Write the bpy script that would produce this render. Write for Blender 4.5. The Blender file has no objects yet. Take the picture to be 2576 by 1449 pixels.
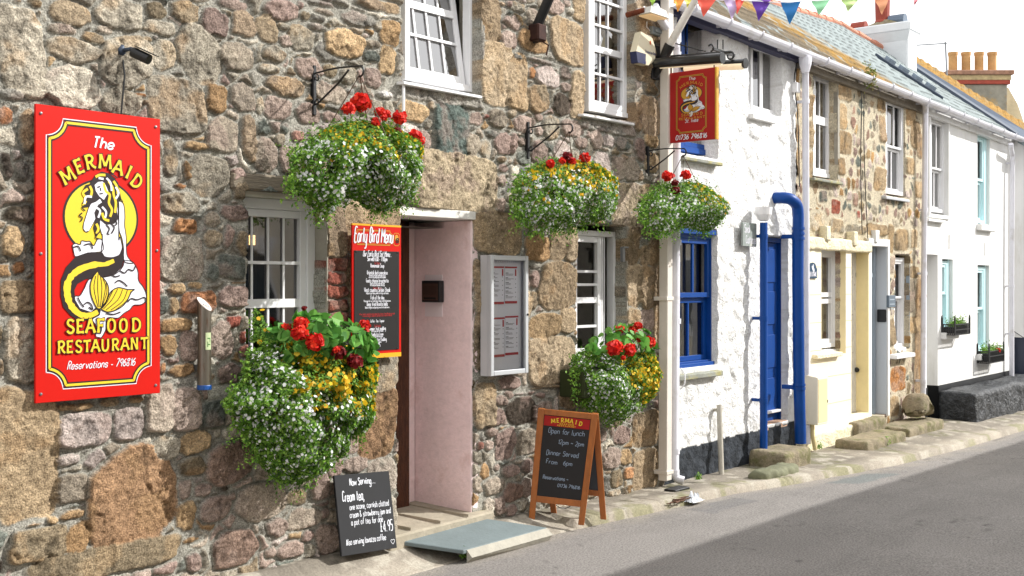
import bpy, math, random
import numpy as np
from mathutils import Vector, Matrix
random.seed(7); RNG = np.random.RandomState(11)
SC = bpy.context.scene
COL = SC.collection
R = math.radians
# ------------------------------------------------------------------ camera
FPX = 2900.0; HOR = 712.0; CX = 1288.0
YAW = math.atan2(2412.0, 2900.0)                  # angle between street and view axis
CAM = np.array([0.0, -5.2, 1.72])
DIR = np.array([math.cos(YAW), math.sin(YAW), 0]); RGT = np.array([math.sin(YAW), -math.cos(YAW), 0]); UPV = np.array([0, 0, 1.0])
cd = bpy.data.cameras.new('camera'); cam = bpy.data.objects.new('camera', cd); COL.objects.link(cam)
cam.location = CAM; cam.rotation_euler = (R(90), 0, YAW - R(90))
cd.sensor_width = 36; cd.lens = FPX / 2576 * 36; cd.shift_y = -(724.5 - HOR) / 2576; cd.clip_end = 3000; cd.clip_start = 0.05
SC.camera = cam
# ------------------------------------------------------------------ frames (street wall planes)
class Frame:
    def __init__(s, ox, oy, a): s.o = np.array([ox, oy, 0.0]); s.a = a; s.c = math.cos(a); s.s = math.sin(a)
    def inv(s, p): d = np.array(p) - s.o; return np.array([d[0]*s.c + d[1]*s.s, -d[0]*s.s + d[1]*s.c, d[2]])
    def invd(s, d): return np.array([d[0]*s.c + d[1]*s.s, -d[0]*s.s + d[1]*s.c, d[2]])
    def out(s, p): return Vector((s.o[0] + p[0]*s.c - p[1]*s.s, s.o[1] + p[0]*s.s + p[1]*s.c, s.o[2] + p[2]))
N0 = Frame(0, 0, 0)
C0 = Frame(8.3, 0, R(1.5))
def ray(px, py): return DIR + (px - CX) / FPX * RGT + (HOR - py) / FPX * UPV
def P(f, px, py, v=0.0):                          # picture point on the plane 'depth v' of a frame -> (u, z)
    c = f.inv(CAM); d = f.invd(ray(px, py)); t = (v - c[1]) / d[1]
    return c[0] + d[0]*t, c[2] + d[2]*t
def PZ(px, py, z=0.0):                            # picture point on level z
    d = ray(px, py); t = (z - CAM[2]) / d[2]; q = CAM + d*t; return q[0], q[1]
def PD(px, py, d): return CAM+ray(px, py)*d
def PU(f, px, py, u):                             # picture point on plane u = const of a frame -> (v, z)
    c = f.inv(CAM); d = f.invd(ray(px, py)); t = (u - c[0]) / d[0]
    return c[1] + d[1]*t, c[2] + d[2]*t
# ------------------------------------------------------------------ colours / materials
def lin(h):
    if not isinstance(h, str): return tuple(h)[:3]
    v = [int(h[i:i+2], 16) / 255 for i in (0, 2, 4)]
    return tuple(x / 12.92 if x <= .04045 else ((x + .055) / 1.055) ** 2.4 for x in v)
MATS = {}
def nd(nt, t, **k):
    n = nt.nodes.new(t)
    for a, b in k.items():
        if a in n.inputs: n.inputs[a].default_value = b
        else: setattr(n, a, b)
    return n
def mat(name, col, rough=.6, metal=0, var=.0, vscale=8, bump=0, bscale=40, spec=.5, col2=None, c2scale=3, c2lo=.5, c2hi=.62, attr=False, speck=0, spscale=130, emit=None, estr=0, alpha=None, trans=0, coat=0, stretch=None, bdist=.01, detail=4):
    if name in MATS: return MATS[name]
    m = bpy.data.materials.new(name); m.use_nodes = True; nt = m.node_tree; L = nt.links.new
    b = nt.nodes['Principled BSDF']; c = lin(col) if col is not None else (.5, .5, .5)
    b.inputs['Base Color'].default_value = (*c, 1); b.inputs['Roughness'].default_value = rough; b.inputs['Metallic'].default_value = metal
    b.inputs['Specular IOR Level'].default_value = spec
    if coat: b.inputs['Coat Weight'].default_value = coat
    if trans: b.inputs['Transmission Weight'].default_value = trans
    if emit: b.inputs['Emission Color'].default_value = (*lin(emit), 1); b.inputs['Emission Strength'].default_value = estr
    tc = nd(nt, 'ShaderNodeTexCoord'); vec = tc.outputs['Object']
    if stretch:
        mp = nd(nt, 'ShaderNodeMapping'); mp.inputs['Scale'].default_value = stretch; L(vec, mp.inputs['Vector']); vec = mp.outputs['Vector']
    cur = None
    if attr:
        a = nd(nt, 'ShaderNodeAttribute', attribute_name='Col'); cur = a.outputs['Color']
    if col2 is not None:
        n = nd(nt, 'ShaderNodeTexNoise', Scale=c2scale, Detail=6, Roughness=.65); L(vec, n.inputs['Vector'])
        mr = nd(nt, 'ShaderNodeMapRange'); mr.inputs['From Min'].default_value = c2lo; mr.inputs['From Max'].default_value = c2hi; L(n.outputs['Fac'], mr.inputs['Value'])
        mx = nd(nt, 'ShaderNodeMix', data_type='RGBA'); L(mr.outputs[0], mx.inputs['Factor'])
        if cur is not None: L(cur, mx.inputs['A'])
        else: mx.inputs['A'].default_value = (*c, 1)
        mx.inputs['B'].default_value = (*lin(col2), 1); cur = mx.outputs['Result']
    for amt, sc, dt in ((var, vscale, 5), (speck, spscale, 3)):
        if amt:
            n = nd(nt, 'ShaderNodeTexNoise', Scale=sc, Detail=dt, Roughness=.7); L(vec, n.inputs['Vector'])
            mr = nd(nt, 'ShaderNodeMapRange'); mr.inputs['From Min'].default_value = .3; mr.inputs['From Max'].default_value = .7
            mr.inputs['To Min'].default_value = 1 - amt; mr.inputs['To Max'].default_value = 1 + amt; L(n.outputs['Fac'], mr.inputs['Value'])
            mx = nd(nt, 'ShaderNodeMix', data_type='RGBA', blend_type='MULTIPLY'); mx.inputs['Factor'].default_value = 1
            if cur is not None: L(cur, mx.inputs['A'])
            else: mx.inputs['A'].default_value = (*c, 1)
            L(mr.outputs[0], mx.inputs['B']); cur = mx.outputs['Result']
    if cur is not None: L(cur, b.inputs['Base Color'])
    if bump:
        n = nd(nt, 'ShaderNodeTexNoise', Scale=bscale, Detail=detail, Roughness=.65); L(vec, n.inputs['Vector'])
        bp = nd(nt, 'ShaderNodeBump'); bp.inputs['Strength'].default_value = bump; bp.inputs['Distance'].default_value = bdist
        L(n.outputs['Fac'], bp.inputs['Height']); L(bp.outputs['Normal'], b.inputs['Normal'])
    MATS[name] = m; return m
def glassmat(name, tint='20272b', rough=.03, refl=.9, thr=.5, ior=1.9):
    """window glass: clear film, mirror at grazing, behind it real room"""
    if name in MATS: return MATS[name]
    m = bpy.data.materials.new(name); m.use_nodes = True; nt = m.node_tree; L = nt.links.new
    for n in list(nt.nodes): nt.nodes.remove(n)
    o = nd(nt, 'ShaderNodeOutputMaterial'); g = nd(nt, 'ShaderNodeBsdfGlossy', Roughness=rough); g.inputs['Color'].default_value = (refl, refl, refl, 1)
    t = nd(nt, 'ShaderNodeBsdfTransparent'); t.inputs['Color'].default_value = (thr, thr, thr, 1)
    fr = nd(nt, 'ShaderNodeFresnel', IOR=ior); tc = nd(nt, 'ShaderNodeTexCoord'); n = nd(nt, 'ShaderNodeTexNoise', Scale=2.2, Detail=1); L(tc.outputs['Object'], n.inputs['Vector'])
    bp = nd(nt, 'ShaderNodeBump'); bp.inputs['Strength'].default_value = .12; bp.inputs['Distance'].default_value = .05; L(n.outputs['Fac'], bp.inputs['Height']); L(bp.outputs['Normal'], g.inputs['Normal'])
    mx = nd(nt, 'ShaderNodeMixShader'); L(fr.outputs[0], mx.inputs[0]); L(t.outputs[0], mx.inputs[1]); L(g.outputs[0], mx.inputs[2]); L(mx.outputs[0], o.inputs['Surface'])
    MATS[name] = m; return m
# ------------------------------------------------------------------ objects
INFO = {}                                         # object name -> (frame, local origin)
def tag(o, label=None, cat=None, group=None, kind=None):
    if label: o['label'] = label
    if cat: o['category'] = cat
    if group: o['group'] = group
    if kind: o['kind'] = kind
    return o
def thing(name, label, cat, loc=(0, 0, 0), f=N0, group=None):
    o = bpy.data.objects.new(name, None); COL.objects.link(o); o.empty_display_size = .1
    o.location = f.out(loc); o.rotation_euler = (0, 0, f.a); tag(o, label, cat, group); INFO[o.name] = (f, Vector(loc)); return o
def place(o, parent, f=N0, loc=(0, 0, 0)):
    """link object whose mesh is in frame coordinates already shifted by its origin"""
    COL.objects.link(o)
    if parent is not None: o.parent = parent; INFO[o.name] = INFO[parent.name]
    else: o.location = f.out(loc); o.rotation_euler = (0, 0, f.a); INFO[o.name] = (f, Vector(loc))
def org(parent, loc):
    return INFO[parent.name][1] if parent is not None else Vector(loc)
class MB:
    def __init__(s): s.v = []; s.f = []; s.mi = []; s.col = None; s.cur = 0; s.sm = False
    def add(s, vs, fs, flip=False):
        n = len(s.v); s.v += [tuple(map(float, p)) for p in vs]
        for f in fs: s.f.append([n + i for i in (reversed(f) if flip else f)]); s.mi.append(s.cur)
        return s
    def box(s, x0, x1, y0, y1, z0, z1, b=0):
        if x0 > x1: x0, x1 = x1, x0
        if y0 > y1: y0, y1 = y1, y0
        if z0 > z1: z0, z1 = z1, z0
        if b <= 0:
            return s.add([(x0,y0,z0),(x1,y0,z0),(x1,y1,z0),(x0,y1,z0),(x0,y0,z1),(x1,y0,z1),(x1,y1,z1),(x0,y1,z1)],
                  [(0,3,2,1),(4,5,6,7),(0,1,5,4),(1,2,6,5),(2,3,7,6),(3,0,4,7)])
        b = min(b, (x1-x0)*.45, (y1-y0)*.45, (z1-z0)*.45)
        return s.hexa([(x0,y0,z0),(x1,y0,z0),(x1,y1,z0),(x0,y1,z0),(x0,y0,z1),(x1,y0,z1),(x1,y1,z1),(x0,y1,z1)], b)
    def hexa(s, c, b=0):
        """eight corners (bottom ccw, top ccw), optional chamfer"""
        if b <= 0: return s.add(c, [(0,3,2,1),(4,5,6,7),(0,1,5,4),(1,2,6,5),(2,3,7,6),(3,0,4,7)])
        c = [Vector(p) for p in c]; faces = [(0,3,2,1),(4,5,6,7),(0,1,5,4),(1,2,6,5),(2,3,7,6),(3,0,4,7)]
        vs = []; idx = {}; fs = []
        for fi, f in enumerate(faces):
            loop = []
            for k, i in enumerate(f):
                p, q, r = c[i], c[f[k-1]], c[f[(k+1) % 4]]
                w = p + (q-p).normalized()*b + (r-p).normalized()*b
                idx[(fi, i)] = len(vs); loop.append(len(vs)); vs.append(w)
            fs.append(loop)
        for fi, f in enumerate(faces):
            for k in range(4):
                i, j = f[k], f[(k+1) % 4]
                for fj in range(fi):
                    g = faces[fj]
                    if i in g and j in g: fs.append([idx[(fi, j)], idx[(fi, i)], idx[(fj, i)], idx[(fj, j)]])
        for i in range(8):
            t = [fi for fi, f in enumerate(faces) if i in f]
            a = [idx[(fi, i)] for fi in t]; n = (vs[a[1]]-vs[a[0]]).cross(vs[a[2]]-vs[a[0]])
            ctr = sum(c, Vector())/8
            if n.dot(c[i]-ctr) < 0: a.reverse()
            fs.append(a)
        return s.add(vs, fs)
    def tube(s, pts, r, n=10, cap=True, taper=None):
        pts = [Vector(p) for p in pts]; rings = []; up = None
        for i, p in enumerate(pts):
            a = pts[max(i-1, 0)]; b = pts[min(i+1, len(pts)-1)]; t = (b-a).normalized() if (b-a).length > 1e-9 else Vector((0,0,1))
            if up is None: up = Vector((0,0,1)) if abs(t.z) < .9 else Vector((1,0,0))
            x = t.cross(up)
            if x.length < 1e-6: x = t.cross(Vector((0,1,0)))
            x.normalize(); y = t.cross(x).normalized(); up = -y if False else x.cross(t)
            rr = r if not hasattr(r, '__len__') else r[i]
            rings.append([p + x*math.cos(2*math.pi*k/n)*rr + y*math.sin(2*math.pi*k/n)*rr for k in range(n)])
        vs = [q for g in rings for q in g]; fs = []
        for i in range(len(rings)-1):
            for k in range(n):
                a = i*n+k; b = i*n+(k+1) % n; fs.append((a, b, b+n, a+n))
        if cap: fs.append(tuple(reversed(range(n)))); fs.append(tuple((len(rings)-1)*n+k for k in range(n)))
        return s.add(vs, fs, flip=True)
    def lathe(s, prof, c=(0,0,0), n=20, axis='z'):
        vs = []; fs = []
        for (r, h) in prof:
            for k in range(n):
                a = 2*math.pi*k/n; x, y = r*math.cos(a), r*math.sin(a)
                vs.append((c[0]+x, c[1]+y, c[2]+h) if axis == 'z' else ((c[0]+x, c[1]+h, c[2]+y) if axis == 'y' else (c[0]+h, c[1]+x, c[2]+y)))
        for i in range(len(prof)-1):
            for k in range(n):
                a = i*n+k; b = i*n+(k+1) % n; fs.append((a, b, b+n, a+n))
        fs.append(tuple(reversed(range(n)))); fs.append(tuple((len(prof)-1)*n+k for k in range(n)))
        return s.add(vs, fs, flip=(axis == 'y'))
    def prism(s, poly, y0, y1):
        """poly in (x,z), extruded from y0 (front) to y1 (back)"""
        n = len(poly); ar = sum(poly[i][0]*poly[(i+1) % n][1]-poly[(i+1) % n][0]*poly[i][1] for i in range(n))
        if ar < 0: poly = poly[::-1]
        vs = [(x, y0, z) for x, z in poly]+[(x, y1, z) for x, z in poly]
        fs = [tuple(range(n)), tuple(reversed(range(n, 2*n)))]+[(i, i+n, (i+1) % n+n, (i+1) % n) for i in range(n)]
        return s.add(vs, fs)
    def xf(s, fn): s.v = [tuple(map(float, fn(*p))) for p in s.v]; return s
    def quad(s, a, b, c, d): return s.add([a, b, c, d], [(0, 1, 2, 3)])
    def strip(s, pts, w, y, wfun=None):
        """flat ribbon in the x,z plane at depth y"""
        n = len(pts); L_, R_ = [], []
        for i in range(n):
            a = pts[max(i-1, 0)]; b = pts[min(i+1, n-1)]; dx, dz = b[0]-a[0], b[1]-a[1]; l = math.hypot(dx, dz) or 1
            ww = w*(wfun(i/(n-1)) if wfun else 1)/2; nx, nz = -dz/l*ww, dx/l*ww
            L_.append((pts[i][0]+nx, y, pts[i][1]+nz)); R_.append((pts[i][0]-nx, y, pts[i][1]-nz))
        vs = L_+R_; return s.add(vs, [(i, n+i, n+i+1, i+1) for i in range(n-1)])
    def build(s, name, mats, parent=None, f=N0, loc=(0, 0, 0), smooth=False, label=None, cat=None, group=None, kind=None, shift=None):
        me = bpy.data.meshes.new(name); o0 = org(parent, loc)
        me.from_pydata([(p[0]-o0[0], p[1]-o0[1], p[2]-o0[2]) for p in s.v], [], s.f)
        if not isinstance(mats, (list, tuple)): mats = [mats]
        for m in mats: me.materials.append(m)
        if len(mats) > 1: me.polygons.foreach_set('material_index', s.mi)
        if smooth: me.polygons.foreach_set('use_smooth', [True]*len(me.polygons))
        if s.col is not None:
            ca = me.color_attributes.new('Col', 'FLOAT_COLOR', 'POINT'); ca.data.foreach_set('color', np.array(s.col, dtype=np.float32).ravel())
        me.update(); o = bpy.data.objects.new(name, me); place(o, parent, f, loc); return tag(o, label, cat, group, kind)
def smooth_angle(o, ang=40):
    me = o.data; me.polygons.foreach_set('use_smooth', [True]*len(me.polygons)); me.set_sharp_from_angle(angle=R(ang)); return o
def catmull(pts, n=6, closed=False):
    out = []; N = len(pts); rng = range(N if closed else N-1)
    for i in rng:
        g = (lambda k: pts[k % N]) if closed else (lambda k: pts[max(0, min(N-1, k))])
        p0, p1, p2, p3 = g(i-1), g(i), g(i+1), g(i+2)
        for j in range(n):
            t = j/n; out.append(tuple(.5*((2*b)+(-a+c)*t+(2*a-5*b+4*c-d)*t*t+(-a+3*b-3*c+d)*t**3) for a, b, c, d in zip(p0, p1, p2, p3)))
    if not closed: out.append(tuple(pts[-1]))
    return out
# ------------------------------------------------------------------ numpy noise
def vnoise(x, z, s, seed=0):
    rs = np.random.RandomState(seed); T = rs.rand(257, 257); T[256] = T[0]; T[:, 256] = T[:, 0]
    X = x/s; Z = z/s; xi = np.floor(X).astype(int); zi = np.floor(Z).astype(int); fx = X-xi; fz = Z-zi
    fx = fx*fx*(3-2*fx); fz = fz*fz*(3-2*fz); xi &= 255; zi &= 255
    return (T[xi, zi]*(1-fx)+T[xi+1, zi]*fx)*(1-fz)+(T[xi, zi+1]*(1-fx)+T[xi+1, zi+1]*fx)*fz
def fbm(x, z, s, o=4, seed=0):
    r = 0; a = 1; t = 0
    for k in range(o): r = r+a*vnoise(x, z, s/2**k, seed+k); t += a; a *= .55
    return r/t
# ------------------------------------------------------------------ stone wall height field
PAL = dict(g=['b3a78f','a79c86','bdb097'], q=['b59a72','ab9069','bda37c'], b=['a08a68','a98f6e','93805f'], c=['c9bda4','c2b69f','d0c5ae'], y=['bd9357','b58a50','c4a06a'],
    o=['c1803c','b9743a','c98a4a'], O=['ad8250','ab8052'], B=['b89c70','b3976c'], p=['b0958480'[:6],'a38678','b9a08e'], P=['a98771','a07c68'], pg=['b5a38c','a89880'], pw=['cbb9ac','c0ada2'],
    r=['b0573a','a84f36'], t=['82867a','757b70'], T=['6a7b72'], s=['8f8a7e','a29b8c'], k=['55483a','4a4036','60533f'], K=['453f35'], w=['c9c4bb','d4cfc6'], L=['b8a27c'], m=['aea799'], x=['d8d0bc'])
def rough_wall(name, u0, u1, z0, z1, res, stones, mortar, openings, m, parent=None, f=N0, loc=(0, 0, 0), filler=0, fill_w=(.03, .09), fill_pal='pppgpgbty', seed=1, mort_amp=.012,
               prot=(.012, .035), vary=.12, topfn=None, botfn=None, gap=.006, edge=.016, sat=1.0, flat=False, stretchz=1.0, zrad=None, **kw):
    nu = int((u1-u0)/res)+1; nz = int((z1-z0)/res)+1
    us = np.linspace(u0, u1, nu); zs = np.linspace(z0, z1, nz); U, Z = np.meshgrid(us, zs, indexing='ij')
    rs = np.random.RandomState(seed); rr = random.Random(seed)
    WU = U+(fbm(U, Z, .06, 3, seed+50)-.5)*.022; WZ = Z+(fbm(U, Z, .06, 3, seed+60)-.5)*.022
    H = (fbm(U, Z, .25, 5, seed)-.5)*mort_amp*2+(fbm(U, Z, .03, 3, seed+9)-.5)*mort_amp*.7
    mc = np.array(lin(mortar)); C = np.ones((nu, nz, 3))*mc*(1+(fbm(U, Z, .15, 4, seed+3)-.5)[..., None]*.35)
    HS = np.zeros_like(H); best = np.full(H.shape, 9.0); fine = fbm(U, Z, .02, 3, seed+20)-.5; mid = fbm(U, Z, .09, 4, seed+30)-.5; mid2 = fbm(U, Z, .05, 3, seed+33)-.5; crk = fbm(U*1.3, Z*.8, .3, 5, seed+37)-.5; crk = np.where(fbm(U, Z, .5, 2, seed+38) > .5, crk, 1)
    def put(cu, cz, a, b, col, ex, ang_=False, rot=0, pr=None, poly=None):
        rad = max(a, b)*1.3+.03
        i0 = max(0, int((cu-rad-u0)/res)); i1 = min(nu, int((cu+rad-u0)/res)+2); j0 = max(0, int((cz-rad-z0)/res)); j1 = min(nz, int((cz+rad-z0)/res)+2)
        if i0 >= i1 or j0 >= j1: return
        sl = (slice(i0, i1), slice(j0, j1)); dx = WU[sl]-cu; dz = WZ[sl]-cz
        if rot: dx, dz = dx*math.cos(rot)+dz*math.sin(rot), -dx*math.sin(rot)+dz*math.cos(rot)
        th = np.arctan2(dz/b, dx/a); w = 1
        for k in (1, 2, 3, 4, 5): w = w+rr.uniform(-1, 1)*vary*.45/k**.4*np.sin(k*th+rr.uniform(0, 6.3))
        sk = rr.uniform(-.12, .12); dx2 = dx+sk*dz
        d = (np.abs(dx2/a)**ex+np.abs(dz/b)**ex)**(1/ex)*w
        if ang_:
            nn_ = rr.randint(5, 8); a0_ = rr.uniform(0, 6.3); xx, zz_ = dx2/a, dz/b
            for k in range(nn_): an = a0_+k*6.283/nn_+rr.uniform(-.3, .3); d = np.maximum(d, (xx*math.cos(an)+zz_*math.sin(an))/rr.uniform(.86, 1.12))
        mn = min(a, b); s = np.clip((1-d)*mn/edge, 0, 1); s = s*s*(3-2*s)
        pr = pr if pr is not None else rr.uniform(*prot)
        tl = rr.uniform(-.25, .25), rr.uniform(-.25, .25)
        dome = 1-.22*np.clip(d, 0, 1)**2
        h = s*(pr*dome*(.8 if flat else 1)+(tl[0]*dx+tl[1]*dz)*.45*(0 if flat else 1)+mid[sl]*pr*(.9)+fine[sl]*.013+np.abs(mid2[sl])*pr*1.5-np.clip(.035-np.abs(crk[sl]), 0, .035)*.25)
        c = np.array(lin(rr.choice(PAL[col]) if col in PAL else col))*rr.uniform(.70, 1.10)
        lum = c.mean(); c = lum+(c-lum)*sat
        inside = (s > 0.02) & (s >= HS_s[sl])
        H2 = HS[sl]; H2[inside] = h[inside]; HS_s[sl] = np.maximum(HS_s[sl], s)
        tint = np.array(lin(rr.choice(PAL['y' if col in 'qgBOyb' else 'p']))); tint = tint.mean()+(tint-tint.mean())*sat
        mm = np.clip((fbm(U[sl], Z[sl], .12, 3, rr.randint(0, 999))-.52)*3, 0, .45)[..., None]
        cc = c*(1+fine[sl][..., None]*.75+mid[sl][..., None]*.6-np.clip(.07-np.abs(crk[sl]), 0, .07)[..., None]*6)*(1-mm)+tint*mm*(1+fine[sl][..., None]*.3)
        bl = np.clip(s*2.2-.35+mid[sl]*.6, 0, 1)[..., None]; old = C[sl]
        new = old*(1-bl)+cc*bl; old[inside] = new[inside]; C[sl] = old
        DO[sl] = np.minimum(DO[sl], (d-1)*mn)
    HS_s = np.zeros_like(H); DO = np.full(H.shape, .5)
    for st in stones:
        cu, cz, a, b, col = st[:5]; ex = st[5] if len(st) > 5 else rr.uniform(2.6, 4.2)
        put(cu, cz, a, b, col, ex, len(st) <= 5 or ex < 3.6)
    if filler:
        sx, sz = fill_w; JX = np.floor(WU/sx).astype(int); JZ = np.floor(WZ/sz).astype(int); M = 400
        jr = np.random.RandomState(seed+5).rand(M, M, 6)
        d1 = np.full(H.shape, 9.0); d2 = np.full(H.shape, 9.0); K = np.zeros(H.shape, int)
        for di in (-2, -1, 0, 1, 2):
            for dj in (-2, -1, 0, 1, 2):
                a = (JX+di) % M; b = (JZ+dj) % M; q = jr[a, b]
                cx = (JX+di+.5*(JZ+dj & 1)+.1+.8*q[..., 0])*sx; cz = (JZ+dj+.1+.8*q[..., 1])*sz
                dd = np.hypot((WU-cx)*(.8+.5*q[..., 2]), (WZ-cz)*1.1)-.022*q[..., 3]
                nw = dd < d1; d2 = np.where(nw, d1, np.minimum(d2, dd)); K = np.where(nw, a*M+b, K); d1 = np.where(nw, dd, d1)
        e = np.minimum((d2-d1)*.62-gap, DO-gap*1.5); e = np.where(jr.reshape(-1, 6)[K, 4] < kw.get('empty', .1), -1, e)
        sF = np.clip(e/edge, 0, 1); sF = sF*sF*(3-2*sF)
        fl = kw.get('fill_list', ['p', 'p', 'p', 'g', 'pg', 'b', 't', 'y', 'pw', 's', 'r'])
        cols = np.zeros((M*M, 3)); prs = np.zeros(M*M)
        for kk in np.unique(K[e > 0]):
            c = np.array(lin(rr.choice(PAL[rr.choice(fl)])))*rr.uniform(.62, 1.12); cols[kk] = c.mean()+(c-c.mean())*sat; prs[kk] = rr.uniform(*prot)
        hF = sF*(prs[K]*(.55+.9*np.clip(e/.03, 0, 1)**.6*.5)+mid*prs[K]*.9+fine*.013+np.abs(mid2)*prs[K]*1.1)
        bl = np.clip(sF*2.2-.35+mid*.6, 0, 1)[..., None]*(sF > HS_s)[..., None]
        C = C*(1-bl)+cols[K]*(1+fine[..., None]*.75+mid[..., None]*.7)*bl; HS = np.where(sF > HS_s, hF, HS); HS_s = np.maximum(HS_s, sF)
    if kw.get('groove', 0): H = H-kw['groove']*np.clip(1-np.abs(DO)/.014, 0, 1)*(HS_s < .3)-kw['groove']*.8*((HS_s > 0) & (HS_s < .25))
    C = C*(1-.2*((HS_s < .35)*np.clip(1-np.abs(DO)/.01, 0, 1)))[..., None] if kw.get('groove', 0) else C
    H = H+HS
    if kw.get('paint'):
        pc = np.array(lin(kw['paint'])); C = pc*(1+(fbm(U, Z, .5, 5, seed+70)-.5)[..., None]*kw.get('pvar', .06))
    if kw.get('colfn'): C = kw['colfn'](U, Z, C, H, HS_s)
    V = -H
    D = np.full(H.shape, -9.0)
    for o in openings:
        jt = o.get('jit', .0); n1 = (vnoise(Z, Z*0+3.3, .13, seed+81)-.5)*jt; n2 = (vnoise(Z, Z*0+7.3, .11, seed+82)-.5)*o.get('jit2', jt)
        d = np.minimum(np.minimum(U-o['u0']-n1, o['u1']+n2-U), np.minimum(Z-o['z0'], o['z1']-Z))
        ins = d > 0; V[ins] = o.get('depth', .2); D = np.maximum(D, d)
    if topfn is not None: kill = Z > topfn(U)
    else: kill = np.zeros(H.shape, bool)
    if botfn is not None: kill |= Z < botfn(U)
    o0 = org(parent, loc)
    co = np.stack([U-o0[0], V-o0[1], Z-o0[2]], -1).reshape(-1, 3)
    idx = np.arange(nu*nz).reshape(nu, nz)
    q = np.stack([idx[:-1, :-1], idx[1:, :-1], idx[1:, 1:], idx[:-1, 1:]], -1)
    gone = (np.minimum(np.minimum(D[:-1, :-1], D[1:, :-1]), np.minimum(D[1:, 1:], D[:-1, 1:])) > 0) | kill[:-1, :-1] | kill[1:, 1:]
    q = q[~gone].reshape(-1, 4)
    used = np.zeros(nu*nz, bool); used[q.ravel()] = True; remap = np.cumsum(used)-1; q = remap[q]; co = co[used]; Cc = C.reshape(-1, 3)[used]
    me = bpy.data.meshes.new(name); me.vertices.add(len(co)); me.vertices.foreach_set('co', co.astype(np.float32).ravel())
    me.loops.add(len(q)*4); me.loops.foreach_set('vertex_index', q.astype(np.int32).ravel())
    me.polygons.add(len(q)); me.polygons.foreach_set('loop_start', np.arange(0, len(q)*4, 4, dtype=np.int32))
    me.polygons.foreach_set('loop_total', np.full(len(q), 4, dtype=np.int32)); me.update(calc_edges=True)
    me.polygons.foreach_set('use_smooth', np.ones(len(q), bool))
    ca = me.color_attributes.new('Col', 'FLOAT_COLOR', 'POINT'); ca.data.foreach_set('color', np.concatenate([np.clip(Cc, .01, .95), np.ones((len(Cc), 1))], 1).astype(np.float32).ravel())
    me.materials.append(m); ob = bpy.data.objects.new(name, me); place(ob, parent, f, loc); return ob
# ------------------------------------------------------------------ light
SUN = Vector((1.1, -1.0, 1.05)).normalized()
sl = bpy.data.lights.new('sun', 'SUN'); sl.energy = 4.7; sl.angle = R(.5); sl.color = (1, .972, .93)
so = bpy.data.objects.new('sun', sl); COL.objects.link(so); so.rotation_euler = (-SUN).to_track_quat('-Z', 'Y').to_euler(); so.location = (5, -8, 12)
w = bpy.data.worlds.new('World'); SC.world = w; w.use_nodes = True; nt = w.node_tree
bg = nt.nodes['Background']; sky = nd(nt, 'ShaderNodeTexSky'); sky.sky_type = 'NISHITA'; sky.sun_disc = False
sky.sun_elevation = math.asin(SUN.z); sky.sun_rotation = math.atan2(SUN.x, SUN.y); sky.dust_density = 3
# thin bright cloud spread over the Nishita sky
tc = nd(nt, 'ShaderNodeTexCoord'); n = nd(nt, 'ShaderNodeTexNoise', Scale=2.5, Detail=6); nt.links.new(tc.outputs['Generated'], n.inputs['Vector'])
mr = nd(nt, 'ShaderNodeMapRange'); mr.inputs['From Min'].default_value = .3; mr.inputs['From Max'].default_value = .62; mr.inputs['To Min'].default_value = .9; mr.inputs['To Max'].default_value = 1; nt.links.new(n.outputs['Fac'], mr.inputs['Value'])
mx = nd(nt, 'ShaderNodeMix', data_type='RGBA'); nt.links.new(mr.outputs[0], mx.inputs['Factor']); nt.links.new(sky.outputs[0], mx.inputs['A']); mx.inputs['B'].default_value = (11.2, 11.2, 11.3, 1)
nt.links.new(mx.outputs['Result'], bg.inputs['Color']); bg.inputs['Strength'].default_value = .125
SC.view_settings.view_transform = 'Standard'; SC.view_settings.look = 'None'; SC.view_settings.exposure = .28; SC.view_settings.gamma = 1
SC.cycles.max_bounces = 6; SC.cycles.diffuse_bounces = 3; SC.cycles.transparent_max_bounces = 12
# ================================================================== street surfaces
EDGE = [(1.0, -.36), (2, -.35), (4.77, -.36), (5.9, -.33), (6.33, -.33), (7.74, -.48), (8.5, -.51), (9.19, -.62), (11.13, -.84), (13, -.86), (15.5, -.8), (20, -.95), (34, -1.2)]
ex_, ey_ = zip(*EDGE)
def edge_y(x): return np.interp(x, ex_, ey_)
def road_z(x): return -.02*np.maximum(np.asarray(x, float)-8, 0)
def base_z(x): return np.interp(x, [2, 4.5, 6, 8, 9, 11, 15, 30], [.17, .15, .12, .06, .05, .04, -.02, -.33])
def height_grid(name, us, ts, fn, m, kind='structure', colfn=None, smooth=True):
    U, T = np.meshgrid(us, ts, indexing='ij'); X, Y, Z = fn(U, T); nu, nt_ = U.shape
    co = np.stack([X, Y, Z], -1).reshape(-1, 3); idx = np.arange(nu*nt_).reshape(nu, nt_)
    q = np.stack([idx[:-1, :-1], idx[1:, :-1], idx[1:, 1:], idx[:-1, 1:]], -1).reshape(-1, 4)
    me = bpy.data.meshes.new(name); me.from_pydata(co.tolist(), [], q.tolist()); me.polygons.foreach_set('use_smooth', [smooth]*len(q))
    if colfn is not None:
        c = colfn(X, Y, Z); c = np.concatenate([c.reshape(-1, 3), np.ones((nu*nt_, 1))], 1).astype(np.float32)
        ca = me.color_attributes.new('Col', 'FLOAT_COLOR', 'POINT'); ca.data.foreach_set('color', c.ravel())
    me.materials.append(m); o = bpy.data.objects.new(name, me); COL.objects.link(o)
    if kind: o['kind'] = kind
    INFO[o.name] = (N0, Vector((0, 0, 0))); return o
M_gravel = mat('ground_soil', '6b665c', .95, var=.2, vscale=2)
height_grid('ground', np.linspace(-900, 1500, 30), np.linspace(-900, 900, 24), lambda U, T: (U, T, -.75+U*0), M_gravel)
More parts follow.
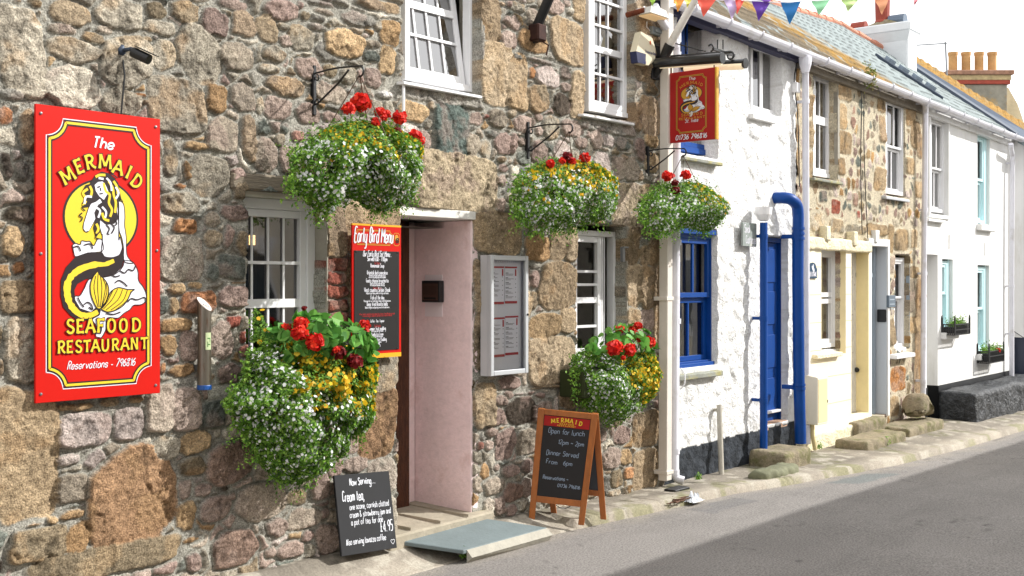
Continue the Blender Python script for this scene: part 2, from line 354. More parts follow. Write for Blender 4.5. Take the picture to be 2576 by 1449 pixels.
M_asph = mat('asphalt', None, .92, attr=True, speck=.5, spscale=80, bump=.6, bscale=160, spec=.25, bdist=.004)
def roadcol(X, Y, Z):
    n = fbm(X, Y, .9, 5, 5)-.5; b = np.array([.222, .208, .196])*(1+n*.35)[..., None]
    g = np.clip((fbm(X*.25, Y, .22, 4, 8)-.60)*6, 0, .25)[..., None]          # worn darker streaks along the street
    b = b*(1-g*.25)
    d = Y-edge_y(X); e = np.clip(1+d/.22+(fbm(X, Y, .2, 3, 12)-.5)*1.6, 0, 1)[..., None]*.4   # sandy dirt gathers by the kerb
    b = b*(1-e)+np.array([.36, .32, .26])*e
    w_ = np.abs(fbm(X+.3*Y, Y, 1.1, 4, 61)-.5); ck = np.clip(1-w_/.0035, 0, 1)*(fbm(X, Y, .8, 2, 62) > .55); b = b*(1-.45*ck[..., None])
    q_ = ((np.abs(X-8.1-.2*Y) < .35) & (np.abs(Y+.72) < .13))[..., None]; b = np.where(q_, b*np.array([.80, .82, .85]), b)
    p = ((np.abs(X-10.05+.55*(Y+1.0)) < .42) & (np.abs(Y+.98-(X-10)*(-.03)) < .13))[..., None]   # a dark patch of mended asphalt
    b = np.where(p, np.array([.17, .18, .175])*(1+n[..., None]*.4), b)
    return b
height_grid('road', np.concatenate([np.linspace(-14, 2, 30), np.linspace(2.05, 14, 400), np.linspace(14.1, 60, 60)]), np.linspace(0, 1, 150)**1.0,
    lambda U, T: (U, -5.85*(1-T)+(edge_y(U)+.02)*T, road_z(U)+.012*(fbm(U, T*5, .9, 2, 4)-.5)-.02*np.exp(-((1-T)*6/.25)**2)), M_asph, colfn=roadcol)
M_pave = mat('pavement_concrete', None, .9, attr=True, speck=.25, spscale=70, bump=.7, bscale=60, spec=.25, bdist=.006)
def pavefn(U, T):
    ey = edge_y(U)+.012*(vnoise(U, U*0, .18, 3)-.5); yw = np.where(U > 8.3, (U-8.3)*math.tan(R(1.5))+.25, .12)
    Y = ey*(1-T)+yw*T; w = yw-ey
    rz = road_z(U); bz = base_z(U)
    t = T*w; kerb = .055*np.clip(t/.03, 0, 1)*(U > 6.55)+.02                       # low kerb, then a dished slope up to the wall
    Z = rz-.03+kerb*np.clip(t/.015, 0, 1)+(bz-rz-kerb)*np.clip((t-.03)/(w*.55), 0, 1)**1.2
    crack = np.abs(((U*1.37+.31*np.sin(U*9)) % 1)-.5) > .488
    Z = Z+(fbm(U, Y, .4, 4, 31)-.5)*.03*np.clip(t/.08, 0, 1)-.012*crack*(t < .3)
    return U, Y, Z
def pavecol(X, Y, Z):
    n = fbm(X, Y, .3, 5, 41); b = np.array([.31, .275, .225])*(1+(n-.5)[..., None]*.7)
    m = np.clip((fbm(X, Y, .22, 4, 44)-.56)*7, 0, .7)*np.clip((X-6.4)/.5, 0, 1); b = b*(1-m[..., None])+np.array([.20, .195, .10])*m[..., None]      # moss
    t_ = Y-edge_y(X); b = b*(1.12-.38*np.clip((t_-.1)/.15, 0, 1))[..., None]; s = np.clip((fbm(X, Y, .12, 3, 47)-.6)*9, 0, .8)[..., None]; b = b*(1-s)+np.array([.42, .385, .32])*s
    return b
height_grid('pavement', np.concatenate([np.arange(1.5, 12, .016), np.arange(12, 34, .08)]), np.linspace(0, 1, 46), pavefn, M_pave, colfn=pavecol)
# ================================================================== restaurant building: rubble wall
ST = """0 0|0 60 325 700 g 4;0 670 190 765 s;380 0 690 200 b;715 -30 1070 230 g;1090 0 1255 150 b;1290 0 1490 180 b;355 165 580 265 pg;720 175 855 260 pg;620 235 785 335 b;350 280 755 490 g;770 260 1120 670 g 3.5;1085 140 1320 270 g;1070 270 1150 325 b;1145 300 1325 540 g;1345 190 1660 640 g 3;1520 60 1720 280 p;1640 -30 1870 80 p;1750 70 1932 280 b;1645 300 1920 540 pg;330 490 735 830 c 3.5;760 655 1050 880 g;1000 690 1105 740 o;1055 750 1120 800 b;1135 590 1530 1010 g 4;1555 640 1705 850 y 4;1740 620 1932 860 pg;1560 880 1800 1160 pg;1230 1020 1350 1330 g;1370 1055 1575 1140 y;1375 1200 1435 1360 y;1300 1380 1420 1430 o;1430 1170 1720 1490 g 3;1820 880 1932 1230 b;-20 800 95 950 o;145 820 275 1140 b;0 1140 85 1350 k;110 1220 215 1360 s;200 -20 320 55 b
0 483|0 265 165 500 y;85 525 190 620 o;20 100 270 230 k;5 670 290 905 B 5;50 950 290 1440 g 4;220 290 275 480 b;240 545 275 610 b;0 480 70 540 g;-20 970 20 1190 b;-20 1240 25 1400 g;1230 0 1495 170 g;1310 205 1490 315 o 4;1215 330 1525 660 c 4;1530 280 1670 420 g;1540 150 1660 260 pg;1670 90 1880 220 p;1680 240 1750 430 p;1780 300 1895 470 b;1640 480 1830 655 t 4;1545 540 1640 680 t;1650 710 1880 880 p;1265 680 1390 770 y;1410 675 1525 725 y;1275 790 1350 920 y;1360 750 1620 920 o 4;1215 950 1440 1060 y 4;1210 1075 1330 1235 y;1350 1050 1500 1280 p;1580 980 1750 1270 p;1705 935 1815 1030 r 5;1820 930 1895 1040 g 5;1815 1050 1895 1145 r 5;1810 1155 1895 1245 r 5;1200 1290 1250 1380 o;1265 1290 1460 1400 y;1640 1290 1830 1449 p
0 966|-30 60 420 1030 B 5;410 140 705 215 y;735 85 910 175 b;950 85 1090 150 y;430 210 830 470 pw 3.6;860 180 1080 420 pw 4;1105 10 1300 360 pg 4;1300 30 1500 350 p 4;1505 130 1690 325 t 4;410 520 610 620 pw;440 670 660 895 pg 4;670 455 1300 1245 O 3.5;1060 400 1130 450 c;1135 390 1345 580 g;1365 350 1585 530 y;1340 540 1545 700 b;1565 430 1910 760 P 3;1345 720 1440 870 p;1465 740 1590 855 p;1505 830 1740 1055 p 2.2;1325 880 1475 1120 y;450 945 640 1030 y;345 985 440 1060 y;70 1070 490 1345 b 5;500 1030 675 1290 y;270 1170 1330 1480 b 5;1365 1150 1505 1210 y;1400 1260 1515 1420 p;1590 1090 1932 1375 P 3;-30 1310 20 1449 k;1645 760 1735 810 k;1690 820 1790 890 p
536.7 966|180 740 550 1040 pg 3;560 790 700 920 b;400 1010 550 1165 p;565 930 800 1110 pg;790 930 855 1020 p;670 1100 760 1190 p;770 1050 930 1290 p;470 1175 680 1320 p;390 1230 465 1320 p;730 670 865 880 p;855 530 970 700 p;980 545 1160 680 p;1005 380 1100 530 p;1110 40 1370 550 O 5;1170 560 1365 830 c 4;1250 840 1370 1240 c 4
644 0|75 -10 310 165 p;0 110 160 330 b;310 0 345 70 p;325 75 400 165 b;365 0 620 55 s;430 60 600 120 pg;380 165 540 240 s;245 185 425 385 g;150 165 245 235 g;175 265 265 355 p;510 205 800 445 y 2.4;640 80 880 215 s 3;750 -20 1090 100 b 4;890 160 945 240 g;935 150 1080 350 y 4;935 340 1040 560 y 4;820 290 935 370 pg;815 380 925 480 t;60 340 220 480 g;20 480 175 570 g;290 430 490 600 p;500 480 610 580 b;85 570 360 735 b;430 620 680 790 pg;640 500 750 640 g;820 510 940 655 p 4;910 680 1035 745 w;680 665 750 710 w;60 730 265 910 p;300 775 475 940 p;490 840 640 930 p;0 720 50 880 g;1070 760 1290 930 y 3;270 985 355 1075 r 4;-20 1030 150 1300 pg;165 1100 330 1300 p;180 930 240 1020 t;140 1010 215 1110 g;1340 790 1590 1180 T 5;1230 980 1320 1130 p;1270 900 1320 980 g;1290 760 1350 830 g;1610 840 1705 950 p;1715 855 1745 900 r;1750 820 1890 970 pg;1570 1010 1690 1180 pg;1690 1050 1775 1200 g;1790 1005 1932 1165 p;1730 980 1830 1040 t;1550 1150 1590 1195 p;1195 1160 1810 1585 L 8;1700 -30 1830 310 q 5;1700 330 1932 790 q 5;1850 120 1932 200 p;1835 230 1932 370 p;1830 10 1875 55 b;1880 0 1932 60 p;1815 1170 1885 1230 b;1820 1235 1890 1310 p;1820 1320 1885 1410 p;1250 1600 1932 1605 s
1274.6 0|0 0 130 95 g;20 120 90 240 p;20 250 65 380 p;290 -20 430 120 p;430 -10 480 50 p;260 110 320 200 g;135 60 250 200 pg;500 -30 590 160 q 5;80 210 310 410 y 2.3;340 150 585 490 q 4;10 420 155 840 q 5;25 400 130 460 s;140 440 380 490 s;220 490 395 670 pw 3;165 505 210 600 o;400 500 475 610 k;400 620 470 700 p;475 540 580 890 q 4;155 640 315 850 b 3;345 700 485 880 k 3;0 820 80 890 g;50 870 185 1010 p;210 850 270 920 p;275 870 400 1050 g;410 900 580 1040 p;215 950 275 1030 p;20 1000 70 1170 p;75 1040 150 1100 p;80 1130 175 1250 t;180 1060 290 1250 p;290 1065 350 1150 t;350 1060 460 1230 pw;510 1030 600 1120 p;630 980 710 1120 p;715 1010 810 1115 pw;810 1030 920 1140 t;960 1050 1040 1210 p;660 1145 780 1325 pw 3;790 1180 900 1350 pg;890 1190 990 1370 pg;850 1165 910 1210 b;770 1290 820 1355 t;1035 1000 1135 1120 y;790 1385 1030 1700 L 6;950 330 1130 620 b 4;960 0 1180 310 b 4;1010 730 1150 1030 b 4;945 770 1005 990 b 5;1040 620 1140 720 b;1040 1150 1140 1300 q;1000 1390 1150 1560 q
966 483|850 40 905 170 p;920 0 1000 80 g;680 160 1020 470 q 4;680 520 785 905 q 5;680 910 780 1320 q 5;1100 590 1165 720 p;1095 750 1150 890 b;1160 540 1440 880 q 3.5;1090 920 1325 1090 y 4;1330 885 1440 1060 q 4;1090 1095 1425 1440 q 5;1070 310 1230 520 y;1245 300 1370 510 q 4;1370 270 1450 530 q 4;1090 535 1190 580 s;1830 260 1932 550 q 4;1830 560 1932 860 q 5;1830 880 1932 1020 q 4;780 1000 1090 1290 q 4;790 720 1090 980 q 4
966 966|680 0 835 330 b 4;850 -70 1020 45 p 3;1070 0 1410 35 q;830 80 925 165 p;825 185 905 310 p;920 100 1140 310 k 3;1110 130 1270 290 p;1140 60 1220 110 p;1320 20 1450 185 q;765 325 850 400 p;760 420 820 510 p;695 430 740 500 r;840 330 990 570 p 3;1000 330 1170 530 pg 3;890 600 1020 710 p;1030 560 1120 680 p;830 600 875 660 p;750 700 905 840 pg;900 740 1040 890 P;1030 700 1120 860 p;830 850 905 1000 p;750 850 830 1000 c;910 900 1000 1000 p;1740 310 1850 460 p;1640 470 1780 640 p;1775 490 1865 620 y;1700 640 1810 790 b;1810 620 1880 720 o;1690 790 1780 860 g;1880 200 2060 470 q 4;1880 490 2060 800 q 4;1580 330 1680 450 p;1200 320 1450 600 pg;1200 650 1500 860 p;1500 600 1640 850 b;1200 880 1560 980 g
1610 483|60 0 160 300 q;80 430 215 690 q 4;0 500 75 680 q 4;0 700 200 1075 q 5;10 1090 130 1300 p;120 1080 210 1449 q 5;0 300 80 420 b
0 0 1|820 650 876 683 r 7;822 686 874 716 r 7;821 719 874 750 r 7;822 753 874 783 r 7;820 786 873 816 r 7;815 518 872 646 b 4;873 500 998 640 q 4;878 660 990 800 q 4;878 805 992 985 g 4;1011 212 1210 268 m 9;1467 290 1596 338 m 9;1208 2 1216 205 m 9"""
def parse_stones(txt, f):
    out = []
    for line in txt.strip().split('\n'):
        o, rest = line.split('|'); oo = [float(q) for q in o.split()]; ox, oy = oo[:2]; sc = oo[2] if len(oo) > 2 else (.2685 if ox == 1610 else 1/3)
        for s in rest.split(';'):
            t = s.split(); x0, y0, x1, y1 = map(float, t[:4]); X0, Y0, X1, Y1 = ox+x0*sc, oy+y0*sc, ox+x1*sc, oy+y1*sc; cy = (Y0+Y1)/2; cx = (X0+X1)/2
            ua = P(f, X0, cy)[0]; ub = P(f, X1, cy)[0]; za = P(f, cx, Y1)[1]; zb = P(f, cx, Y0)[1]
            slope = (HOR-cy)/(3700-cx); infl = abs(slope)*(X1-X0)     # bounding boxes are inflated by the perspective slant
            k = max(.7, 1-infl*.45/max(Y1-Y0, 1))
            e = [float(t[5])] if len(t) > 5 else []
            out.append(((ua+ub)/2, (za+zb)/2, abs(ub-ua)/2*1.12, abs(zb-za)/2*k*1.12, t[4], *e))
    return out
def opening(f, xl, xr, yt_at, yb_at, depth, **k):
    """xl,xr picture columns; yt_at=(px,py) a point of the top edge, yb_at of the bottom edge"""
    my = (yt_at[1]+yb_at[1])/2
    return dict(u0=P(f, xl, my)[0], u1=P(f, xr, my)[0], z1=P(f, *yt_at)[1], z0=P(f, *yb_at)[1], depth=depth, **k)
OW = [opening(N0, 619, 820, (640, 483), (700, 960), .16, jit=.05, jit2=.03), opening(N0, 1010, 1207, (1100, -140), (1015, 208), .16), opening(N0, 1468, 1593, (1500, -140), (1467, 283), .16), opening(N0, 1449, 1574, (1500, 562), (1460, 900), .16, jit=.02)]
OD = opening(N0, 999, 1189, (1189, 534), (1185, 1283), .2, jit=.012); OD['z0'] = .05
REST = thing('restaurant_building', 'granite rubble building with a pink door recess and four white windows', 'building', (2.2, 0, 0))
M_stone = mat('rubble_stone', None, .93, attr=True, speck=.6, spscale=115, var=.16, vscale=22, bump=1, bscale=95, spec=.2, bdist=.016, detail=6)
XR = P(N0, 1667, 900)[0]
rough_wall('wall', 2.1, XR, -.05, 4.35, .0072, parse_stones(ST, N0), 'aeaba0', OW+[OD], M_stone, REST, filler=1, fill_w=(.125, .098), seed=3, gap=.004, edge=.011, groove=.0045, sat=.72, prot=(.008, .026), fill_list=['p','pg','pg','g','p','b','t','y','pw','s','g','c'])
# ================================================================== shared materials
M_upvc = mat('white_upvc', 'e9e9ea', .35, var=.04, vscale=6)
M_whitepaint = mat('white_paint', 'dedbd4', .6, var=.12, vscale=9, bump=.3, bscale=60, col2='8c7c66', c2scale=22, c2lo=.62, c2hi=.72)
M_glass = glassmat('window_glass', ior=2.5); M_skyglass = glassmat('upper_window_glass', ior=4.5, thr=.6); M_glass2 = glassmat('clear_glass', thr=.97, ior=1.35)
M_room = mat('dim_room', '6d675c', .9, var=.3, vscale=3)
M_dark = mat('dark_gap', '15120f', .8)
M_black = mat('black_iron', '17181a', .45, var=.3, vscale=30, bump=.2, bscale=90)
M_pink = mat('pink_paint', 'f8e0e0', .75, var=.09, vscale=4, bump=.7, bscale=22, col2='cfaea8', c2scale=4, c2lo=.56, c2hi=.78, speck=.05, spscale=30)
M_plaster = mat('grey_plaster', 'a09a8d', .9, var=.18, vscale=7, bump=.6, bscale=50)
M_oldwood = mat('weathered_timber', '857a69', .9, var=.35, vscale=10, bump=1, bscale=20, stretch=(1, 6, 14), bdist=.01)
M_brownwood = mat('rotten_brown_wood', '4e2a16', .8, var=.5, vscale=9, bump=.6, bscale=30, stretch=(6, 6, 1.2))
M_slate = mat('slate_slab', '6f7b7d', .7, var=.12, vscale=6, bump=.35, bscale=40)
M_conc = mat('step_concrete', 'a39a88', .92, var=.2, vscale=8, bump=.6, bscale=45, col2='807a52', c2scale=5, c2lo=.6, c2hi=.75)
M_steel = mat('grey_metal', '8a8c8e', .4, metal=.7, var=.1)
M_zinc = mat('silver_frame', 'c9cccf', .4, metal=.3)
def ring(mb, u0, u1, z0, z1, w, v0, v1, wb=None, wt=None, b=.003):
    wb = wb or w; wt = wt or w
    mb.box(u0, u0+w, v0, v1, z0, z1, b); mb.box(u1-w, u1, v0, v1, z0, z1, b)
    mb.box(u0+w, u1-w, v0+.001, v1-.001, z1-wt, z1-.001, b); mb.box(u0+w, u1-w, v0+.001, v1-.001, z0+.001, z0+wb, b)
def window(parent, f, v, rect, fw=.045, sw=.04, bx=(), by=(), bw=.013, m=None, sashrect=None, tilt=0, glass=None, room=None, curtain=None, label=None, name='window', split=None, sash_v=.012):
    """rect (u0,u1,z0,z1); bx: u of upright bars; by: (z, width) of crossbars; all in frame coordinates. split: z of meeting rail of a two-sash window"""
    m = m or M_upvc; u0, u1, z0, z1 = rect; mb = MB(); ring(mb, u0, u1, z0, z1, fw, v, v+.07)
    wo = mb.build(name, m, parent, label=label)
    s0, s1, t0, t1 = sashrect or (u0+fw, u1-fw, z0+fw, z1-fw)
    def tl(mbx):
        if tilt: mbx.v = [(x, y+(z-t0)*math.tan(tilt), z) for x, y, z in mbx.v]
        return mbx
    mb = MB()
    if split is None: ring(mb, s0, s1, t0, t1, sw, v+sash_v, v+.055)
    else: ring(mb, s0, s1, split, t1, sw, v+sash_v, v+.045); ring(mb, s0+.002, s1-.002, t0, split-.002, sw, v+.046, v+.075)
    tl(mb).build('sash', m, wo)
    mb = MB(); g0, g1, h0, h1 = s0+sw, s1-sw, t0+sw, t1-sw; k = 0
    for x in bx: mb.box(x-bw/2, x+bw/2, v+.03, v+.04, h0, h1)
    for z, wd in by: mb.box(g0, g1, v+.02, v+.04, z-wd/2, z+wd/2)
    if len(mb.v): tl(mb).build('glazing_bars', m, wo)
    gv = v+.043 if split is None else v+.07
    tl(MB().quad((g0, gv, h0), (g1, gv, h0), (g1, gv, h1), (g0, gv, h1))).build('glass', glass or M_glass, wo)
    if curtain:
        mb = MB()
        for (a, b_) in curtain:
            n = 40; vs = []
            for i in range(n+1):
                x = s0+(s1-s0)*(a+(b_-a)*i/n); vs += [(x, v+.13+.015*math.sin(i*1.4)+.006*math.sin(i*3.3), h0-.02), (x, v+.13+.012*math.sin(i*1.4+.4), h1+.02)]
            mb.add(vs, [(2*i, 2*i+2, 2*i+3, 2*i+1) for i in range(n)])
        mb.build('curtain', mat('net_curtain', 'd8d6cf', .9, var=.1, vscale=20), wo, smooth=True)
    return wo
def roombox(parent, u0, u1, z0, z1, v0, v1, m=None, name='room'):
    mb = MB(); c = [(u0,v0,z0),(u1,v0,z0),(u1,v1,z0),(u0,v1,z0),(u0,v0,z1),(u1,v0,z1),(u1,v1,z1),(u0,v1,z1)]
    mb.add(c, [(0,1,2,3),(4,7,6,5),(1,5,6,2),(2,6,7,3),(3,7,4,0)]); return mb.build(name, m or M_room, parent)
def px_rect(f, v, xl, xr, top, bot):
    my = (top[1]+bot[1])/2; return (P(f, xl, my, v)[0], P(f, xr, my, v)[0], P(f, *bot, v)[1], P(f, *top, v)[1])
def pu(f, v, x, y): return P(f, x, y, v)[0]
def pz(f, v, x, y): return P(f, x, y, v)[1]
# ================================================================== restaurant windows
v = .1
# lower left window
r = px_rect(N0, v, 583, 793, (793, 508), (700, 930)); o = OW[0]
w1 = window(REST, N0, v, r, fw=.06, sw=.045, bx=[pu(N0, v+.03, x, 650) for x in (634, 675, 714)], by=[(pz(N0, v+.03, 680, 661), .018), (pz(N0, v+.03, 680, 763), .05)], label='white window behind the tall flower planter')
MB().box(o['u0']-.02, o['u1']+.03, .02, .2, r[3], o['z1']+.02, .003).build('head_board', mat('cream_board', 'c9c4b6', .6, var=.08), w1)
MB().box(r[1], o['u1']+.012, -.005, .2, o['z0'], o['z1']).build('reveal', M_plaster, w1)
roombox(w1, o['u0']-1.2, o['u1']+.8, .3, 2.9, .25, 2.6, mat('dark_room', '2e2b27', .9, var=.4, vscale=2))
q = P(N0, 634, 604, .6); MB().tube([(q[0], .6, q[1]-.03), (q[0], .6, q[1]+.03)], .02, 10).build('wall_candle_lamp', mat('candle_glow', 'ffd9a0', .5, emit='ffcf8a', estr=4), w1)
# upper left window, tilted open
r = px_rect(N0, v, 1011, 1185, (1100, -150), (1150, 228)); o = OW[1]
sr = (r[0]+.03, r[1]-.055, r[2]+.05, r[3]-.05)
bxs = [pu(N0, v+.03, x, 170) for x in (1050, 1083, 1116)]; zb = lambda y, x=1080: pz(N0, v+.05, x, y)
w2 = window(REST, N0, v-.03, r, fw=.045, sw=.05, bx=bxs, by=[(zb(98), .018), (zb(20), .05), (zb(-60), .018)], tilt=R(9), sashrect=sr, glass=M_skyglass, label='white upstairs window tilted open', sash_v=.03)
MB().box(r[1], o['u1']+.012, -.006, .2, r[2]-.06, o['z1']).build('reveal', M_plaster, w2)
def sill(parent, f, a, b, v0, th, m, name='sill', over=.03, back=.12):
    (u0, z0), (u1, z1) = P(f, *a, v0), P(f, *b, v0); z = (z0+z1)/2
    mb = MB(); mb.hexa([(u0, v0, z-th), (u1, v0, z-th), (u1, back, z-th+.008), (u0, back, z-th+.008), (u0, v0, z), (u1, v0, z), (u1, back, z+.012), (u0, back, z+.012)], .004)
    return mb.build(name, m, parent)
sill(w2, N0, (1016, 203), (1213, 242), -.06, .02, M_upvc)
roombox(w2, o['u0']-.3, o['u1']+.4, 2.1, 4.6, .25, 2.4)
# upper right window
r = px_rect(N0, v, 1468, 1575, (1520, -150), (1520, 290)); o = OW[2]
w3 = window(REST, N0, v-.05, r, fw=.04, sw=.055, bx=[pu(N0, v, x, 170) for x in (1485, 1505, 1525)], by=[(pz(N0, v, 1510, y), wd) for y, wd in ((68, .018), (128, .05), (190, .018), (5, .018))], glass=M_skyglass, label='white upstairs window beside the alarm box')
MB().box(r[1], o['u1']+.012, -.006, .2, r[2]-.06, o['z1']).build('reveal', M_plaster, w3)
sill(w3, N0, (1468, 285), (1597, 311), -.06, .018, M_upvc)
roombox(w3, o['u0']-.5, o['u1']+.1, 2.1, 4.6, .25, 2.2)
# lower right window, opened
r = px_rect(N0, v, 1440, 1552, (1500, 580), (1480, 905)); o = OW[3]
sr = (r[0]+.03, pu(N0, v, 1516, 740), r[2]+.04, r[3]-.045)
w4 = window(REST, N0, v, r, fw=.045, sw=.05, bx=[], by=[(pz(N0, v+.03, 1470, y), wd) for y, wd in ((683, .02), (716, .02), (755, .045), (821, .02))], sashrect=sr, glass=M_glass2, label='white window standing ajar above the small planter')
mb = MB(); mb.box(sr[1]+.015, sr[1]+.03, v+.02, v+.1, sr[2], sr[3]); mb.box(sr[1]+.05, sr[1]+.06, v+.02, v+.06, sr[2], sr[3]); mb.build('track', M_upvc, w4)
MB().box(r[1], o['u1']+.012, -.004, .2, o['z0'], o['z1']+.0).build('reveal', M_plaster, w4)
mb = MB(); h = pz(N0, 0, 1565, 640); u = pu(N0, 0, 1563, 640); mb.box(u-.018, u+.014, -.03, 0, h-.06, h+.06, .004); mb.box(u-.03, u+.03, -.05, -.03, h+.05, h+.062); mb.build('shutter_hinge', M_steel, w4)
rb = roombox(w4, o['u0']-.9, o['u1']+.2, .4, 2.6, .25, 2.4, mat('pale_room', '9aa69b', .9, var=.12))
# timber lintel over the lower left window
(u0, z0), (u1, _) = P(N0, 586, 478, -.03), P(N0, 850, 500, -.03); z1 = pz(N0, -.03, 600, 432)
z0 = OW[0]['z1']+.005
mb = MB(); nn = 40; rs = np.random.RandomState(4)
mb.box(u0, u1, -.022, .12, z0, z1, .012); mb.build('timber_lintel', M_oldwood, REST)
# ================================================================== door recess
DU0, DU1, DZ1 = OD['u0'], OD['u1'], OD['z1']; TH = .165
dr = MB(); dr.box(DU1-.012, DU1+.06, .004, .62, TH-.02, DZ1-.055, .004); rv = dr.build('door_reveal', M_pink, REST)
mb = MB(); mb.box(DU0-.12, DU0+.004, .05, .6, TH-.02, DZ1-.05); mb.build('door_reveal', M_pink, REST, label='left side of the pink door recess')
lb = MB(); lb.box(DU0-.04, DU1+.02, -.012, .62, DZ1-.052, DZ1+.004, .004); lb.build('door_lintel_board', M_whitepaint, REST)
Y = .56; xa = pu(N0, Y, 1037, 900); xb = pu(N0, Y-.03, 1026, 900); xc = pu(N0, Y-.06, 1015, 900)
fr = MB(); fr.box(xb, DU1+.1, Y, Y+.05, TH, DZ1-.05); fr.box(xb-.002, xa-.004, Y-.03, Y-.002, TH, DZ1-.055, .003); fr.box(xc, xb-.003, Y-.055, Y-.001, TH, DZ1-.055, .003); fr.box(xc-.03, xc-.002, Y-.02, Y, TH, DZ1-.055, .003)
fo = fr.build('door_frame', M_pink, REST)
mb = MB()
for y, hgt in ((915, .10), (778, .13)):
    zz = pz(N0, Y-.06, 1020, y); mb.box(xc+.01, xc+.03, Y-.061, Y-.055, zz-hgt/2, zz+hgt/2, .002)
mb.build('latch_plate', mat('rusty_plate', '3a2a24', .6, metal=.5, var=.3), fo)
dm = MB(); dm.box(DU0-.12, xc-.004, Y-.12, Y-.075, TH, DZ1-.055)
for k in range(5): dm.box(DU0-.1+k*.085, DU0-.03+k*.085, Y-.128, Y-.12, TH+.02, DZ1-.08, .003)
do = dm.build('door', M_brownwood, REST)
mb = MB(); mb.box(DU0-.6, DU1+.2, .63, .66, .0, 2.4); mb.build('passage_wall', M_room, REST)
# threshold and its front step
fa, fb = (5.0, -.12), (5.80, -.06)
th = MB(); th.hexa([(4.93, -.125, .02), (5.98, -.075, .02), (5.98, .62, .02), (4.85, .62, .02), (4.93, -.125, TH), (5.98, -.075, TH), (5.98, .62, TH+.02), (4.85, .62, TH+.02)], .012)
for k in (0, 1, 2): x = 5.15+k*.27; th.box(x, x+.004, -.09, .6, TH+.003, TH+.022)
th.build('threshold', M_conc, REST)
# ------------------------------------------------------------------ slate ramp
rp = thing('slate_ramp', 'grey slate slab laid as a small ramp at the pink doorway', 'ramp', (5.5, -.25, .0))
A_, B_, C_, D_ = [np.array([*PZ(x, y, z), z]) for x, y, z in ((996, 1359, .125), (1218, 1304, .125), (1376, 1327, .07), (1166, 1384, .07))]
dn = np.array([0, 0, -.026]); mid1 = (A_*.55+D_*.45)
mb = MB(); mb.hexa([D_+dn, C_+dn, B_+dn, A_+dn, D_, C_, B_, A_], .004); mb.build('slab', M_slate, rp)
d2 = D_-(D_-A_)*.12; c2 = C_
E_ = [D_+[.10, -.015, -.016], C_+[.05, -.02, -.016]]
mb = MB(); lip0 = D_+np.array([.0, .0, -.004]); lip1 = C_+np.array([0, 0, -.004]); o1 = np.array([.02, -.035, -.045])
mb.add([lip0+[.03, 0, 0], lip1, lip1+o1, lip0+o1+[.02, 0, 0], lip0+[.03, .0, -.08], lip1+[0, 0, -.1]], [(3, 2, 1, 0), (0, 4, 3), (1, 2, 5), (3, 4, 5, 2)])
mb.build('cement_lip', mat('pale_cement', 'a5a195', .9, var=.15, bump=.5), rp)
mb = MB(); q = [A_*(1-t)+B_*t for t in (.32, 1)]; s_ = [D_*(1-t)+C_*t for t in (.22, 1)]; d9 = np.array([0, 0, -.028]); d10 = np.array([0, 0, -.14])
mb.hexa([s_[0]+d10, s_[1]+d10, q[1]+d10, q[0]+d10, s_[0]+d9, s_[1]+d9, q[1]+d9, q[0]+d9]); mb.build('cement_bed', M_conc, rp)
# ================================================================== lettering
GL = {}
for ln in """a6|56 47 27 16 14 23 43 55|57 54 63
b6|1A 13|15 27 47 56 54 43 23 14
c6|56 47 27 16 14 23 43 54
d6|56 47 27 16 14 23 43 55|5A 54 63
e6|15 55 56 47 27 16 14 23 43 54
f5|5A 4A 39 33|17 47
g6|56 47 27 16 14 23 43 55|57 51 40 20 11
h6|1A 13|15 27 47 56 53
i3|17 14 23|1918
j3|27 21 10|2928
k6|1A 13|57 15|25 53
l3|1A 14 23
m8|17 13|15 27 37 46 43|45 57 67 76 73
n6|17 13|15 27 47 56 53
o6|27 16 14 23 43 54 56 47 27
p6|17 10|15 27 47 56 54 43 23 14
q6|56 47 27 16 14 23 43 55|57 50
r5|17 13|15 27 47
s6|56 47 27 16 25 45 54 43 23 14
t5|29 24 33 43|17 47
u6|17 14 23 43 55|57 53
v6|17 33 57
w8|17 23 46 63 77
x6|17 53|57 13
y6|17 14 23 43 55|57 51 40 20
z6|17 57 13 53
06|3A 19 14 33 54 59 3A
14|28 3A 33
26|19 3A 59 57 13 53
36|1A 5A 37 56 54 33 13
46|4A 15 55|48 43
56|5A 1A 17 47 55 43 13
66|4A 17 14 33 54 56 37 15
76|1A 5A 23
86|37 19 3A 59 37 14 33 54 37
96|57 36 18 3A 59 57 43
A6|13 3A 53|25 45
B6|13 1A 4A 58 47 17|47 55 43 13
C6|59 3A 19 14 33 54
D6|1A 13 43 55 58 4A 1A
E6|5A 1A 13 53|17 47
F6|5A 1A 13|17 47
G6|59 3A 19 14 33 54 56 36
H6|1A 13|5A 53|17 57
I3|1A 13
J5|5A 54 33 14
K6|1A 13|5A 16|26 53
L6|1A 13 53
M8|13 1A 46 7A 73
N6|13 1A 53 5A
O6|3A 19 14 33 54 59 3A
P6|13 1A 4A 59 58 47 17
Q6|3A 19 14 33 54 59 3A|35 53
R6|13 1A 4A 59 58 47 17|37 53
S6|59 4A 2A 19 27 47 55 43 23 14
T6|1A 5A|3A 33
U6|1A 14 33 54 5A
V6|1A 33 5A
W8|1A 23 47 63 7A
Y6|1A 36 5A|36 33
Z6|1A 5A 13 53
-5|15 45
~6|15 26 45 56
.3|1323
,3|23 11
&7|63 19 2A 39 15 14 23 43 65
£6|59 4A 29 24 13 53|16 46
'2|1A 19
:3|1424|1727""".split('\n'):
    h, *st = ln.split('|'); B36 = '0123456789ABC'
    GL[h[0]] = (int(h[1]), [[(B36.index(q[i]), B36.index(q[i+1])-3) for i in range(0, len(q), 2)] for q in [s.replace(' ', '') for s in st]])
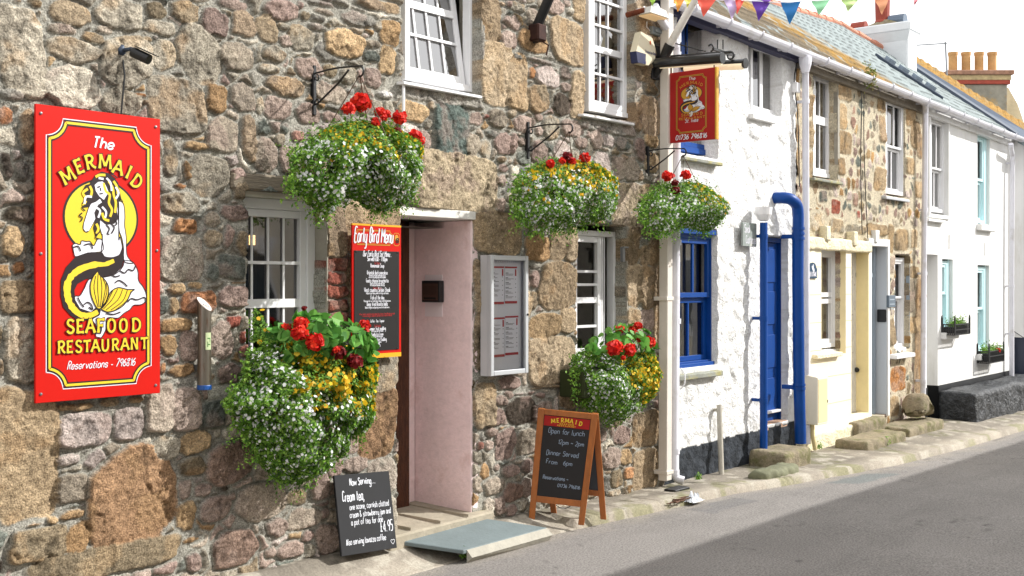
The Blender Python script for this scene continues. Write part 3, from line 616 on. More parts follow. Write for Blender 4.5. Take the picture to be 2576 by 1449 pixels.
def textwidth(t, size, sq=1): return sum((GL[c][0] if c in GL else 4) for c in t)*size/7*sq
def hand(mb, text, u, z, size, wd, y, shear=0, sq=1, slope=0, jit=0, smooth=True, align='l', rr=random.Random(5)):
    """single-stroke lettering in the x,z plane; size = capital height"""
    k = size/7; W_ = textwidth(text, size, sq)
    if align == 'c': u -= W_/2
    x = 0; c_ = 0
    for ch in text:
        if ch in GL:
            w_, sts = GL[ch]; jz = rr.uniform(-jit, jit)*size
            for st in sts:
                pts = catmull(st, 4) if smooth and len(st) > 2 else st
                q = [(u+(x+px_)*k*sq+shear*py_*k, z+jz+py_*k+slope*(x+px_)*k*sq) for px_, py_ in pts]
                mb.strip(q, wd, y-(c_ % 7)*.00008); c_ += 1
            x += w_
        else: x += 4
SER = {'M': [[(.1,0),(.17,1)],[(.17,.97),(.5,.2)],[(.5,.2),(.83,.97)],[(.83,1),(.9,0)]], 'E': [[(.22,0),(.22,1)],[(.2,.93),(.88,.95)],[(.22,.5),(.7,.5)],[(.2,.07),(.88,.07)]],
 'R': [[(.2,0),(.2,1)],[(.2,.93),(.6,.95),(.8,.74),(.6,.5),(.25,.48)],[(.48,.5),(.66,.2),(.92,.03)]], 'A': [[(.06,0),(.5,1)],[(.5,1),(.94,0)],[(.25,.36),(.75,.36)]], 'I': [[(.5,0),(.5,1)]],
 'D': [[(.2,0),(.2,1)],[(.15,.94),(.55,.94),(.87,.7),(.87,.3),(.55,.06),(.15,.06)]], 'S': [[(.85,.82),(.6,.95),(.3,.93),(.18,.74),(.35,.56),(.65,.45),(.85,.27),(.68,.06),(.35,.05),(.12,.2)]],
 'F': [[(.22,0),(.22,1)],[(.2,.93),(.9,.95)],[(.22,.52),(.72,.52)]], 'O': [[(.5,.96),(.2,.82),(.12,.5),(.2,.18),(.5,.04),(.8,.18),(.88,.5),(.8,.82),(.5,.96)]],
 'T': [[(.5,0),(.5,.95)],[(.06,.9),(.94,.93)]], 'U': [[(.17,1),(.17,.35),(.32,.07),(.65,.07),(.83,.35),(.83,1)]], 'N': [[(.17,0),(.17,1)],[(.17,1),(.83,.05)],[(.83,0),(.83,1)]]}
def serif(mbs, ch, cx, cz, w, h, ang, y, t=.17):
    """display letter: ribbon strokes with flared ends; mbs=(outline, face)"""
    ca, sa = math.cos(ang), math.sin(ang)
    for j, (mb, grow, yy) in enumerate(((mbs[0], .11, y), (mbs[1], 0, y-.0009))):
        if mb is None: continue
        for i, st in enumerate(SER[ch]):
            pts = catmull(st, 5) if len(st) > 2 else [st[0], tuple((a+b)/2 for a, b in zip(*st)), st[1]]
            a, b, n = pts[0], pts[-1], len(pts)
            q = [((px_-.5)*w, (pz_-.5)*h) for px_, pz_ in pts]
            if grow:                                    # lengthen ends for the outline
                for e, f_ in ((0, 1), (-1, -2)):
                    dx, dz = q[e][0]-q[f_][0], q[e][1]-q[f_][1]; l = math.hypot(dx, dz) or 1; q[e] = (q[e][0]+dx/l*grow*h*.5, q[e][1]+dz/l*grow*h*.5)
            q = [(cx+a*ca-b*sa, cz+a*sa+b*ca) for a, b in q]
            mb.strip(q, (t+grow)*h, yy-i*.0001, wfun=(lambda s_: 1.25-.5*math.sin(math.pi*s_)) if len(st) == 2 else (lambda s_: .95))
def homog(src):
    """3x3 map from picture quad (tl,tr,br,bl) to the unit square (s right, t up)"""
    dst = [(0, 1), (1, 1), (1, 0), (0, 0)]; A, b = [], []
    for (x, y), (X, Y_) in zip(src, dst): A += [[x, y, 1, 0, 0, 0, -X*x, -X*y], [0, 0, 0, x, y, 1, -Y_*x, -Y_*y]]; b += [X, Y_]
    h = np.linalg.solve(np.array(A, float), np.array(b, float)); Hm = np.append(h, 1).reshape(3, 3)
    return lambda x, y: (lambda q: (q[0]/q[2], q[1]/q[2]))(Hm @ np.array([x, y, 1]))
QUAD = homog([(95, 262), (409, 300), (397, 990), (83, 1015)])
def fa_(x, y): return QUAD((100+x*.3727)*.67083, (360+y*.3727)*.67083)
def fb_(x, y): return QUAD((100+x*.4553)*.67083, (880+y*.4553)*.67083)
def mk(sa, sb=None):
    out = []
    for part in sa.split('|'):
        k, *r = part.split(); fn = fa_ if k == 'A' else fb_
        out += [fn(float(a), float(b)) for a, b in (p.split(',') for p in r)]
    return out
ART = dict(
 torso=mk('A 770,1040 850,1080 925,1062 930,1200 925,1449|B 768,20 785,110 760,170 700,192 640,185 612,150 622,60 622,0|A 755,1400 735,1330 700,1260 720,1150 750,1080'),
 arm=mk('A 925,1062 960,1070 983,1110 990,1220 985,1300 1000,1420|B 818,80 822,170 850,215 870,240 800,225 796,120 785,40 772,0|A 930,1350 925,1200'),
 arm2=mk('A 740,1040 700,1070 650,1090 625,1140 575,1290 570,1340 590,1370 625,1360 690,1240 680,1180 720,1100 760,1075'),
 hair=mk('A 680,830 700,800 760,765 830,780 890,830 930,880 940,960 960,1050 925,1075 910,1160 925,1240 880,1290 800,1300 740,1250 735,1380 690,1420 670,1330 690,1250 660,1190 640,1120 565,1130 560,1080 620,1020 555,980 600,900 640,890'),
 face=mk('A 690,900 700,960 735,1015 780,1050 805,1010 830,975 800,900 770,865 725,870'),
 tail=mk('B 620,150 500,150 400,185 320,270 275,380 270,500 290,600 350,670 420,712 520,705 590,665 600,625 560,600 520,640 430,610 390,540 385,460 410,410 480,370 600,355 720,330 780,270 800,190 785,110 760,170 700,192 640,185'),
 foam=mk('B 800,215 870,230 910,300 915,380 950,430 975,490 975,550 930,580 870,585 840,620 790,650 740,690 650,690 640,780 600,850 555,840 560,760 530,700 590,660 520,640 430,640 390,560 390,510 430,505 470,440 510,370 620,355 720,330 785,270'),
 foam2=mk('B 375,90 400,75 440,85 450,55 490,60 520,60 550,95 580,45 610,40 622,60 620,140 500,155 400,185 385,150'),
 finl=mk('B 580,300 540,350 515,420 520,500 545,570 570,610 600,610 640,560 665,480 660,420 630,370 590,330'),
 finr=mk('B 880,455 820,455 750,440 700,460 670,500 640,560 600,610 650,640 720,625 780,590 820,540 850,480'))
STRIPE = mk('B 715,218 640,248 560,250 450,282 372,335 332,400 325,480 342,560 382,622 440,665 510,668 575,638')
STRANDY = [mk(s) for s in ('A 780,880 800,960 840,1000 830,1080 860,1150 840,1220', 'A 830,860 870,930 880,1000 900,1080 890,1180', 'A 700,820 740,800 800,800', 'A 620,940 570,980 600,1030', 'A 600,1060 570,1110', 'A 880,860 915,920 920,990', 'A 700,1290 720,1340 700,1390', 'A 760,1180 780,1240 830,1260', 'A 640,910 660,960 650,1010')]
STRANDW = [mk(s) for s in ('A 660,1020 600,1020 585,1090', 'A 690,1120 740,1160 720,1230', 'A 810,830 850,880 860,960', 'A 760,1120 800,1170 790,1230', 'A 900,920 930,980 900,1040', 'A 730,830 780,840')]
CURL = [mk(s) for s in ('A 560,1180 530,1210 560,1230 540,1270', 'A 590,1100 560,1130 590,1160', 'A 800,1300 830,1340 810,1390 830,1395', 'A 850,1290 880,1330 850,1390', 'A 890,1240 905,1290 880,1310', 'A 940,1030 970,1070', 'A 720,1380 690,1430 720,1440', 'A 850,790 880,800 920,830', 'B 460,580 490,560 520,580 530,620 500,600', 'B 820,560 850,530 900,540 960,520 970,560', 'B 720,400 750,380 790,400 820,430', 'B 760,300 800,320 830,290 870,300 890,260', 'B 640,650 700,660 760,640', 'B 380,110 420,100 440,140', 'B 470,90 520,80 540,120', 'B 410,520 430,560 460,600', 'B 690,330 720,350 760,340', 'B 570,740 600,770 590,820', 'A 715,925 745,915', 'A 735,990 770,985', 'A 745,930 750,960')]
FINLINE = [mk('B '+s) for s in ('560,345 545,450 575,600', '580,330 575,450 585,600', '600,345 610,450 595,600', '620,370 640,440 605,600', '645,400 650,480 610,590', '700,465 650,560 610,610', '740,450 690,540 620,615', '780,455 740,540 640,625', '820,460 780,550 680,625', '850,470 810,550 720,622')]
MOONC = fa_(757, 1232)
RED, YEL = 'c81c10', 'd9b21f'
M_sred = mat('sign_red', 'c6160a', .5, var=.05, vscale=3, spec=.2); M_syel = mat('sign_yellow', 'e5c62e', .45); M_sdark = mat('sign_black', '1f1216', .45); M_swhite = mat('sign_white', 'e2e2ea', .45)
M_sred2 = mat('dark_sign_red', 'a31a18', .5, var=.08, spec=.3); M_smust = mat('sign_mustard', 'c8962a', .5, var=.05)
def mermaid(parent, T, y, sc, yel=M_syel, red=M_sred, moon=True, detail=True, vflip=1):
    """emblem; T maps (s,t) of the big board to (u,z); sc = metres of board height"""
    lay = {k: MB() for k in 'dywr'}; st = .0005
    def poly(c, pts, l): m_ = lay[c]; q = [T(*p) for p in pts]; n = len(m_.v); m_.v += [(a, y-l*st, b) for a, b in q]; m_.f.append(list(range(n, n+len(q)))); m_.mi.append(0)
    def rib(c, pts, w_, l, wf=None): lay[c].strip([T(*p) for p in catmull(pts, 4)], w_*sc, y-l*st, wf)
    mu, mz = T(*MOONC); ru = abs(T(MOONC[0]+.304, MOONC[1])[0]-mu); rz = abs(T(MOONC[0], MOONC[1]+.135)[1]-mz)
    for c, r_, l in (('d', 1, 0), ('y', .945, 1)): m_ = lay[c]; n = len(m_.v); m_.v += [(mu+math.cos(k*math.pi/24)*ru*r_, y-l*st, mz+math.sin(k*math.pi/24)*rz*r_) for k in range(48)]; m_.f.append(list(range(n, n+48))); m_.mi.append(0)
    poly('w', ART['foam'], 2); poly('w', ART['foam2'], 2)
    for k in ('foam', 'foam2', 'arm', 'arm2', 'torso'): rib('d', ART[k]+ART[k][:1], .003, 5)
    poly('w', ART['torso'], 3); poly('w', ART['arm'], 4); poly('d', ART['tail'], 4.5)
    rr = random.Random(3); jag = [rr.uniform(.8, 1.2) for _ in range(60)]
    rib('y', STRIPE, .019, 5.5, lambda s_: jag[int(s_*59)]*(.75+.5*math.sin(math.pi*s_)))
    for k in ('finl', 'finr'): poly('y', ART[k], 6.5); rib('d', ART[k]+ART[k][:1], .004, 7.5)
    for p in FINLINE: rib('d', p, .0028, 7.7)
    poly('d', ART['hair'], 6); poly('w', ART['face'], 7); poly('w', ART['arm2'], 8)
    for p in STRANDY: rib('y', p, .009, 7.6)
    for p in STRANDW: rib('w', p, .0075, 7.9)
    for p in CURL: rib('d', p, .0045, 9)
    for c, mm in (('d', M_sdark), ('y', yel), ('w', M_swhite)): lay[c].build('mermaid_emblem', mm, parent)
def notch(u0, u1, z0, z1, r, o, n=8):
    """rectangle with scooped corners, pulled in by o"""
    pts = []; R_ = r+o
    for (cx, cz, a0) in ((u0, z0, 90), (u1, z0, 180), (u1, z1, 270), (u0, z1, 0)):
        # arc about the outer corner, from one side to the other
        seq = []
        for k in range(n+1):
            a = R({(u0, z0): 90-90*k/n, (u1, z0): 180-90*k/n, (u1, z1): 270-90*k/n, (u0, z1): 360-90*k/n}[(cx, cz)]); x = cx+R_*math.cos(a); z = cz+R_*math.sin(a)
            seq.append((min(max(x, u0+o), u1-o), min(max(z, z0+o), z1-o)))
        pts += seq
    return pts+[pts[0]]
def border(parent, u0, u1, z0, z1, r, y, lines):
    for i, (o, w_, mm) in enumerate(lines):
        mb = MB(); mb.strip(notch(u0, u1, z0, z1, r, o), w_, y-i*.0004); mb.build('painted_border', mm, parent)
# ================================================================== big mermaid board
(uL, _), (uR, _) = P(N0, 89, 638, -.07), P(N0, 403, 645, -.07)
zT = (pz(N0, -.07, 95, 262)+pz(N0, -.07, 409, 300))/2; zB = (pz(N0, -.07, 83, 1015)+pz(N0, -.07, 397, 990))/2
TILT = .012
def TS(s, t): u = uL+(uR-uL)*s; z = zB+(zT-zB)*t; return u, z
BS = thing('restaurant_sign', 'large red board with a mermaid under a yellow moon, screwed to the stone wall', 'sign', ((uL+uR)/2, -.07, zB))
yS = -.07; MB().box(uL, uR, yS, yS+.014, zB, zT, .002).build('board', M_sred, BS)
mb = MB()
for s, t in ((.04, .03), (.96, .03), (.04, .97), (.96, .97), (.04, .5), (.97, .52)):
    u, z = TS(s, t); MB().lathe([(.001, -.006), (.006, -.005), (.008, 0)], (u, yS, z), 10, 'y').build('screw', M_steel, BS)
    MB().lathe([(.012, 0), (.012, .06)], (u, yS+.014, z), 8, 'y').build('spacer', M_steel, BS)
Wm, Hm_ = uR-uL, zT-zB; ins = .08*Wm
border(BS, uL+ins, uR-ins, zB+.042*Hm_, zT-.04*Hm_, .075*Wm/.6, yS-.0008, [(0, .005, M_swhite), (.0065, .009, M_sdark), (.0165, .012, M_syel), (.026, .007, M_sdark)])
mermaid(BS, TS, yS-.001, Hm_)
fo, fy = MB(), MB()
def word(letters, fn, xs, ys, w_, h_, angs=None, y=yS-.0062):
    for i, ch in enumerate(letters):
        u, z = TS(*fn(xs[i], ys[i])); serif((fo, fy), ch, u, z, w_[i] if hasattr(w_, '__len__') else w_, h_, R(angs[i]) if angs else 0, y)
word('MERMAID', fa_, [415, 532, 645, 797, 930, 1035, 1112], [805, 712, 668, 665, 722, 770, 862], [k*Wm/.62 for k in (.068, .045, .052, .068, .058, .03, .05)], .068*Hm_/1.36, [33, 24, 14, 0, -14, -25, -38])
word('SEAFOOD', fb_, [345, 425, 508, 595, 682, 780, 885], [758, 756, 754, 752, 751, 749, 746], [k*Wm/.62 for k in (.042, .044, .05, .044, .045, .045, .05)], .066*Hm_/1.36)
word('RESTAURANT', fb_, [268, 337, 410, 478, 548, 628, 712, 790, 868, 950], [928, 925, 922, 919, 916, 912, 908, 904, 900, 896], [k*Wm/.62 for k in (.04, .036, .036, .04, .046, .042, .042, .046, .042, .044)], .058*Hm_/1.36)
fo.build('lettering_outline', M_sdark, BS); fy.build('lettering', M_syel, BS)
mb = MB(); u, z = TS(*fa_(780, 530)); hand(mb, 'The', u, z, .052, .009, yS-.002, shear=.25, sq=.9, align='c')
u, z = TS(*fb_(600, 1095)); hand(mb, 'Reservations - 796816', u, z, .036, .0042, yS-.002, shear=.25, sq=.62, align='c', slope=0); mb.build('script_lettering', M_swhite, BS)
# ================================================================== early bird menu
y0 = -.07; (a0, _), (a1, _) = P(N0, 886, 730, y0), P(N0, 1009, 732, y0); b1 = (pz(N0, y0, 888, 561)+pz(N0, y0, 1011, 568))/2; b0 = (pz(N0, y0, 880, 903)+pz(N0, y0, 1007, 898))/2
EB = thing('menu_sign', 'tall red early bird menu board between the window and the pink doorway', 'sign', ((a0+a1)/2, y0, b0)); WW, HH = a1-a0, b1-b0
MB().box(a0, a1, y0, y0+.012, b0+.03*HH, b1-.012*HH, .001).build('board', M_sred, EB)
for za_, zb_ in ((b1-.014*HH, b1), (b0, b0+.032*HH)): MB().box(a0, a1, y0-.001, y0+.013, za_, zb_).build('edge_band', mat('sign_gold', 'e8a91c', .45), EB)
MB().box(a0+.035*WW, a1-.05*WW, y0-.004, y0-.001, b0+.055*HH, b1-.2*HH).build('menu_panel', mat('menu_black', '1f1d1d', .4), EB)
border(EB, a0+.05*WW, a0+.81*WW, b1-.155*HH, b1-.045*HH, .02, y0-.0015, [(0, .004, M_smust), (.007, .002, M_smust)])
border(EB, a0+.84*WW, a0+.96*WW, b1-.155*HH, b1-.06*HH, .008, y0-.0015, [(0, .003, M_smust)])
mb = MB(); cu = a0+.9*WW; cz = b1-.105*HH
for k in range(10): pass
mb.add([(cu+.016*math.cos(t*math.pi/8), y0-.002, cz+.008+.02*math.sin(t*math.pi/8)) for t in range(16)], [tuple(range(16))]); mb.build('emblem', M_smust, EB)
mb = MB(); hand(mb, 's', cu-.01, cz-.02, .04, .007, y0-.003); mb.build('emblem', M_sdark, EB, label='black tail of the small mermaid badge')
mb = MB(); hand(mb, 'Early Bird Menu', a0+.425*WW, b1-.135*HH, .085, .0085, y0-.003, shear=.12, sq=.335, align='c')
cx_ = a0+.49*WW; Z = lambda p: b0+.055*HH+(b1-.2*HH-b0-.055*HH)*p
hand(mb, 'Our Early Bird Set Menu...', cx_, Z(.945), .034, .0035, y0-.006, shear=.2, sq=.38, align='c'); mb2 = MB()
hand(mb, 'Served 6.00 - 7.00pm', cx_, Z(.90), .026, .0032, y0-.006, sq=.42, align='c')
for t, p, s in (('Homemade Soup', .835, 1), ('Oriental duck pancakes', .765, 1), ('Goats cheese bruschetta', .685, 1), ('West country Sirloin Steak', .59, 1.1), ('Fish of the day', .515, 1), ('Deep fried Risotto balls', .45, 1), ('Coffee - Tea - Liqueur', .285, .7), ('Summer fruit pudding', .205, .9), ('Vanilla Ice Cream', .15, .8), ('Bread & Butter Pudding', .095, .9), ('£19.95', .035, 1.1)):
    hand(mb, t, cx_, Z(p), .024*s, .0026*s, y0-.006, sq=.42, align='c', smooth=False)
for t, p in (('Roasted with plum and sesame sauce', .745), ('served with spring onion and cucumber', .728), ('Baked with olives onion and basil', .665), ('With salad and balsamic dressing', .648), ('Grilled to your liking served with chips and tomato', .567), ('Please ask for our fresh fish of today served with potatoes', .49), ('Baked with garlic and parsley served with salad leaves', .425), ('With cream and fruit coulis', .188), ('with local clotted cream', .133), ('with vanilla sauce', .078)):
    hand(mb, t, cx_, Z(p), .0125, .0013, y0-.006, sq=.4, align='c', smooth=False)
mb.build('lettering', M_swhite, EB)
for t, p in (('To Start', .865), ('Main Course', .615), ('To Finish', .235)): hand(mb2, t, cx_, Z(p), .016, .0024, y0-.006, sq=.5, align='c', smooth=False)
for t, p in (('All our food is cooked to order please let us know of any allergies or needs', .36), ('A service charge is added for parties of six or more on the bill', .342)): hand(mb2, t, cx_, Z(p), .0125, .0016, y0-.006, sq=.42, align='c', smooth=False)
mb2.build('red_lettering', mat('red_ink', '9c1e1e', .5), EB)
mb = MB()
for s, t in ((.04, .99), (.96, .99), (.96, .01)): MB().lathe([(.001, -.004), (.006, -.003), (.007, 0)], (a0+.035*WW+(WW*.915)*s, y0-.004, Z(t)), 8, 'y').build('screw', M_sdark, EB)
# ================================================================== menu case
y0 = -.115; q_ = lambda x, y: (966+x/3, 483+y/3)
(a0, _), (a1, _) = P(N0, *q_(808, 930), y0), P(N0, *q_(1092, 920), y0); b1 = (pz(N0, y0, *q_(810, 478))+pz(N0, y0, *q_(1095, 480)))/2; b0 = (pz(N0, y0, *q_(795, 1397))+pz(N0, y0, *q_(1083, 1364)))/2
MC = thing('menu_case', 'silver framed glass menu case with four menu pages right of the pink doorway', 'menu case', ((a0+a1)/2, y0, b0)); WW, HH = a1-a0, b1-b0; fw = .034
mb = MB(); ring(mb, a0, a1, b0, b1, fw, y0, y0+.03, b=.004); mb.box(a0, a0+.012, y0+.03, -.02, b0, b1); mb.box(a1-.012, a1, y0+.03, -.02, b0, b1); mb.box(a0+.012, a1-.012, y0+.03, -.015, b0, b0+.012); mb.box(a0+.012, a1-.012, y0+.03, -.015, b1-.012, b1)
mb.build('case_frame', M_zinc, MC)
MB().box(a0+.012, a1-.012, y0+.045, y0+.055, b0+.012, b1-.012).build('back_panel', mat('case_white', 'eceef2', .5), MC)
MB().quad((a0+fw, y0+.012, b0+fw), (a1-fw, y0+.012, b0+fw), (a1-fw, y0+.012, b1-fw), (a0+fw, y0+.012, b1-fw)).build('glass', M_glass2, MC)
mb = MB()
for k in range(14): x = a0+fw+.01+k*(WW-2*fw-.02)/13.5; mb.box(x, x+.006, y0+.032, y0+.036, b1-fw-.012, b1-fw-.004)
mb.build('light_strip', mat('pale_plastic', 'd8dce2', .4), MC)
M_ink = mat('print_ink', '4a4648', .7); M_redband = mat('print_red', 'b8453f', .6); M_paper = mat('menu_paper', 'f5f6fb', .6)
rr = random.Random(8)
for (s0, s1, t1, t0) in ((.04, .44, .945, .60), (.47, .86, .945, .605), (.04, .46, .48, .12), (.48, .90, .49, .13)):
    A0 = a0+fw+s0*(WW-2*fw); A1 = a0+fw+s1*(WW-2*fw); T1 = b0+fw+t1*(HH-2*fw); T0 = b0+fw+t0*(HH-2*fw)
    pg = MB().box(A0, A1, y0+.040, y0+.043, T0, T1).build('menu_page', M_paper, MC)
    mb = MB(); mb.box(A0, A1, y0+.0388, y0+.0398, T1-.012, T1); mb.box(A0, A1, y0+.0388, y0+.0398, T0, T0+.017); mb.box(A1-.022, A1-.008, y0+.0388, y0+.0398, T1-.065, T1-.018); mb.build('red_band', M_redband, pg)
    mb = MB(); z = T1-.045
    while z > T0+.05:
        n = rr.choice((1, 2, 2)); mb.box(A0+.008, A0+rr.uniform(.03, .045), y0+.0390, y0+.0397, z-.002, z+.002)
        for j in range(n): z -= .0075; mb.box(A0+.008, A0+(A1-A0)*rr.uniform(.45, .72), y0+.0390, y0+.0397, z-.0012, z+.0012)
        mb.box(A1-.02, A1-.012, y0+.0390, y0+.0397, z+.004, z+.008); z -= .018
    mb.build('print', M_ink, pg)
MB().lathe([(.001, -.008), (.007, -.007), (.008, 0)], (a1-.014, y0, b0+HH*.5), 10, 'y').build('lock', M_dark, MC)
# ================================================================== intercom on the pink reveal
uI = DU1-.012; pI = lambda x, y: PU(N0, x, y, uI)
(v0_, z1_), (v1_, z0_) = pI(1114, 691), pI(1070, 796)
IC = thing('door_intercom', 'black door intercom on a pink back plate inside the door recess', 'intercom', (uI, (v0_+v1_)/2, z0_))
MB().box(uI-.006, uI, v0_, v1_, z0_, z1_, .002).build('back_plate', mat('pale_plate', 'f4e8ea', .5), IC)
(v0b, z1b), (v1b, z0b) = PU(N0, 1109, 706, uI-.04), PU(N0, 1064, 760, uI-.04)
mb = MB(); mb.box(uI-.055, uI-.007, v0b, v1b, z0b, z1b, .004); mb.build('housing', mat('black_plastic', '191a1c', .4), IC)
MB().box(uI-.06, uI-.0555, v0b+.015, v1b-.012, z0b+.014, z1b-.02).build('speaker_panel', mat('bronze_panel', '5b4238', .45, metal=.4), IC)
mb = MB(); 
for k in range(9): mb.box(uI-.0608, uI-.0602, v0b+.022, v1b-.02, z0b+.055+k*.007, z0b+.057+k*.007)
mb.box(uI-.063, uI-.0602, v0b+.03, v1b-.03, z0b+.022, z0b+.034); mb.build('grille', M_dark, IC)
# ================================================================== boards on the pavement
def fit(mb, t, u, z, size, wd, y, width, **k): hand(mb, t, u, z, size, wd, y, sq=width/textwidth(t, size), **k)
def board_frame(BL, BR, TL): 
    BL, BR, TL = map(np.array, (BL, BR, TL)); e1 = BR-BL; w = np.linalg.norm(e1); e1 = e1/w; e2 = TL-BL; e2 = e2-e1*np.dot(e1, e2); h = np.linalg.norm(e2); e2 = e2/h; n = np.cross(e1, e2)   # n faces the reader
    return (lambda x, y, z: BL+e1*x+e2*z-n*y), w, h
BLc, BRc, TLc = [np.array([u, vv, z]) for (u, z), vv in ((P(N0, 860, 1400, -.17), -.17), (P(N0, 999, 1378, -.17), -.17), (P(N0, 832, 1197, -.07), -.07))]
T, w_, h_ = board_frame(BLc, BRc, TLc)
M_chalkb = mat('chalkboard', '17181c', .75, var=.25, vscale=5, col2='34363a', c2scale=4, c2lo=.6, c2hi=.8); M_chalk = mat('chalk', 'd9dbe2', .9)
CB = thing('chalkboard', 'small black chalkboard offering cream tea, leaning on the wall left of the doorstep', 'chalkboard', tuple(BLc))
mb = MB(); mb.box(0, w_, 0, .016, 0, h_, .002).xf(T).build('slate', M_chalkb, CB)
mb = MB(); J = .012
for t, x, z, s, wd, W1 in (('Now Serving....', .25, .86, .040, .0052, .47), ('Cream tea,', .10, .665, .058, .006, .39), ('one scone, cornish clotted', .21, .555, .034, .0038, .72), ('cream & strawberry jam and', .2, .455, .034, .0038, .75), ('a pot of tea for one', .21, .36, .034, .0038, .58), ('£4.95', .72, .235, .062, .006, .24), ('Also serving lavazza coffee', .09, .125, .034, .0038, .72)):
    fit(mb, t, w_*x, h_*z, s, wd, -.001, w_*W1, shear=.06, jit=.05)
hx, hz = w_*.93, h_*.09; mb.strip([(hx+.016*math.sin(t)**3, hz+.0135*math.cos(t)-.005*math.cos(2*t)-.002*math.cos(3*t)) for t in [k*math.pi/12 for k in range(25)]], .003, -.001)
mb.xf(T).build('chalk_writing', M_chalk, CB)
# A-board
z_ = .83; FL, FR, BL_, BR_ = [np.array([*PZ(x, y, z), z]) for x, y, z in ((1330, 1306, .055), (1469, 1322, .02), (1392, 1298, .06), (1525, 1308, .025))]
BL_ = FL+(BR_-FR)*np.array([1, .6, 0]); TLp = np.array([6.385, -.13, .835]); TRp = np.array([6.56, -.515, .83])
AB = thing('pavement_sign', 'folding wooden pavement blackboard with lunch and dinner times', 'a-board', tuple((FL+FR+BL_+BR_)/4))
M_oak = mat('varnished_wood', 'a35e26', .45, var=.22, vscale=8, stretch=(3, 3, 1), coat=.2)
TRp = TLp+(FR-FL)/np.linalg.norm(FR-FL)*.425; T, w_, h_ = board_frame(FL, FR, TLp); sk = np.dot(TLp-FL, (FR-FL)/np.linalg.norm(FR-FL)); w2_ = np.linalg.norm(TRp-TLp)
def TA(x, y, z): k = z/h_; return T(sk*k+x*(1+(w2_/w_-1)*k), y, z)
fwd = .042
mb = MB(); mb.box(0, fwd, 0, .02, 0, h_, .002).xf(TA).build('leg', M_oak, AB); mb = MB(); mb.box(w_-fwd, w_, 0, .02, 0, h_, .002).xf(TA).build('leg', M_oak, AB)
MB().box(fwd, w_-fwd, .001, .019, h_-.04, h_-.001, .002).xf(TA).build('rail', M_oak, AB); MB().box(fwd, w_-fwd, .001, .019, .125, .17, .002).xf(TA).build('rail', M_oak, AB)
MB().box(fwd, w_-fwd, .006, .012, .17, h_-.04).xf(TA).build('blackboard', mat('blackboard', '1d1a1b', .7, var=.2), AB)
MB().box(fwd+.004, w_-fwd-.004, .003, .0058, h_-.115, h_-.045).xf(TA).build('header_strip', M_sred2, AB)
g0, g1 = MB(), MB(); wds = [.036, .024, .027, .036, .03, .016, .027]; X_ = w_*.2
for i, ch in enumerate('MERMAID'):
    ph = (i-3)/3.0; cx_ = w_/2+ph*.09; serif((None, g1), ch, cx_, h_-.066-.012*ph*ph, wds[i]*.8, .03, R(-9*ph), .0022, t=.2)
for i, ch in enumerate('SEAFOOD'): serif((None, g1), ch, w_/2+(i-3)*.014, h_-.093, .011, .011, 0, .0022, t=.2)
for i, ch in enumerate('RESTAURANT'): serif((None, g1), ch, w_/2+(i-4.5)*.0125, h_-.106, .010, .0095, 0, .0022, t=.2)
g1.xf(TA).build('header_lettering', M_syel, AB)
mb = MB()
for t, x, z, s, W1 in (('Open for lunch', .2, .79, .036, .62), ('12pm ~ 2pm', .38, .70, .03, .45), ('Dinner Served', .2, .595, .034, .56), ('From   6pm', .21, .515, .03, .46), ('Reservations ~', .18, .375, .026, .45), ('01736 796816', .45, .315, .022, .40)):
    fit(mb, t, w_*x, h_*z, s, .0036, .0045, w_*W1, shear=.08, jit=.06)
mb.xf(TA).build('chalk_writing', mat('blue_chalk', '8f9db0', .9), AB)
T2, wb, hb = board_frame(BR_, BL_, TRp+np.array([.032, .006, 0])); sk2 = np.dot(TRp-BR_, (BL_-BR_)/np.linalg.norm(BL_-BR_))
def TB(x, y, z): k = z/hb; return T2(sk2*k+x*(1+(w2_/wb-1)*k), y, z)
mb = MB(); mb.box(0, fwd, -.02, 0, 0, hb, .002).xf(TB).build('leg', M_oak, AB); mb = MB(); mb.box(wb-fwd, wb, -.02, 0, 0, hb, .002).xf(TB).build('leg', M_oak, AB)
MB().box(fwd, wb-fwd, -.019, -.001, hb-.045, hb-.005).xf(TB).build('rail', M_oak, AB); MB().box(fwd, wb-fwd, -.019, -.001, .17, .21).xf(TB).build('rail', M_oak, AB)
MB().box(fwd, wb-fwd, -.014, -.008, .21, hb-.05).xf(TB).build('blackboard', mat('back_board', '3a4048', .6), AB)
p0 = FL*.5+FR*.5+np.array([0, 0, .12]); p1 = BL_*.5+BR_*.5+np.array([0, 0, .15]); mb = MB(); mb.tube([p0*(1-t)+p1*t+np.array([0, 0, -.2*t*(1-t)*1.0]) for t in [k/10 for k in range(11)]], .003, 6); mb.build('chain', M_black, AB)
# ================================================================== cigarette bin
cu, cz1 = P(N0, 514, 770, -.065); cz0 = pz(N0, -.065, 514, 980); r_ = .036
CG = thing('cigarette_bin', 'slim steel wall-mounted cigarette tube with slanted top beside the big red board', 'cigarette bin', (cu, -.065, cz0))
mb = MB(); n = 28
mb.add([(cu+r_*math.cos(2*math.pi*k/n), -.065+r_*math.sin(2*math.pi*k/n), cz0+.02) for k in range(n)]+[(cu+r_*math.cos(2*math.pi*k/n), -.065+r_*math.sin(2*math.pi*k/n), cz1+.012+.030*math.sin(2*math.pi*k/n)-.014*math.cos(2*math.pi*k/n)) for k in range(n)], [(k, (k+1) % n, n+(k+1) % n, n+k) for k in range(n)])
mb.build('tube', mat('brushed_steel', '8c857a', .38, metal=.9, var=.2, vscale=4, col2='6b3c1c', c2scale=7, c2lo=.55, c2hi=.7, stretch=(6, 6, .8)), CG, smooth=True)
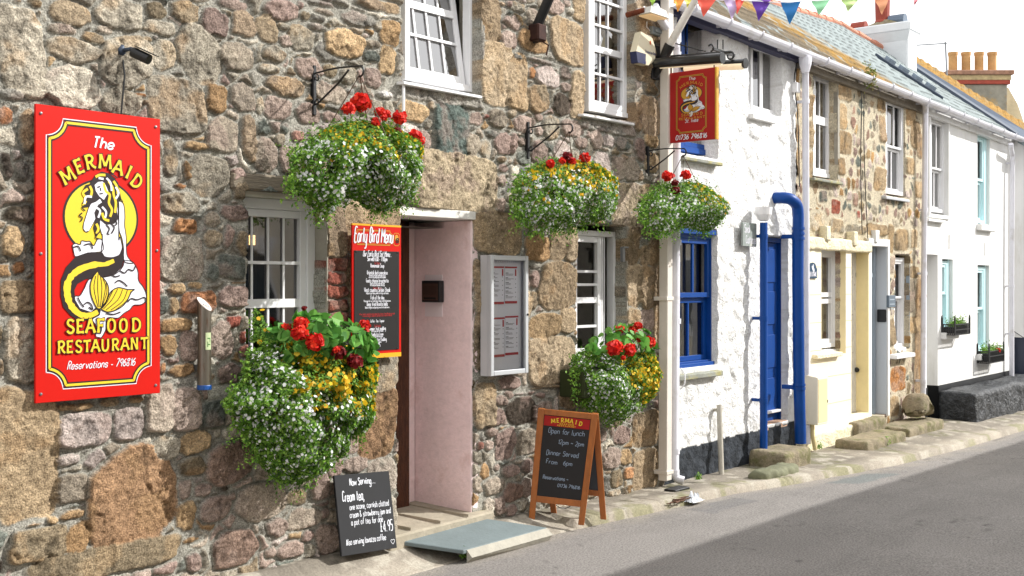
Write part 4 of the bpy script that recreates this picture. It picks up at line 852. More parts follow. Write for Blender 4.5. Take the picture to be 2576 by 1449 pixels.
mb = MB(); tp = [(cu+r_*1.03*math.cos(2*math.pi*k/n), -.065+r_*1.03*math.sin(2*math.pi*k/n), cz1+.014+.031*math.sin(2*math.pi*k/n)-.014*math.cos(2*math.pi*k/n)) for k in range(n)]
mb.add(tp+[(a, b, c-.005) for a, b, c in tp], [tuple(range(n)), tuple(reversed(range(n, 2*n)))]+[(k, n+k, n+(k+1) % n, (k+1) % n) for k in range(n)]); mb.build('top_plate', mat('pale_disc', 'd8cfc8', .5), CG)
mb = MB()
for dx in (-.014, .0, .014): x, yy = cu+dx, -.065-.016; mb.add([(x+.0045*math.cos(t*.785), yy+.0045*math.sin(t*.785), cz1+.0155+.86*(yy+.0045*math.sin(t*.785)+.065)-.4*(x+.0045*math.cos(t*.785)-cu)) for t in range(8)], [tuple(range(8))])
mb.build('stub_hole', M_dark, CG)
MB().lathe([(r_*1.02, 0), (r_*1.06, .003), (r_*1.06, .022), (r_*1.02, .025)], (cu, -.065, cz0), 24).build('blue_collar', mat('blue_plastic', '1c4f96', .4), CG)
def curved(mb, a0, a1, z0, z1, rad, n=6):
    for k in range(n):
        t0, t1 = a0+(a1-a0)*k/n, a0+(a1-a0)*(k+1)/n
        mb.quad((cu+rad*math.cos(t0), -.065+rad*math.sin(t0), z0), (cu+rad*math.cos(t1), -.065+rad*math.sin(t1), z0), (cu+rad*math.cos(t1), -.065+rad*math.sin(t1), z1), (cu+rad*math.cos(t0), -.065+rad*math.sin(t0), z1))
    return mb
zl = pz(N0, -.1, 522, 880); lb = curved(MB(), R(-115), R(-60), zl, zl+.09, r_*1.03).build('label_sticker', mat('label_green', 'b9c79a', .5), CG)
zc = zl+.045; mb = MB(); curved(mb, R(-100), R(-72), zc+.012, zc+.018, r_*1.05); curved(mb, R(-100), R(-72), zc-.02, zc-.014, r_*1.05); curved(mb, R(-78), R(-72), zc-.006, zc+.012, r_*1.05); curved(mb, R(-100), R(-94), zc-.03, zc-.002, r_*1.05); mb.build('symbol', mat('label_dark_green', '4c7a3c', .5), CG)
MB().box(cu-.02, cu+.02, -.032, 0.01, cz0+.1, cz0+.13).build('wall_bracket', M_steel, CG)
# ================================================================== security camera
mu, mz = P(N0, 308, 127, -.02)
CC = thing('security_camera', 'small black security camera above the big red board', 'camera', (mu, 0, mz))
mb = MB(); mb.lathe([(.034, .01), (.034, -.012), (.026, -.03), (.012, -.034)], (mu, 0, mz), 20, 'y'); mb.build('mount', mat('blue_grey_enamel', '3c4656', .4, var=.5, vscale=30, metal=.4), CC, smooth=True)
b_ = np.array([*(lambda q: (q[0], -.13, q[1]))(P(N0, 339, 133, -.13))]); c_ = np.array([*(lambda q: (q[0], -.2, q[1]))(P(N0, 375, 150, -.2))])
MB().tube([(mu, -.03, mz), (mu+.02, -.07, mz+.005), tuple(b_)], .010, 10).build('arm', MATS['blue_grey_enamel'], CC)
d_ = (c_-b_)/np.linalg.norm(c_-b_); mb = MB(); mb.tube([b_-d_*.01, b_+d_*.03, c_], .026, 18); mb.build('body', MATS['black_plastic'], CC, smooth=False)
up_ = np.array([0, 0, 1.0]); sd = np.cross(d_, up_); sd /= np.linalg.norm(sd); up_ = np.cross(sd, d_); a_ = b_+d_*.0+up_*.03; e_ = c_+d_*.03+up_*.03
mb = MB(); mb.hexa([a_-sd*.024, e_-sd*.024, e_+sd*.024, a_+sd*.024, a_-sd*.024+up_*.004, e_-sd*.024+up_*.004, e_+sd*.024+up_*.004, a_+sd*.024+up_*.004]); mb.build('sun_shield', MATS['black_plastic'], CC)
(cu0, cz0_), (cu1, cz1_) = P(N0, 311, 140, -.03), P(N0, 304, 290, -.05); MB().tube([(cu0, -.02, cz0_), (cu0-.004, -.045, cz0_-.1), (cu1, -.052, cz1_)], .0045, 6).build('cable', M_black, CC)
# ================================================================== plants
def leafmat(name):
    if name in MATS: return MATS[name]
    m = bpy.data.materials.new(name); m.use_nodes = True; nt = m.node_tree; b = nt.nodes['Principled BSDF']; a = nd(nt, 'ShaderNodeAttribute', attribute_name='Col'); nt.links.new(a.outputs['Color'], b.inputs['Base Color'])
    b.inputs['Roughness'].default_value = .55; b.inputs['Specular IOR Level'].default_value = .3
    t = nd(nt, 'ShaderNodeBsdfTranslucent'); nt.links.new(a.outputs['Color'], t.inputs['Color']); mx = nd(nt, 'ShaderNodeMixShader'); mx.inputs[0].default_value = .28
    nt.links.new(b.outputs[0], mx.inputs[1]); nt.links.new(t.outputs[0], mx.inputs[2]); nt.links.new(mx.outputs[0], nt.nodes['Material Output'].inputs['Surface']); MATS[name] = m; return m
M_leaf = leafmat('leaf'); 
GREENS = [(.15, .32, .035), (.10, .23, .03), (.22, .42, .05), (.28, .46, .08), (.07, .17, .025)]
def inside_poly(x, z, poly):
    c = np.zeros(x.shape, bool); n = len(poly); d = np.full(x.shape, 9.)
    for i in range(n):
        (x0, z0), (x1, z1) = poly[i], poly[(i+1) % n]
        hit = ((z0 > z) != (z1 > z)) & (x < (x1-x0)*(z-z0)/(z1-z0+1e-12)+x0); c ^= hit
        t = np.clip(((x-x0)*(x1-x0)+(z-z0)*(z1-z0))/((x1-x0)**2+(z1-z0)**2+1e-12), 0, 1); d = np.minimum(d, np.hypot(x-x0-t*(x1-x0), z-z0-t*(z1-z0)))
    return c, d
def scatter(f, poly_px, v0, thick, n, rs, back=.5, zmin=None, region=None, lump=.6):
    """points through a rounded body whose outline is the polygon; v0 = middle depth"""
    poly = [P(f, x, y, v0) for x, y in poly_px]; xs, zs = zip(*poly); out = np.zeros((0, 3))
    reg = [P(f, x, y, v0) for x, y in region] if region else None
    while len(out) < n:
        x = rs.uniform(min(xs), max(xs), n*2); z = rs.uniform(min(zs), max(zs), n*2); c, d = inside_poly(x, z, poly)
        if reg: c &= inside_poly(x+(fbm(x, z, .12, 3, 5)-.5)*.3+rs.normal(0, .012, len(x)), z+(fbm(x+3, z, .1, 3, 6)-.5)*.42+rs.normal(0, .02, len(x)), reg)[0]
        x, z, d = x[c], z[c], d[c]; nz_ = fbm(x*1.0+7, z, .085, 3, 77); keep = rs.rand(len(x)) < np.clip((nz_-.25)*3.2, .12, 1); x, z, d, nz_ = x[keep], z[keep], d[keep], nz_[keep]; th = thick*np.sqrt(np.clip(d/(thick*1.1), 0, 1))*(1-lump/2+lump*nz_*1.6-.2)
        s = rs.rand(len(x))**.45; sg = np.where(rs.rand(len(x)) < back, 1, -1); v = v0+sg*th*s
        out = np.concatenate([out, np.stack([x, v, z], 1)])
    return out[:n]
def leaf_mesh(name, pts, size, cols, parent, rs, up=.5, m=None, shape='leaf', centre=None, kind=None, label=None, f=N0):
    """small folded leaves / petal stars at pts"""
    n = len(pts); o0 = np.array(INFO[parent.name][1]); ctr = pts.mean(0) if centre is None else np.array(centre)
    nr = pts-ctr; nr /= np.linalg.norm(nr, axis=1)[:, None]+1e-9; nr = nr+rs.normal(0, .55, (n, 3))+np.array([0, -.25, up]); nr /= np.linalg.norm(nr, axis=1)[:, None]
    a = np.cross(nr, rs.normal(0, 1, (n, 3))); a /= np.linalg.norm(a, axis=1)[:, None]; b = np.cross(nr, a); s = (size*rs.uniform(.6, 1.3, n))[:, None]
    if shape == 'leaf': tmpl = [(-1, 0, 0), (-.1, -.55, .18), (1, 0, -.1), (-.1, .55, .18)]; fc = [(0, 1, 2), (0, 2, 3)]
    elif shape == 'round': tmpl = [(0, 0, -.15)]+[(math.cos(k*.785)*(1-.12*(k % 2)), math.sin(k*.785)*(1-.12*(k % 2)), .12*math.cos(k*1.57)) for k in range(8)]; fc = [(0, 1+k, 1+(k+1) % 8) for k in range(8)]
    else: tmpl = [(math.cos(k*1.2566), math.sin(k*1.2566), 0) if True else 0 for k in range(5)]; fc = [(0, 1, 2, 3, 4)]
    V = np.stack([pts+a*s*p[0]+b*s*p[1]+nr*s*p[2] for p in tmpl], 1)-o0; k = len(tmpl)
    me = bpy.data.meshes.new(name); fs = [tuple(i*k+j for j in t) for i in range(n) for t in fc]; me.from_pydata(V.reshape(-1, 3).tolist(), [], fs)
    cc = np.array(cols)[rs.randint(0, len(cols), n)]*rs.uniform(.75, 1.2, (n, 1)); cc = np.repeat(cc, k, axis=0); cc = np.concatenate([cc, np.ones((len(cc), 1))], 1)
    ca = me.color_attributes.new('Col', 'FLOAT_COLOR', 'POINT'); ca.data.foreach_set('color', np.clip(cc, 0, .95).astype(np.float32).ravel())
    me.materials.append(m or M_leaf); o = bpy.data.objects.new(name, me); place(o, parent, f); return tag(o, label, None, None, kind)
REDS = [(.74, .02, .012), (.6, .012, .01), (.85, .05, .02)]; DREDS = [(.25, .01, .012), (.18, .008, .012)]
def gera(f, px, py, rpx, v, parent, rs, stem_to=None, dark=False):
    u, z = P(f, px, py, v); c0 = f.inv(CAM); dist = math.hypot(u-c0[0], v-c0[1]); r = rpx*dist/2900*1.18
    n = int(70+rpx*5); d = rs.normal(0, 1, (n, 3)); d /= np.linalg.norm(d, axis=1)[:, None]; pts = np.array([u, v, z])+d*r*rs.uniform(.55, 1.0, (n, 1))*np.array([1, 1, .85])
    o = leaf_mesh('geranium_flower', pts, r*.3, DREDS if dark else REDS, parent, rs, up=.1, shape='round', centre=(u, v, z), f=f)
    if stem_to is not None: a, b = P(f, *stem_to, v+.05); MB().tube([(u, v, z), ((u+a)/2+.01, v+.02, (z+b)/2), (a, v+.05, b)], .0028, 5).build('stem', mat('stem_green', '4d6b2a', .6), o)
def plant(f, name, label, cat, group, outline, v0, thick, nleaf, whites, yellows, geras, leaves=None, seed=1, base_z=None, leafsize=.0125, stemto=None, back=.4, sprigs=None):
    mx_, my_ = sum(p[0] for p in outline)/len(outline), sum(p[1] for p in outline)/len(outline); outline = [(mx_+(x-mx_)*.95, my_+(y-my_)*.97) for x, y in outline]
    rs = np.random.RandomState(seed); xs = [p[0] for p in outline]; ys = [p[1] for p in outline]; cu_, cz_ = P(f, sum(xs)/len(xs), sum(ys)/len(ys), v0)
    t = thing(name, label, cat, (cu_, v0, base_z if base_z is not None else P(f, sum(xs)/len(xs), max(ys), v0)[1]), f, group)
    pts = scatter(f, outline, v0, thick, nleaf, rs, back); leaf_mesh('foliage', pts, leafsize, GREENS, t, rs, f=f, kind='stuff')
    # trailing shoots beyond the outline
    extra = []
    for k in range(130):
        i = rs.randint(len(outline)); (x0, y0_), (x1, y1) = outline[i], outline[(i+1) % len(outline)]; s = rs.rand(); x, y = x0+(x1-x0)*s, y0_+(y1-y0_)*s
        u, z = P(f, x, y, v0-thick*.3*rs.rand()); L_ = rs.uniform(.02, .06)*(1+1.3*(rs.rand() < .3)); dx = rs.uniform(-.6, .6)
        for j in range(9): extra.append((u+dx*L_*j/9+(u-cu_)*.04*j/9, v0-thick*.3*rs.rand()+.02*rs.rand(), z-L_*j/9*(1 if z < cz_ else -.5)))
    leaf_mesh('trailing_shoots', np.array(extra), leafsize*.85, GREENS, t, rs, f=f, kind='stuff')
    for cnt, reg in whites: leaf_mesh('small_white_flowers', scatter(f, outline, v0, thick*1.08, int(cnt*1.2), rs, .2, region=reg), (.0098), [(.93, .94, .93), (.85, .87, .88)], t, rs, up=.1, shape='star', f=f, kind='stuff')
    for cnt, reg, sz in yellows: leaf_mesh('small_yellow_flowers', scatter(f, outline, v0, thick*1.12, int(cnt*1.7), rs, .12, region=reg), sz*1.12, [(.85, .55, .02), (.9, .62, .05), (.75, .42, .02)], t, rs, up=.2, shape='star', f=f, kind='stuff')
    if leaves: poly, cnt, sz = leaves; leaf_mesh('geranium_leaves', scatter(f, poly, v0-.03, thick*.9, cnt, rs, .35), sz, [(.10, .30, .045), (.14, .38, .07), (.07, .22, .04), (.2, .44, .09)], t, rs, up=.35, shape='round', f=f, kind='stuff')
    for g in geras: gera(f, g[0], g[1], g[2], v0-thick*(g[4] if len(g) > 4 else .3), t, rs, stem_to=(g[0]*.75+sum(xs)/len(xs)*.25, g[1]+40), dark=len(g) > 3 and g[3] == 1)
    return t
def core(t, f, c, r3, m=None, name='liner'):
    mb = MB(); mb.lathe([(math.cos(a)*1.0*r3[0]+1e-4, math.sin(a)*r3[1]) for a in [R(-88+k*14.5) for k in range(13)]], c, 18); mb.build(name, m or mat('coir_liner', '2c3414', .95), t, f=f, smooth=True)
def bracket(f, plate, tip, seed=0, label='', hook=.05):
    """wrought bracket: plate=(px,ytop,ybot), tip=(px,py) of the hook end"""
    u, zt = P(f, plate[0], plate[1], -.02); zb = pz(f, -.02, plate[0], plate[2]); vt, zt2 = PU(f, tip[0], tip[1], u)
    t = thing('hanging_bracket', label, 'bracket', (u, 0, zb), f, 'wrought iron basket brackets')
    MB().box(u-.012, u+.012, -.03, .0, zb, zt, .003).build('wall_plate', M_black, t, f)
    za = zt-(zt-zb)*.16; arc = [(u, -.03, za), (u, vt*.5, (za+zt2)/2+.01), (u, vt, zt2)]
    arc += [(u, vt-.03*math.sin(a), zt2-.03+.03*math.cos(a)) for a in [k*.5 for k in range(1, 8)]]
    MB().tube(catmull(arc, 3), .0055, 6).build('arm', M_black, t, f)
    zc = zb+(zt-zb)*.22; br = [(u, -.03, zc), (u, -.05, zc-.0), (u, vt*.55, zc+(zt2-zc)*.55), (u, vt*.78, zt2-.01)]; MB().tube(br, .006, 6).build('brace', M_black, t, f)
    for zz, s in ((za-.01, -1), (zc-.005, 1)): MB().tube([(u, -.045-.022*math.sin(a)*(1-a/9), zz+s*.022*(1-math.cos(a))*(1-a/12)) for a in [k*.5 for k in range(11)]], .0045, 6).build('scroll', M_black, t, f)
    return t, u, vt, zt2-.05
def chains(t, f, u, v, z, rb, zb):
    mb = MB()
    for k in range(3): a = R(30+120*k); mb.tube([(u, v, z), (u+rb*math.cos(a), v+rb*math.sin(a), zb)], .003, 5)
    mb.build('chain', mat('rusty_chain', '5a4436', .6, metal=.5, var=.4, vscale=60), t, f)
GB = 'flower baskets hanging from iron brackets'; GP = 'flower planters fixed below the windows'
_, ub, vb, zb_ = bracket(N0, (790, 165, 290), (905, 166), label='black wrought iron bracket over the largest flower basket')
O1 = [(735,385),(760,365),(800,330),(850,305),(905,300),(960,305),(1010,325),(1045,355),(1058,385),(1052,430),(1055,470),(1035,500),(1010,515),(985,520),(960,540),(940,530),(915,510),(890,500),(865,495),(845,490),(840,510),(820,540),(800,555),(790,525),(760,500),(735,480),(728,450),(740,420)]
T1 = plant(N0, 'hanging_basket', 'largest hanging basket of white bacopa and red geraniums, above the early bird board', 'hanging basket', GB, O1, vb+.03, .28, 15000, [(1500, [(700,360),(1100,380),(1100,600),(700,600)])], [(260, [(740,290),(1070,290),(1070,400),(740,370)], .0095)], [(909,257,22,0,.1),(877,273,14),(955,281,12,0,.1),(972,287,10,0,.1),(966,296,8),(1005,296,16,0,0),(1045,348,19,0,.0),(945,306,11),(1000,328,9,1),(1040,358,12,1,.05)], seed=11)
core(T1, N0, (ub, vb+.03, pz(N0, vb, 895, 430)), (.15, .09)); chains(T1, N0, ub, vb, zb_, .2, pz(N0, vb, 895, 340))
_, ub, vb, zb_ = bracket(N0, (1328, 307, 400), (1432, 312), label='black wrought iron bracket right of the big door lintel')
O2 = [(1300,480),(1310,440),(1345,415),(1400,400),(1450,400),(1500,412),(1535,440),(1545,490),(1535,530),(1520,550),(1480,570),(1440,575),(1410,580),(1380,570),(1350,590),(1320,570),(1300,540)]
T2_ = plant(N0, 'hanging_basket', 'middle hanging basket with many yellow blooms, above the silver menu case', 'hanging basket', GB, O2, vb+.02, .27, 11000, [(1300, [(1280,455),(1560,455),(1560,600),(1280,600)])], [(420, [(1300,390),(1550,390),(1550,480),(1300,470)], .0105)], [(1384,412,10),(1427,393,11,1),(1438,407,10),(1471,397,12),(1414,404,8),(1463,421,8,1)], seed=12)
core(T2_, N0, (ub, vb+.02, pz(N0, vb, 1422, 480)), (.12, .08)); chains(T2_, N0, ub, vb, zb_, .18, pz(N0, vb, 1422, 430))
_, ub, vb, zb_ = bracket(N0, (1630, 368, 443), (1718, 374), label='black wrought iron bracket at the corner of the stone building')
O3 = [(1617,520),(1630,490),(1665,465),(1710,455),(1760,460),(1795,485),(1812,520),(1808,555),(1780,585),(1740,575),(1710,570),(1680,580),(1650,590),(1622,565)]
T3 = plant(N0, 'hanging_basket', 'smallest hanging basket, in front of the white corner downpipe', 'hanging basket', GB, O3, vb+.02, .25, 9000, [(900, [(1600,495),(1830,495),(1830,600),(1600,600)])], [(150, [(1700,440),(1820,440),(1820,540),(1720,500)], .009)], [(1680,443,13),(1725,440,12),(1700,478,9,1),(1698,460,8,1)], seed=13)
core(T3, N0, (ub, vb+.02, pz(N0, vb, 1714, 520)), (.10, .07)); chains(T3, N0, ub, vb, zb_, .16, pz(N0, vb, 1714, 480))
OP1 = [(560,1010),(590,980),(615,940),(622,890),(660,865),(700,850),(800,850),(900,870),(940,900),(950,950),(935,1000),(940,1050),(915,1090),(880,1100),(860,1150),(820,1190),(780,1210),(740,1225),(700,1215),(660,1180),(630,1130),(605,1090),(575,1050)]
T4 = plant(N0, 'window_planter', 'big cascading planter of geraniums, yellow blooms and white flowers left of the chalkboard', 'planter', GP, OP1, -.2, .22, 26000, [(1700, [(540,960),(700,880),(690,1000),(960,1010),(960,1250),(540,1250)])], [(520, [(690,860),(960,860),(960,1015),(690,1010)], .0135)],
   [(757,812,16,0,.6),(755,838,18,0,.8),(720,825,12),(793,860,20,0,.9),(852,885,16,1,.9),(893,908,17,1,.9),(916,820,14,0,.4),(846,880,8,0,1),(765,775,6,1)], leaves=([(680,880),(690,830),(740,795),(800,785),(860,800),(910,820),(940,870),(930,920),(880,935),(800,930),(740,925),(690,930)], 300, .034), seed=14)
ml = MB(); uu0, uu1 = pu(N0, -.2, 640, 900), pu(N0, -.2, 930, 900); zz = pz(N0, -.2, 780, 930); ml.box(uu0, uu1, -.26, -.04, zz-.2, zz, .01); ml.build('trough', mat('coir_liner', '2c3414', .95), T4)
sp = scatter(N0, [(630,860),(628,800),(645,775),(660,800),(690,840),(700,880)], -.1, .05, 420, np.random.RandomState(3)); leaf_mesh('tall_sprigs', sp, .011, GREENS, T4, np.random.RandomState(2), kind='stuff')
leaf_mesh('small_yellow_flowers', sp[:14]+np.array([0, -.05, .0]), .013, [(.75, .46, .02)], T4, np.random.RandomState(2), shape='star', kind='stuff')
OP2 = [(1445,900),(1470,885),(1520,880),(1600,880),(1642,890),(1646,930),(1640,980),(1625,1010),(1600,1030),(1560,1060),(1520,1060),(1480,1030),(1450,990),(1443,950)]
T5 = plant(N0, 'window_planter', 'smaller planter of red geraniums and yellow flowers right of the pavement blackboard', 'planter', GP, OP2, -.2, .2, 12000, [(900, [(1440,890),(1530,890),(1560,980),(1600,1070),(1440,1070)])], [(520, [(1520,880),(1650,870),(1650,980),(1600,1010),(1560,980)], .0115)],
   [(1547,875,19,0,.9),(1584,880,15,0,.9),(1577,858,9),(1560,829,10),(1604,820,10),(1630,862,16,0,.5),(1598,840,9),(1612,853,9),(1590,828,8),(1568,900,6,0,1)], leaves=([(1462,885),(1490,850),(1530,825),(1580,812),(1630,835),(1645,880),(1600,905),(1530,905)], 160, .032), seed=15)
ml = MB(); uu0, uu1 = pu(N0, -.2, 1450, 900), pu(N0, -.2, 1625, 900); zz = pz(N0, -.2, 1530, 925); ml.box(uu0, uu1, -.26, -.04, zz-.2, zz, .01); ml.build('trough', MATS['coir_liner'], T5)
mb = MB(); u = pu(N0, -.05, 1438, 900); z1 = pz(N0, -.05, 1438, 905); z0 = pz(N0, -.05, 1438, 985); mb.tube([(u+.1, -.2, z1+.02), (u, -.22, z1), (u, -.05, z1-.01), (u, -.05, z0)], .007, 6); mb.build('iron_bracket', M_black, T5)

# white conduit and cable beside the largest basket
x0, zt_ = P(N0, 1015, 203, -.03); x1, zb_ = P(N0, 1012, 345, -.03)
CDt = MB().tube([(x0, -.03, zt_), (x0, -.03, (zt_+zb_)/2), (x1, -.03, zb_)], .010, 8).build('conduit', M_upvc, REST)
MB().box(x0-.01, x0+.06, -.05, .0, zt_-.02, zt_+.0, .004).build('cable_entry', M_black, REST)
# ================================================================== pub sign, lamps, poles at the corner
q6 = lambda x, y: (1583+x*.2592, y*.2592)
XS = 8.12
HB = thing('sign_bracket', 'black iron arm carrying the red pub sign at the corner of the stone building', 'bracket', (XS, 0, PU(N0, *q6(320, 560), XS)[1]))
def pp(x, y, X=XS): v, z = PU(N0, *q6(x, y), X); return (X, v, z)
t0, t1 = pp(250, 560), pp(985, 505); mb = MB(); mb.tube([(XS, 0, t0[2]), t0, t1], .012, 6); mb.build('arm', M_black, HB)
mb = MB(); e = t1; mb.tube([(XS, e[1]-.028*math.sin(a), e[2]-.028+.028*math.cos(a)) for a in [k*.45 for k in range(12)]], .008, 6)
e = pp(790, 500); mb.tube([(XS, e[1]-.025*math.sin(a), e[2]+.028-.028*math.cos(a)) for a in [k*.45 for k in range(10)]], .007, 6); mb.build('scroll', M_black, HB)
MB().tube([pp(440, 420), pp(740, 500)], .006, 6).build('brace', M_black, HB)
for x in (500, 555, 857, 910): mb = MB(); a = pp(x, 410 if x < 800 else 385); b = pp(x, 500 if x < 800 else 480); mb.tube([a, b], .005, 5); mb.build('spike', M_black, HB)
MB().box(XS-.12, XS+.22, t1[1]+.08, t1[1]+.1, e[2]-.02, e[2]).build('cross_bar', M_black, HB)
# board
(vA, zA), (vB, zB_) = PU(N0, *q6(378, 700), XS), PU(N0, *q6(856, 1365), XS); zA = (zA+PU(N0, *q6(860, 668), XS)[1])/2; zB_ = (zB_+PU(N0, *q6(365, 1380), XS)[1])/2
PS = thing('pub_sign', 'red and gold hanging mermaid sign with phone number, under a pair of black lamp tubes', 'sign', (XS, (vA+vB)/2, zB_))
MB().box(XS-.014, XS+.014, vB, vA, zB_, zA, .002).build('board', M_sred2, PS)
mb = MB(); mb.box(XS-.018, XS+.018, vA-.022, vA+.002, zB_-.002, zA); mb.box(XS-.018, XS+.018, vB-.002, vB+.012, zB_-.002, zA); mb.build('edge_trim', M_smust, PS)
WP, HP = vA-vB, zA-zB_
def TP(u, y, z): return (XS-.0145+y, vA-u, zB_+z)      # u runs outwards from the wall (left to right as read)
class Sub:                                             # collect sign art in local coordinates then turn it on to the board
    pass
def art_on(parent, fn, builder):
    orig = MB.build
    def b2(s, name, mats, par=None, **k): s.v = [tuple(map(float, fn(*p))) for p in s.v]; return orig(s, name, mats, par, **k)
    MB.build = b2
    try: builder()
    finally: MB.build = orig
def pub():
    i0, i1, j0, j1 = .19*WP, .80*WP, .125*HP, .93*HP
    border(PS, i0, i1, j0, j1, .03, -.001, [(0, .004, M_smust), (.008, .004, M_smust), (.0045, .003, M_sdark)])
    def TS2(s, t): return i0+(i1-i0)*((s-.08)/.84*1.0), j0+(j1-j0)*(.11+(t-.04)/.92*.89)
    mermaid(PS, TS2, -.0015, (j1-j0)*.97, yel=M_smust)
    f0, f1 = MB(), MB(); kx = (i1-i0)/(.84*Wm); kz = (j1-j0)*.89/(.92*Hm_)
    def w2(letters, fn, xs, ys, ws, h_, angs=None):
        for i, ch in enumerate(letters): u, z = TS2(*fn(xs[i], ys[i])); serif((f0, f1), ch, u, z, ws[i]*kx*Wm/.62, h_*kz*Hm_/1.36, R(angs[i]) if angs else 0, -.0052)
    w2('MERMAID', fa_, [415, 532, 645, 797, 930, 1035, 1112], [805, 712, 668, 665, 722, 770, 862], (.068, .045, .052, .068, .058, .03, .05), .068, [33, 24, 14, 0, -14, -25, -38])
    w2('SEAFOOD', fb_, [345, 425, 508, 595, 682, 780, 885], [758, 756, 754, 752, 751, 749, 746], (.042, .044, .05, .044, .045, .045, .05), .066)
    w2('RESTAURANT', fb_, [268, 337, 410, 478, 548, 628, 712, 790, 868, 950], [928, 925, 922, 919, 916, 912, 908, 904, 900, 896], (.04, .036, .036, .04, .046, .042, .042, .046, .042, .044), .058)
    f1.build('lettering', M_smust, PS)
    mb = MB(); u, z = TS2(*fa_(780, 530)); hand(mb, 'The', u, z, .026, .0035, -.002, shear=.25, align='c'); u, z = TS2(*fb_(600, 1085)); hand(mb, 'St. Ives', u, z, .03, .0035, -.002, shear=.25, sq=.75, align='c')
    fit(mb, '01736 796816', .17*WP, .035*HP, .036, .0065, -.002, .64*WP, shear=.2); mb.build('script_lettering', M_swhite, PS)
art_on(PS, TP, pub)
for vv in (vA-.03, vB+.03):
    mb = MB(); mb.tube([(XS, vv, zA-.02), (XS, vv, t1[2]-.005)], .006, 6); mb.build('hanging_chain', MATS['rusty_chain'] if 'rusty_chain' in MATS else M_black, PS)
def lamp(a, b, X, r, label, lit):
    (va, za), (vb_, zb) = PU(N0, *a, X), PU(N0, *b, X); t = thing('sign_lamp', label, 'lamp', (X, va, za), N0)
    MB().tube([(X, va, za), (X, vb_, zb)], r, 20).build('tube_housing', mat('black_enamel', '0f1113', .3, coat=.3), t, smooth=False)
    mb = MB(); d = Vector((0, vb_-va, zb-za)).normalized(); e = Vector((X, vb_, zb)); mb.tube([e-d*.0, e+d*.012], r*1.12, 20); mb.build('end_cap', MATS['black_enamel'], t)
    s = 1 if lit else -1
    if lit: mb = MB(); mb.tube([(X-.012, va+d.y*.03, za-.02), (X-.012, vb_-d.y*.01, zb-.02)], r*.8, 16); mb.build('diffuser', mat('lamp_diffuser', 'e9dcc0', .5, emit='ffe9c0', estr=.35), t)
    else: mb = MB(); mb.tube([(X+.02, va+d.y*.03, za-.015), (X+.02, vb_-d.y*.01, zb-.015)], r*.8, 16); mb.build('diffuser', mat('lamp_diffuser', 'e9dcc0', .5, emit='ffe9c0', estr=.35), t)
lamp(q6(262, 612), q6(895, 563), XS-.17, .040, 'near black lamp tube lighting the front of the pub sign', False)
lamp(q6(520, 650), q6(1120, 615), XS+.17, .038, 'far lamp tube with pale diffuser behind the pub sign', True)
# white flag pole and its black socket
def pq(x, y, X): v, z = PU(N0, *q6(x, y), X); return (X, v, z)
FPp = thing('flag_pole', 'white painted pole leaning out from a black socket at the corner', 'pole', pq(240, 740, 8.06))
a, b, c = pq(250, 735, 8.06), pq(395, 435, 8.06), pq(700, -120, 8.06)
MB().tube([a, b], [.03, .045], 14).build('socket', M_black, FPp); MB().tube([b, c], .032, 14).build('pole', M_whitepaint, FPp)
mb = MB(); mb.box(8.0, 8.12, -.04, .02, a[2]-.03, a[2]+.25, .004); mb.build('wall_plate', M_black, FPp)
P2 = thing('pole_socket', 'empty black tubular pole socket high between the two upstairs windows', 'pole', (*[0]*2, 0)); 
X2 = pu(N0, 0, 1338, 90); a = PU(N0, 1331, 112, X2); b = PU(N0, 1388, -20, X2); 
MB().tube([(X2, a[0], a[1]), (X2, b[0], b[1])], .036, 14).build('tube', M_black, P2)
mb = MB(); zc_ = pz(N0, 0, 1335, 85); mb.box(X2-.05, X2+.05, -.1, 0, zc_-.06, zc_+.06, .01); mb.tube([(X2+.03, -.06, zc_-.05), (X2+.04, -.12, zc_-.09), (X2+.04, -.1, zc_-.16)], .006, 6); mb.build('wall_plate', mat('rusty_iron', '3a211a', .8, metal=.3, var=.5, vscale=25), P2)
# alarm box
A = lambda x, y, v=-.06: P(N0, *q6(x, y), v)
AL = thing('alarm_box', 'cream and blue burglar alarm box between the upstairs window and the pub sign', 'alarm box', (A(125, 600)[0], 0, A(125, 600)[1]))
out = [A(*p) for p in ((80, 312), (188, 375), (220, 480), (215, 592), (150, 640), (48, 612), (32, 505))]
mb = MB(); mb.prism(out, -.095, -.035); mb.build('housing', mat('alarm_cream', 'd6ccb0', .45), AL)
lo = [A(*p) for p in ((31, 502), (124, 530), (122, 630), (45, 612))]; mb = MB(); mb.prism(lo, -.097, -.034); mb.build('blue_base', mat('alarm_blue', '1c2348', .45), AL)
mb = MB(); u, z = A(120, 515); hand(mb, 'Protection One', u, z, .022, .0035, -.0972, sq=.62); u, z = A(95, 612); hand(mb, 'SERVICE', u, z-.0, .013, .0025, -.0975, sq=.7); mb.build('lettering', mat('alarm_ink', '2b2f66', .5), AL)
mb = MB(); u, z = A(168, 420); mb.add([(u+.014*math.cos(k*.785), -.0972, z+.018*math.sin(k*.785)) for k in range(8)], [tuple(range(8))]); mb.build('emblem', mat('emblem_orange', 'c9622c', .5), AL)
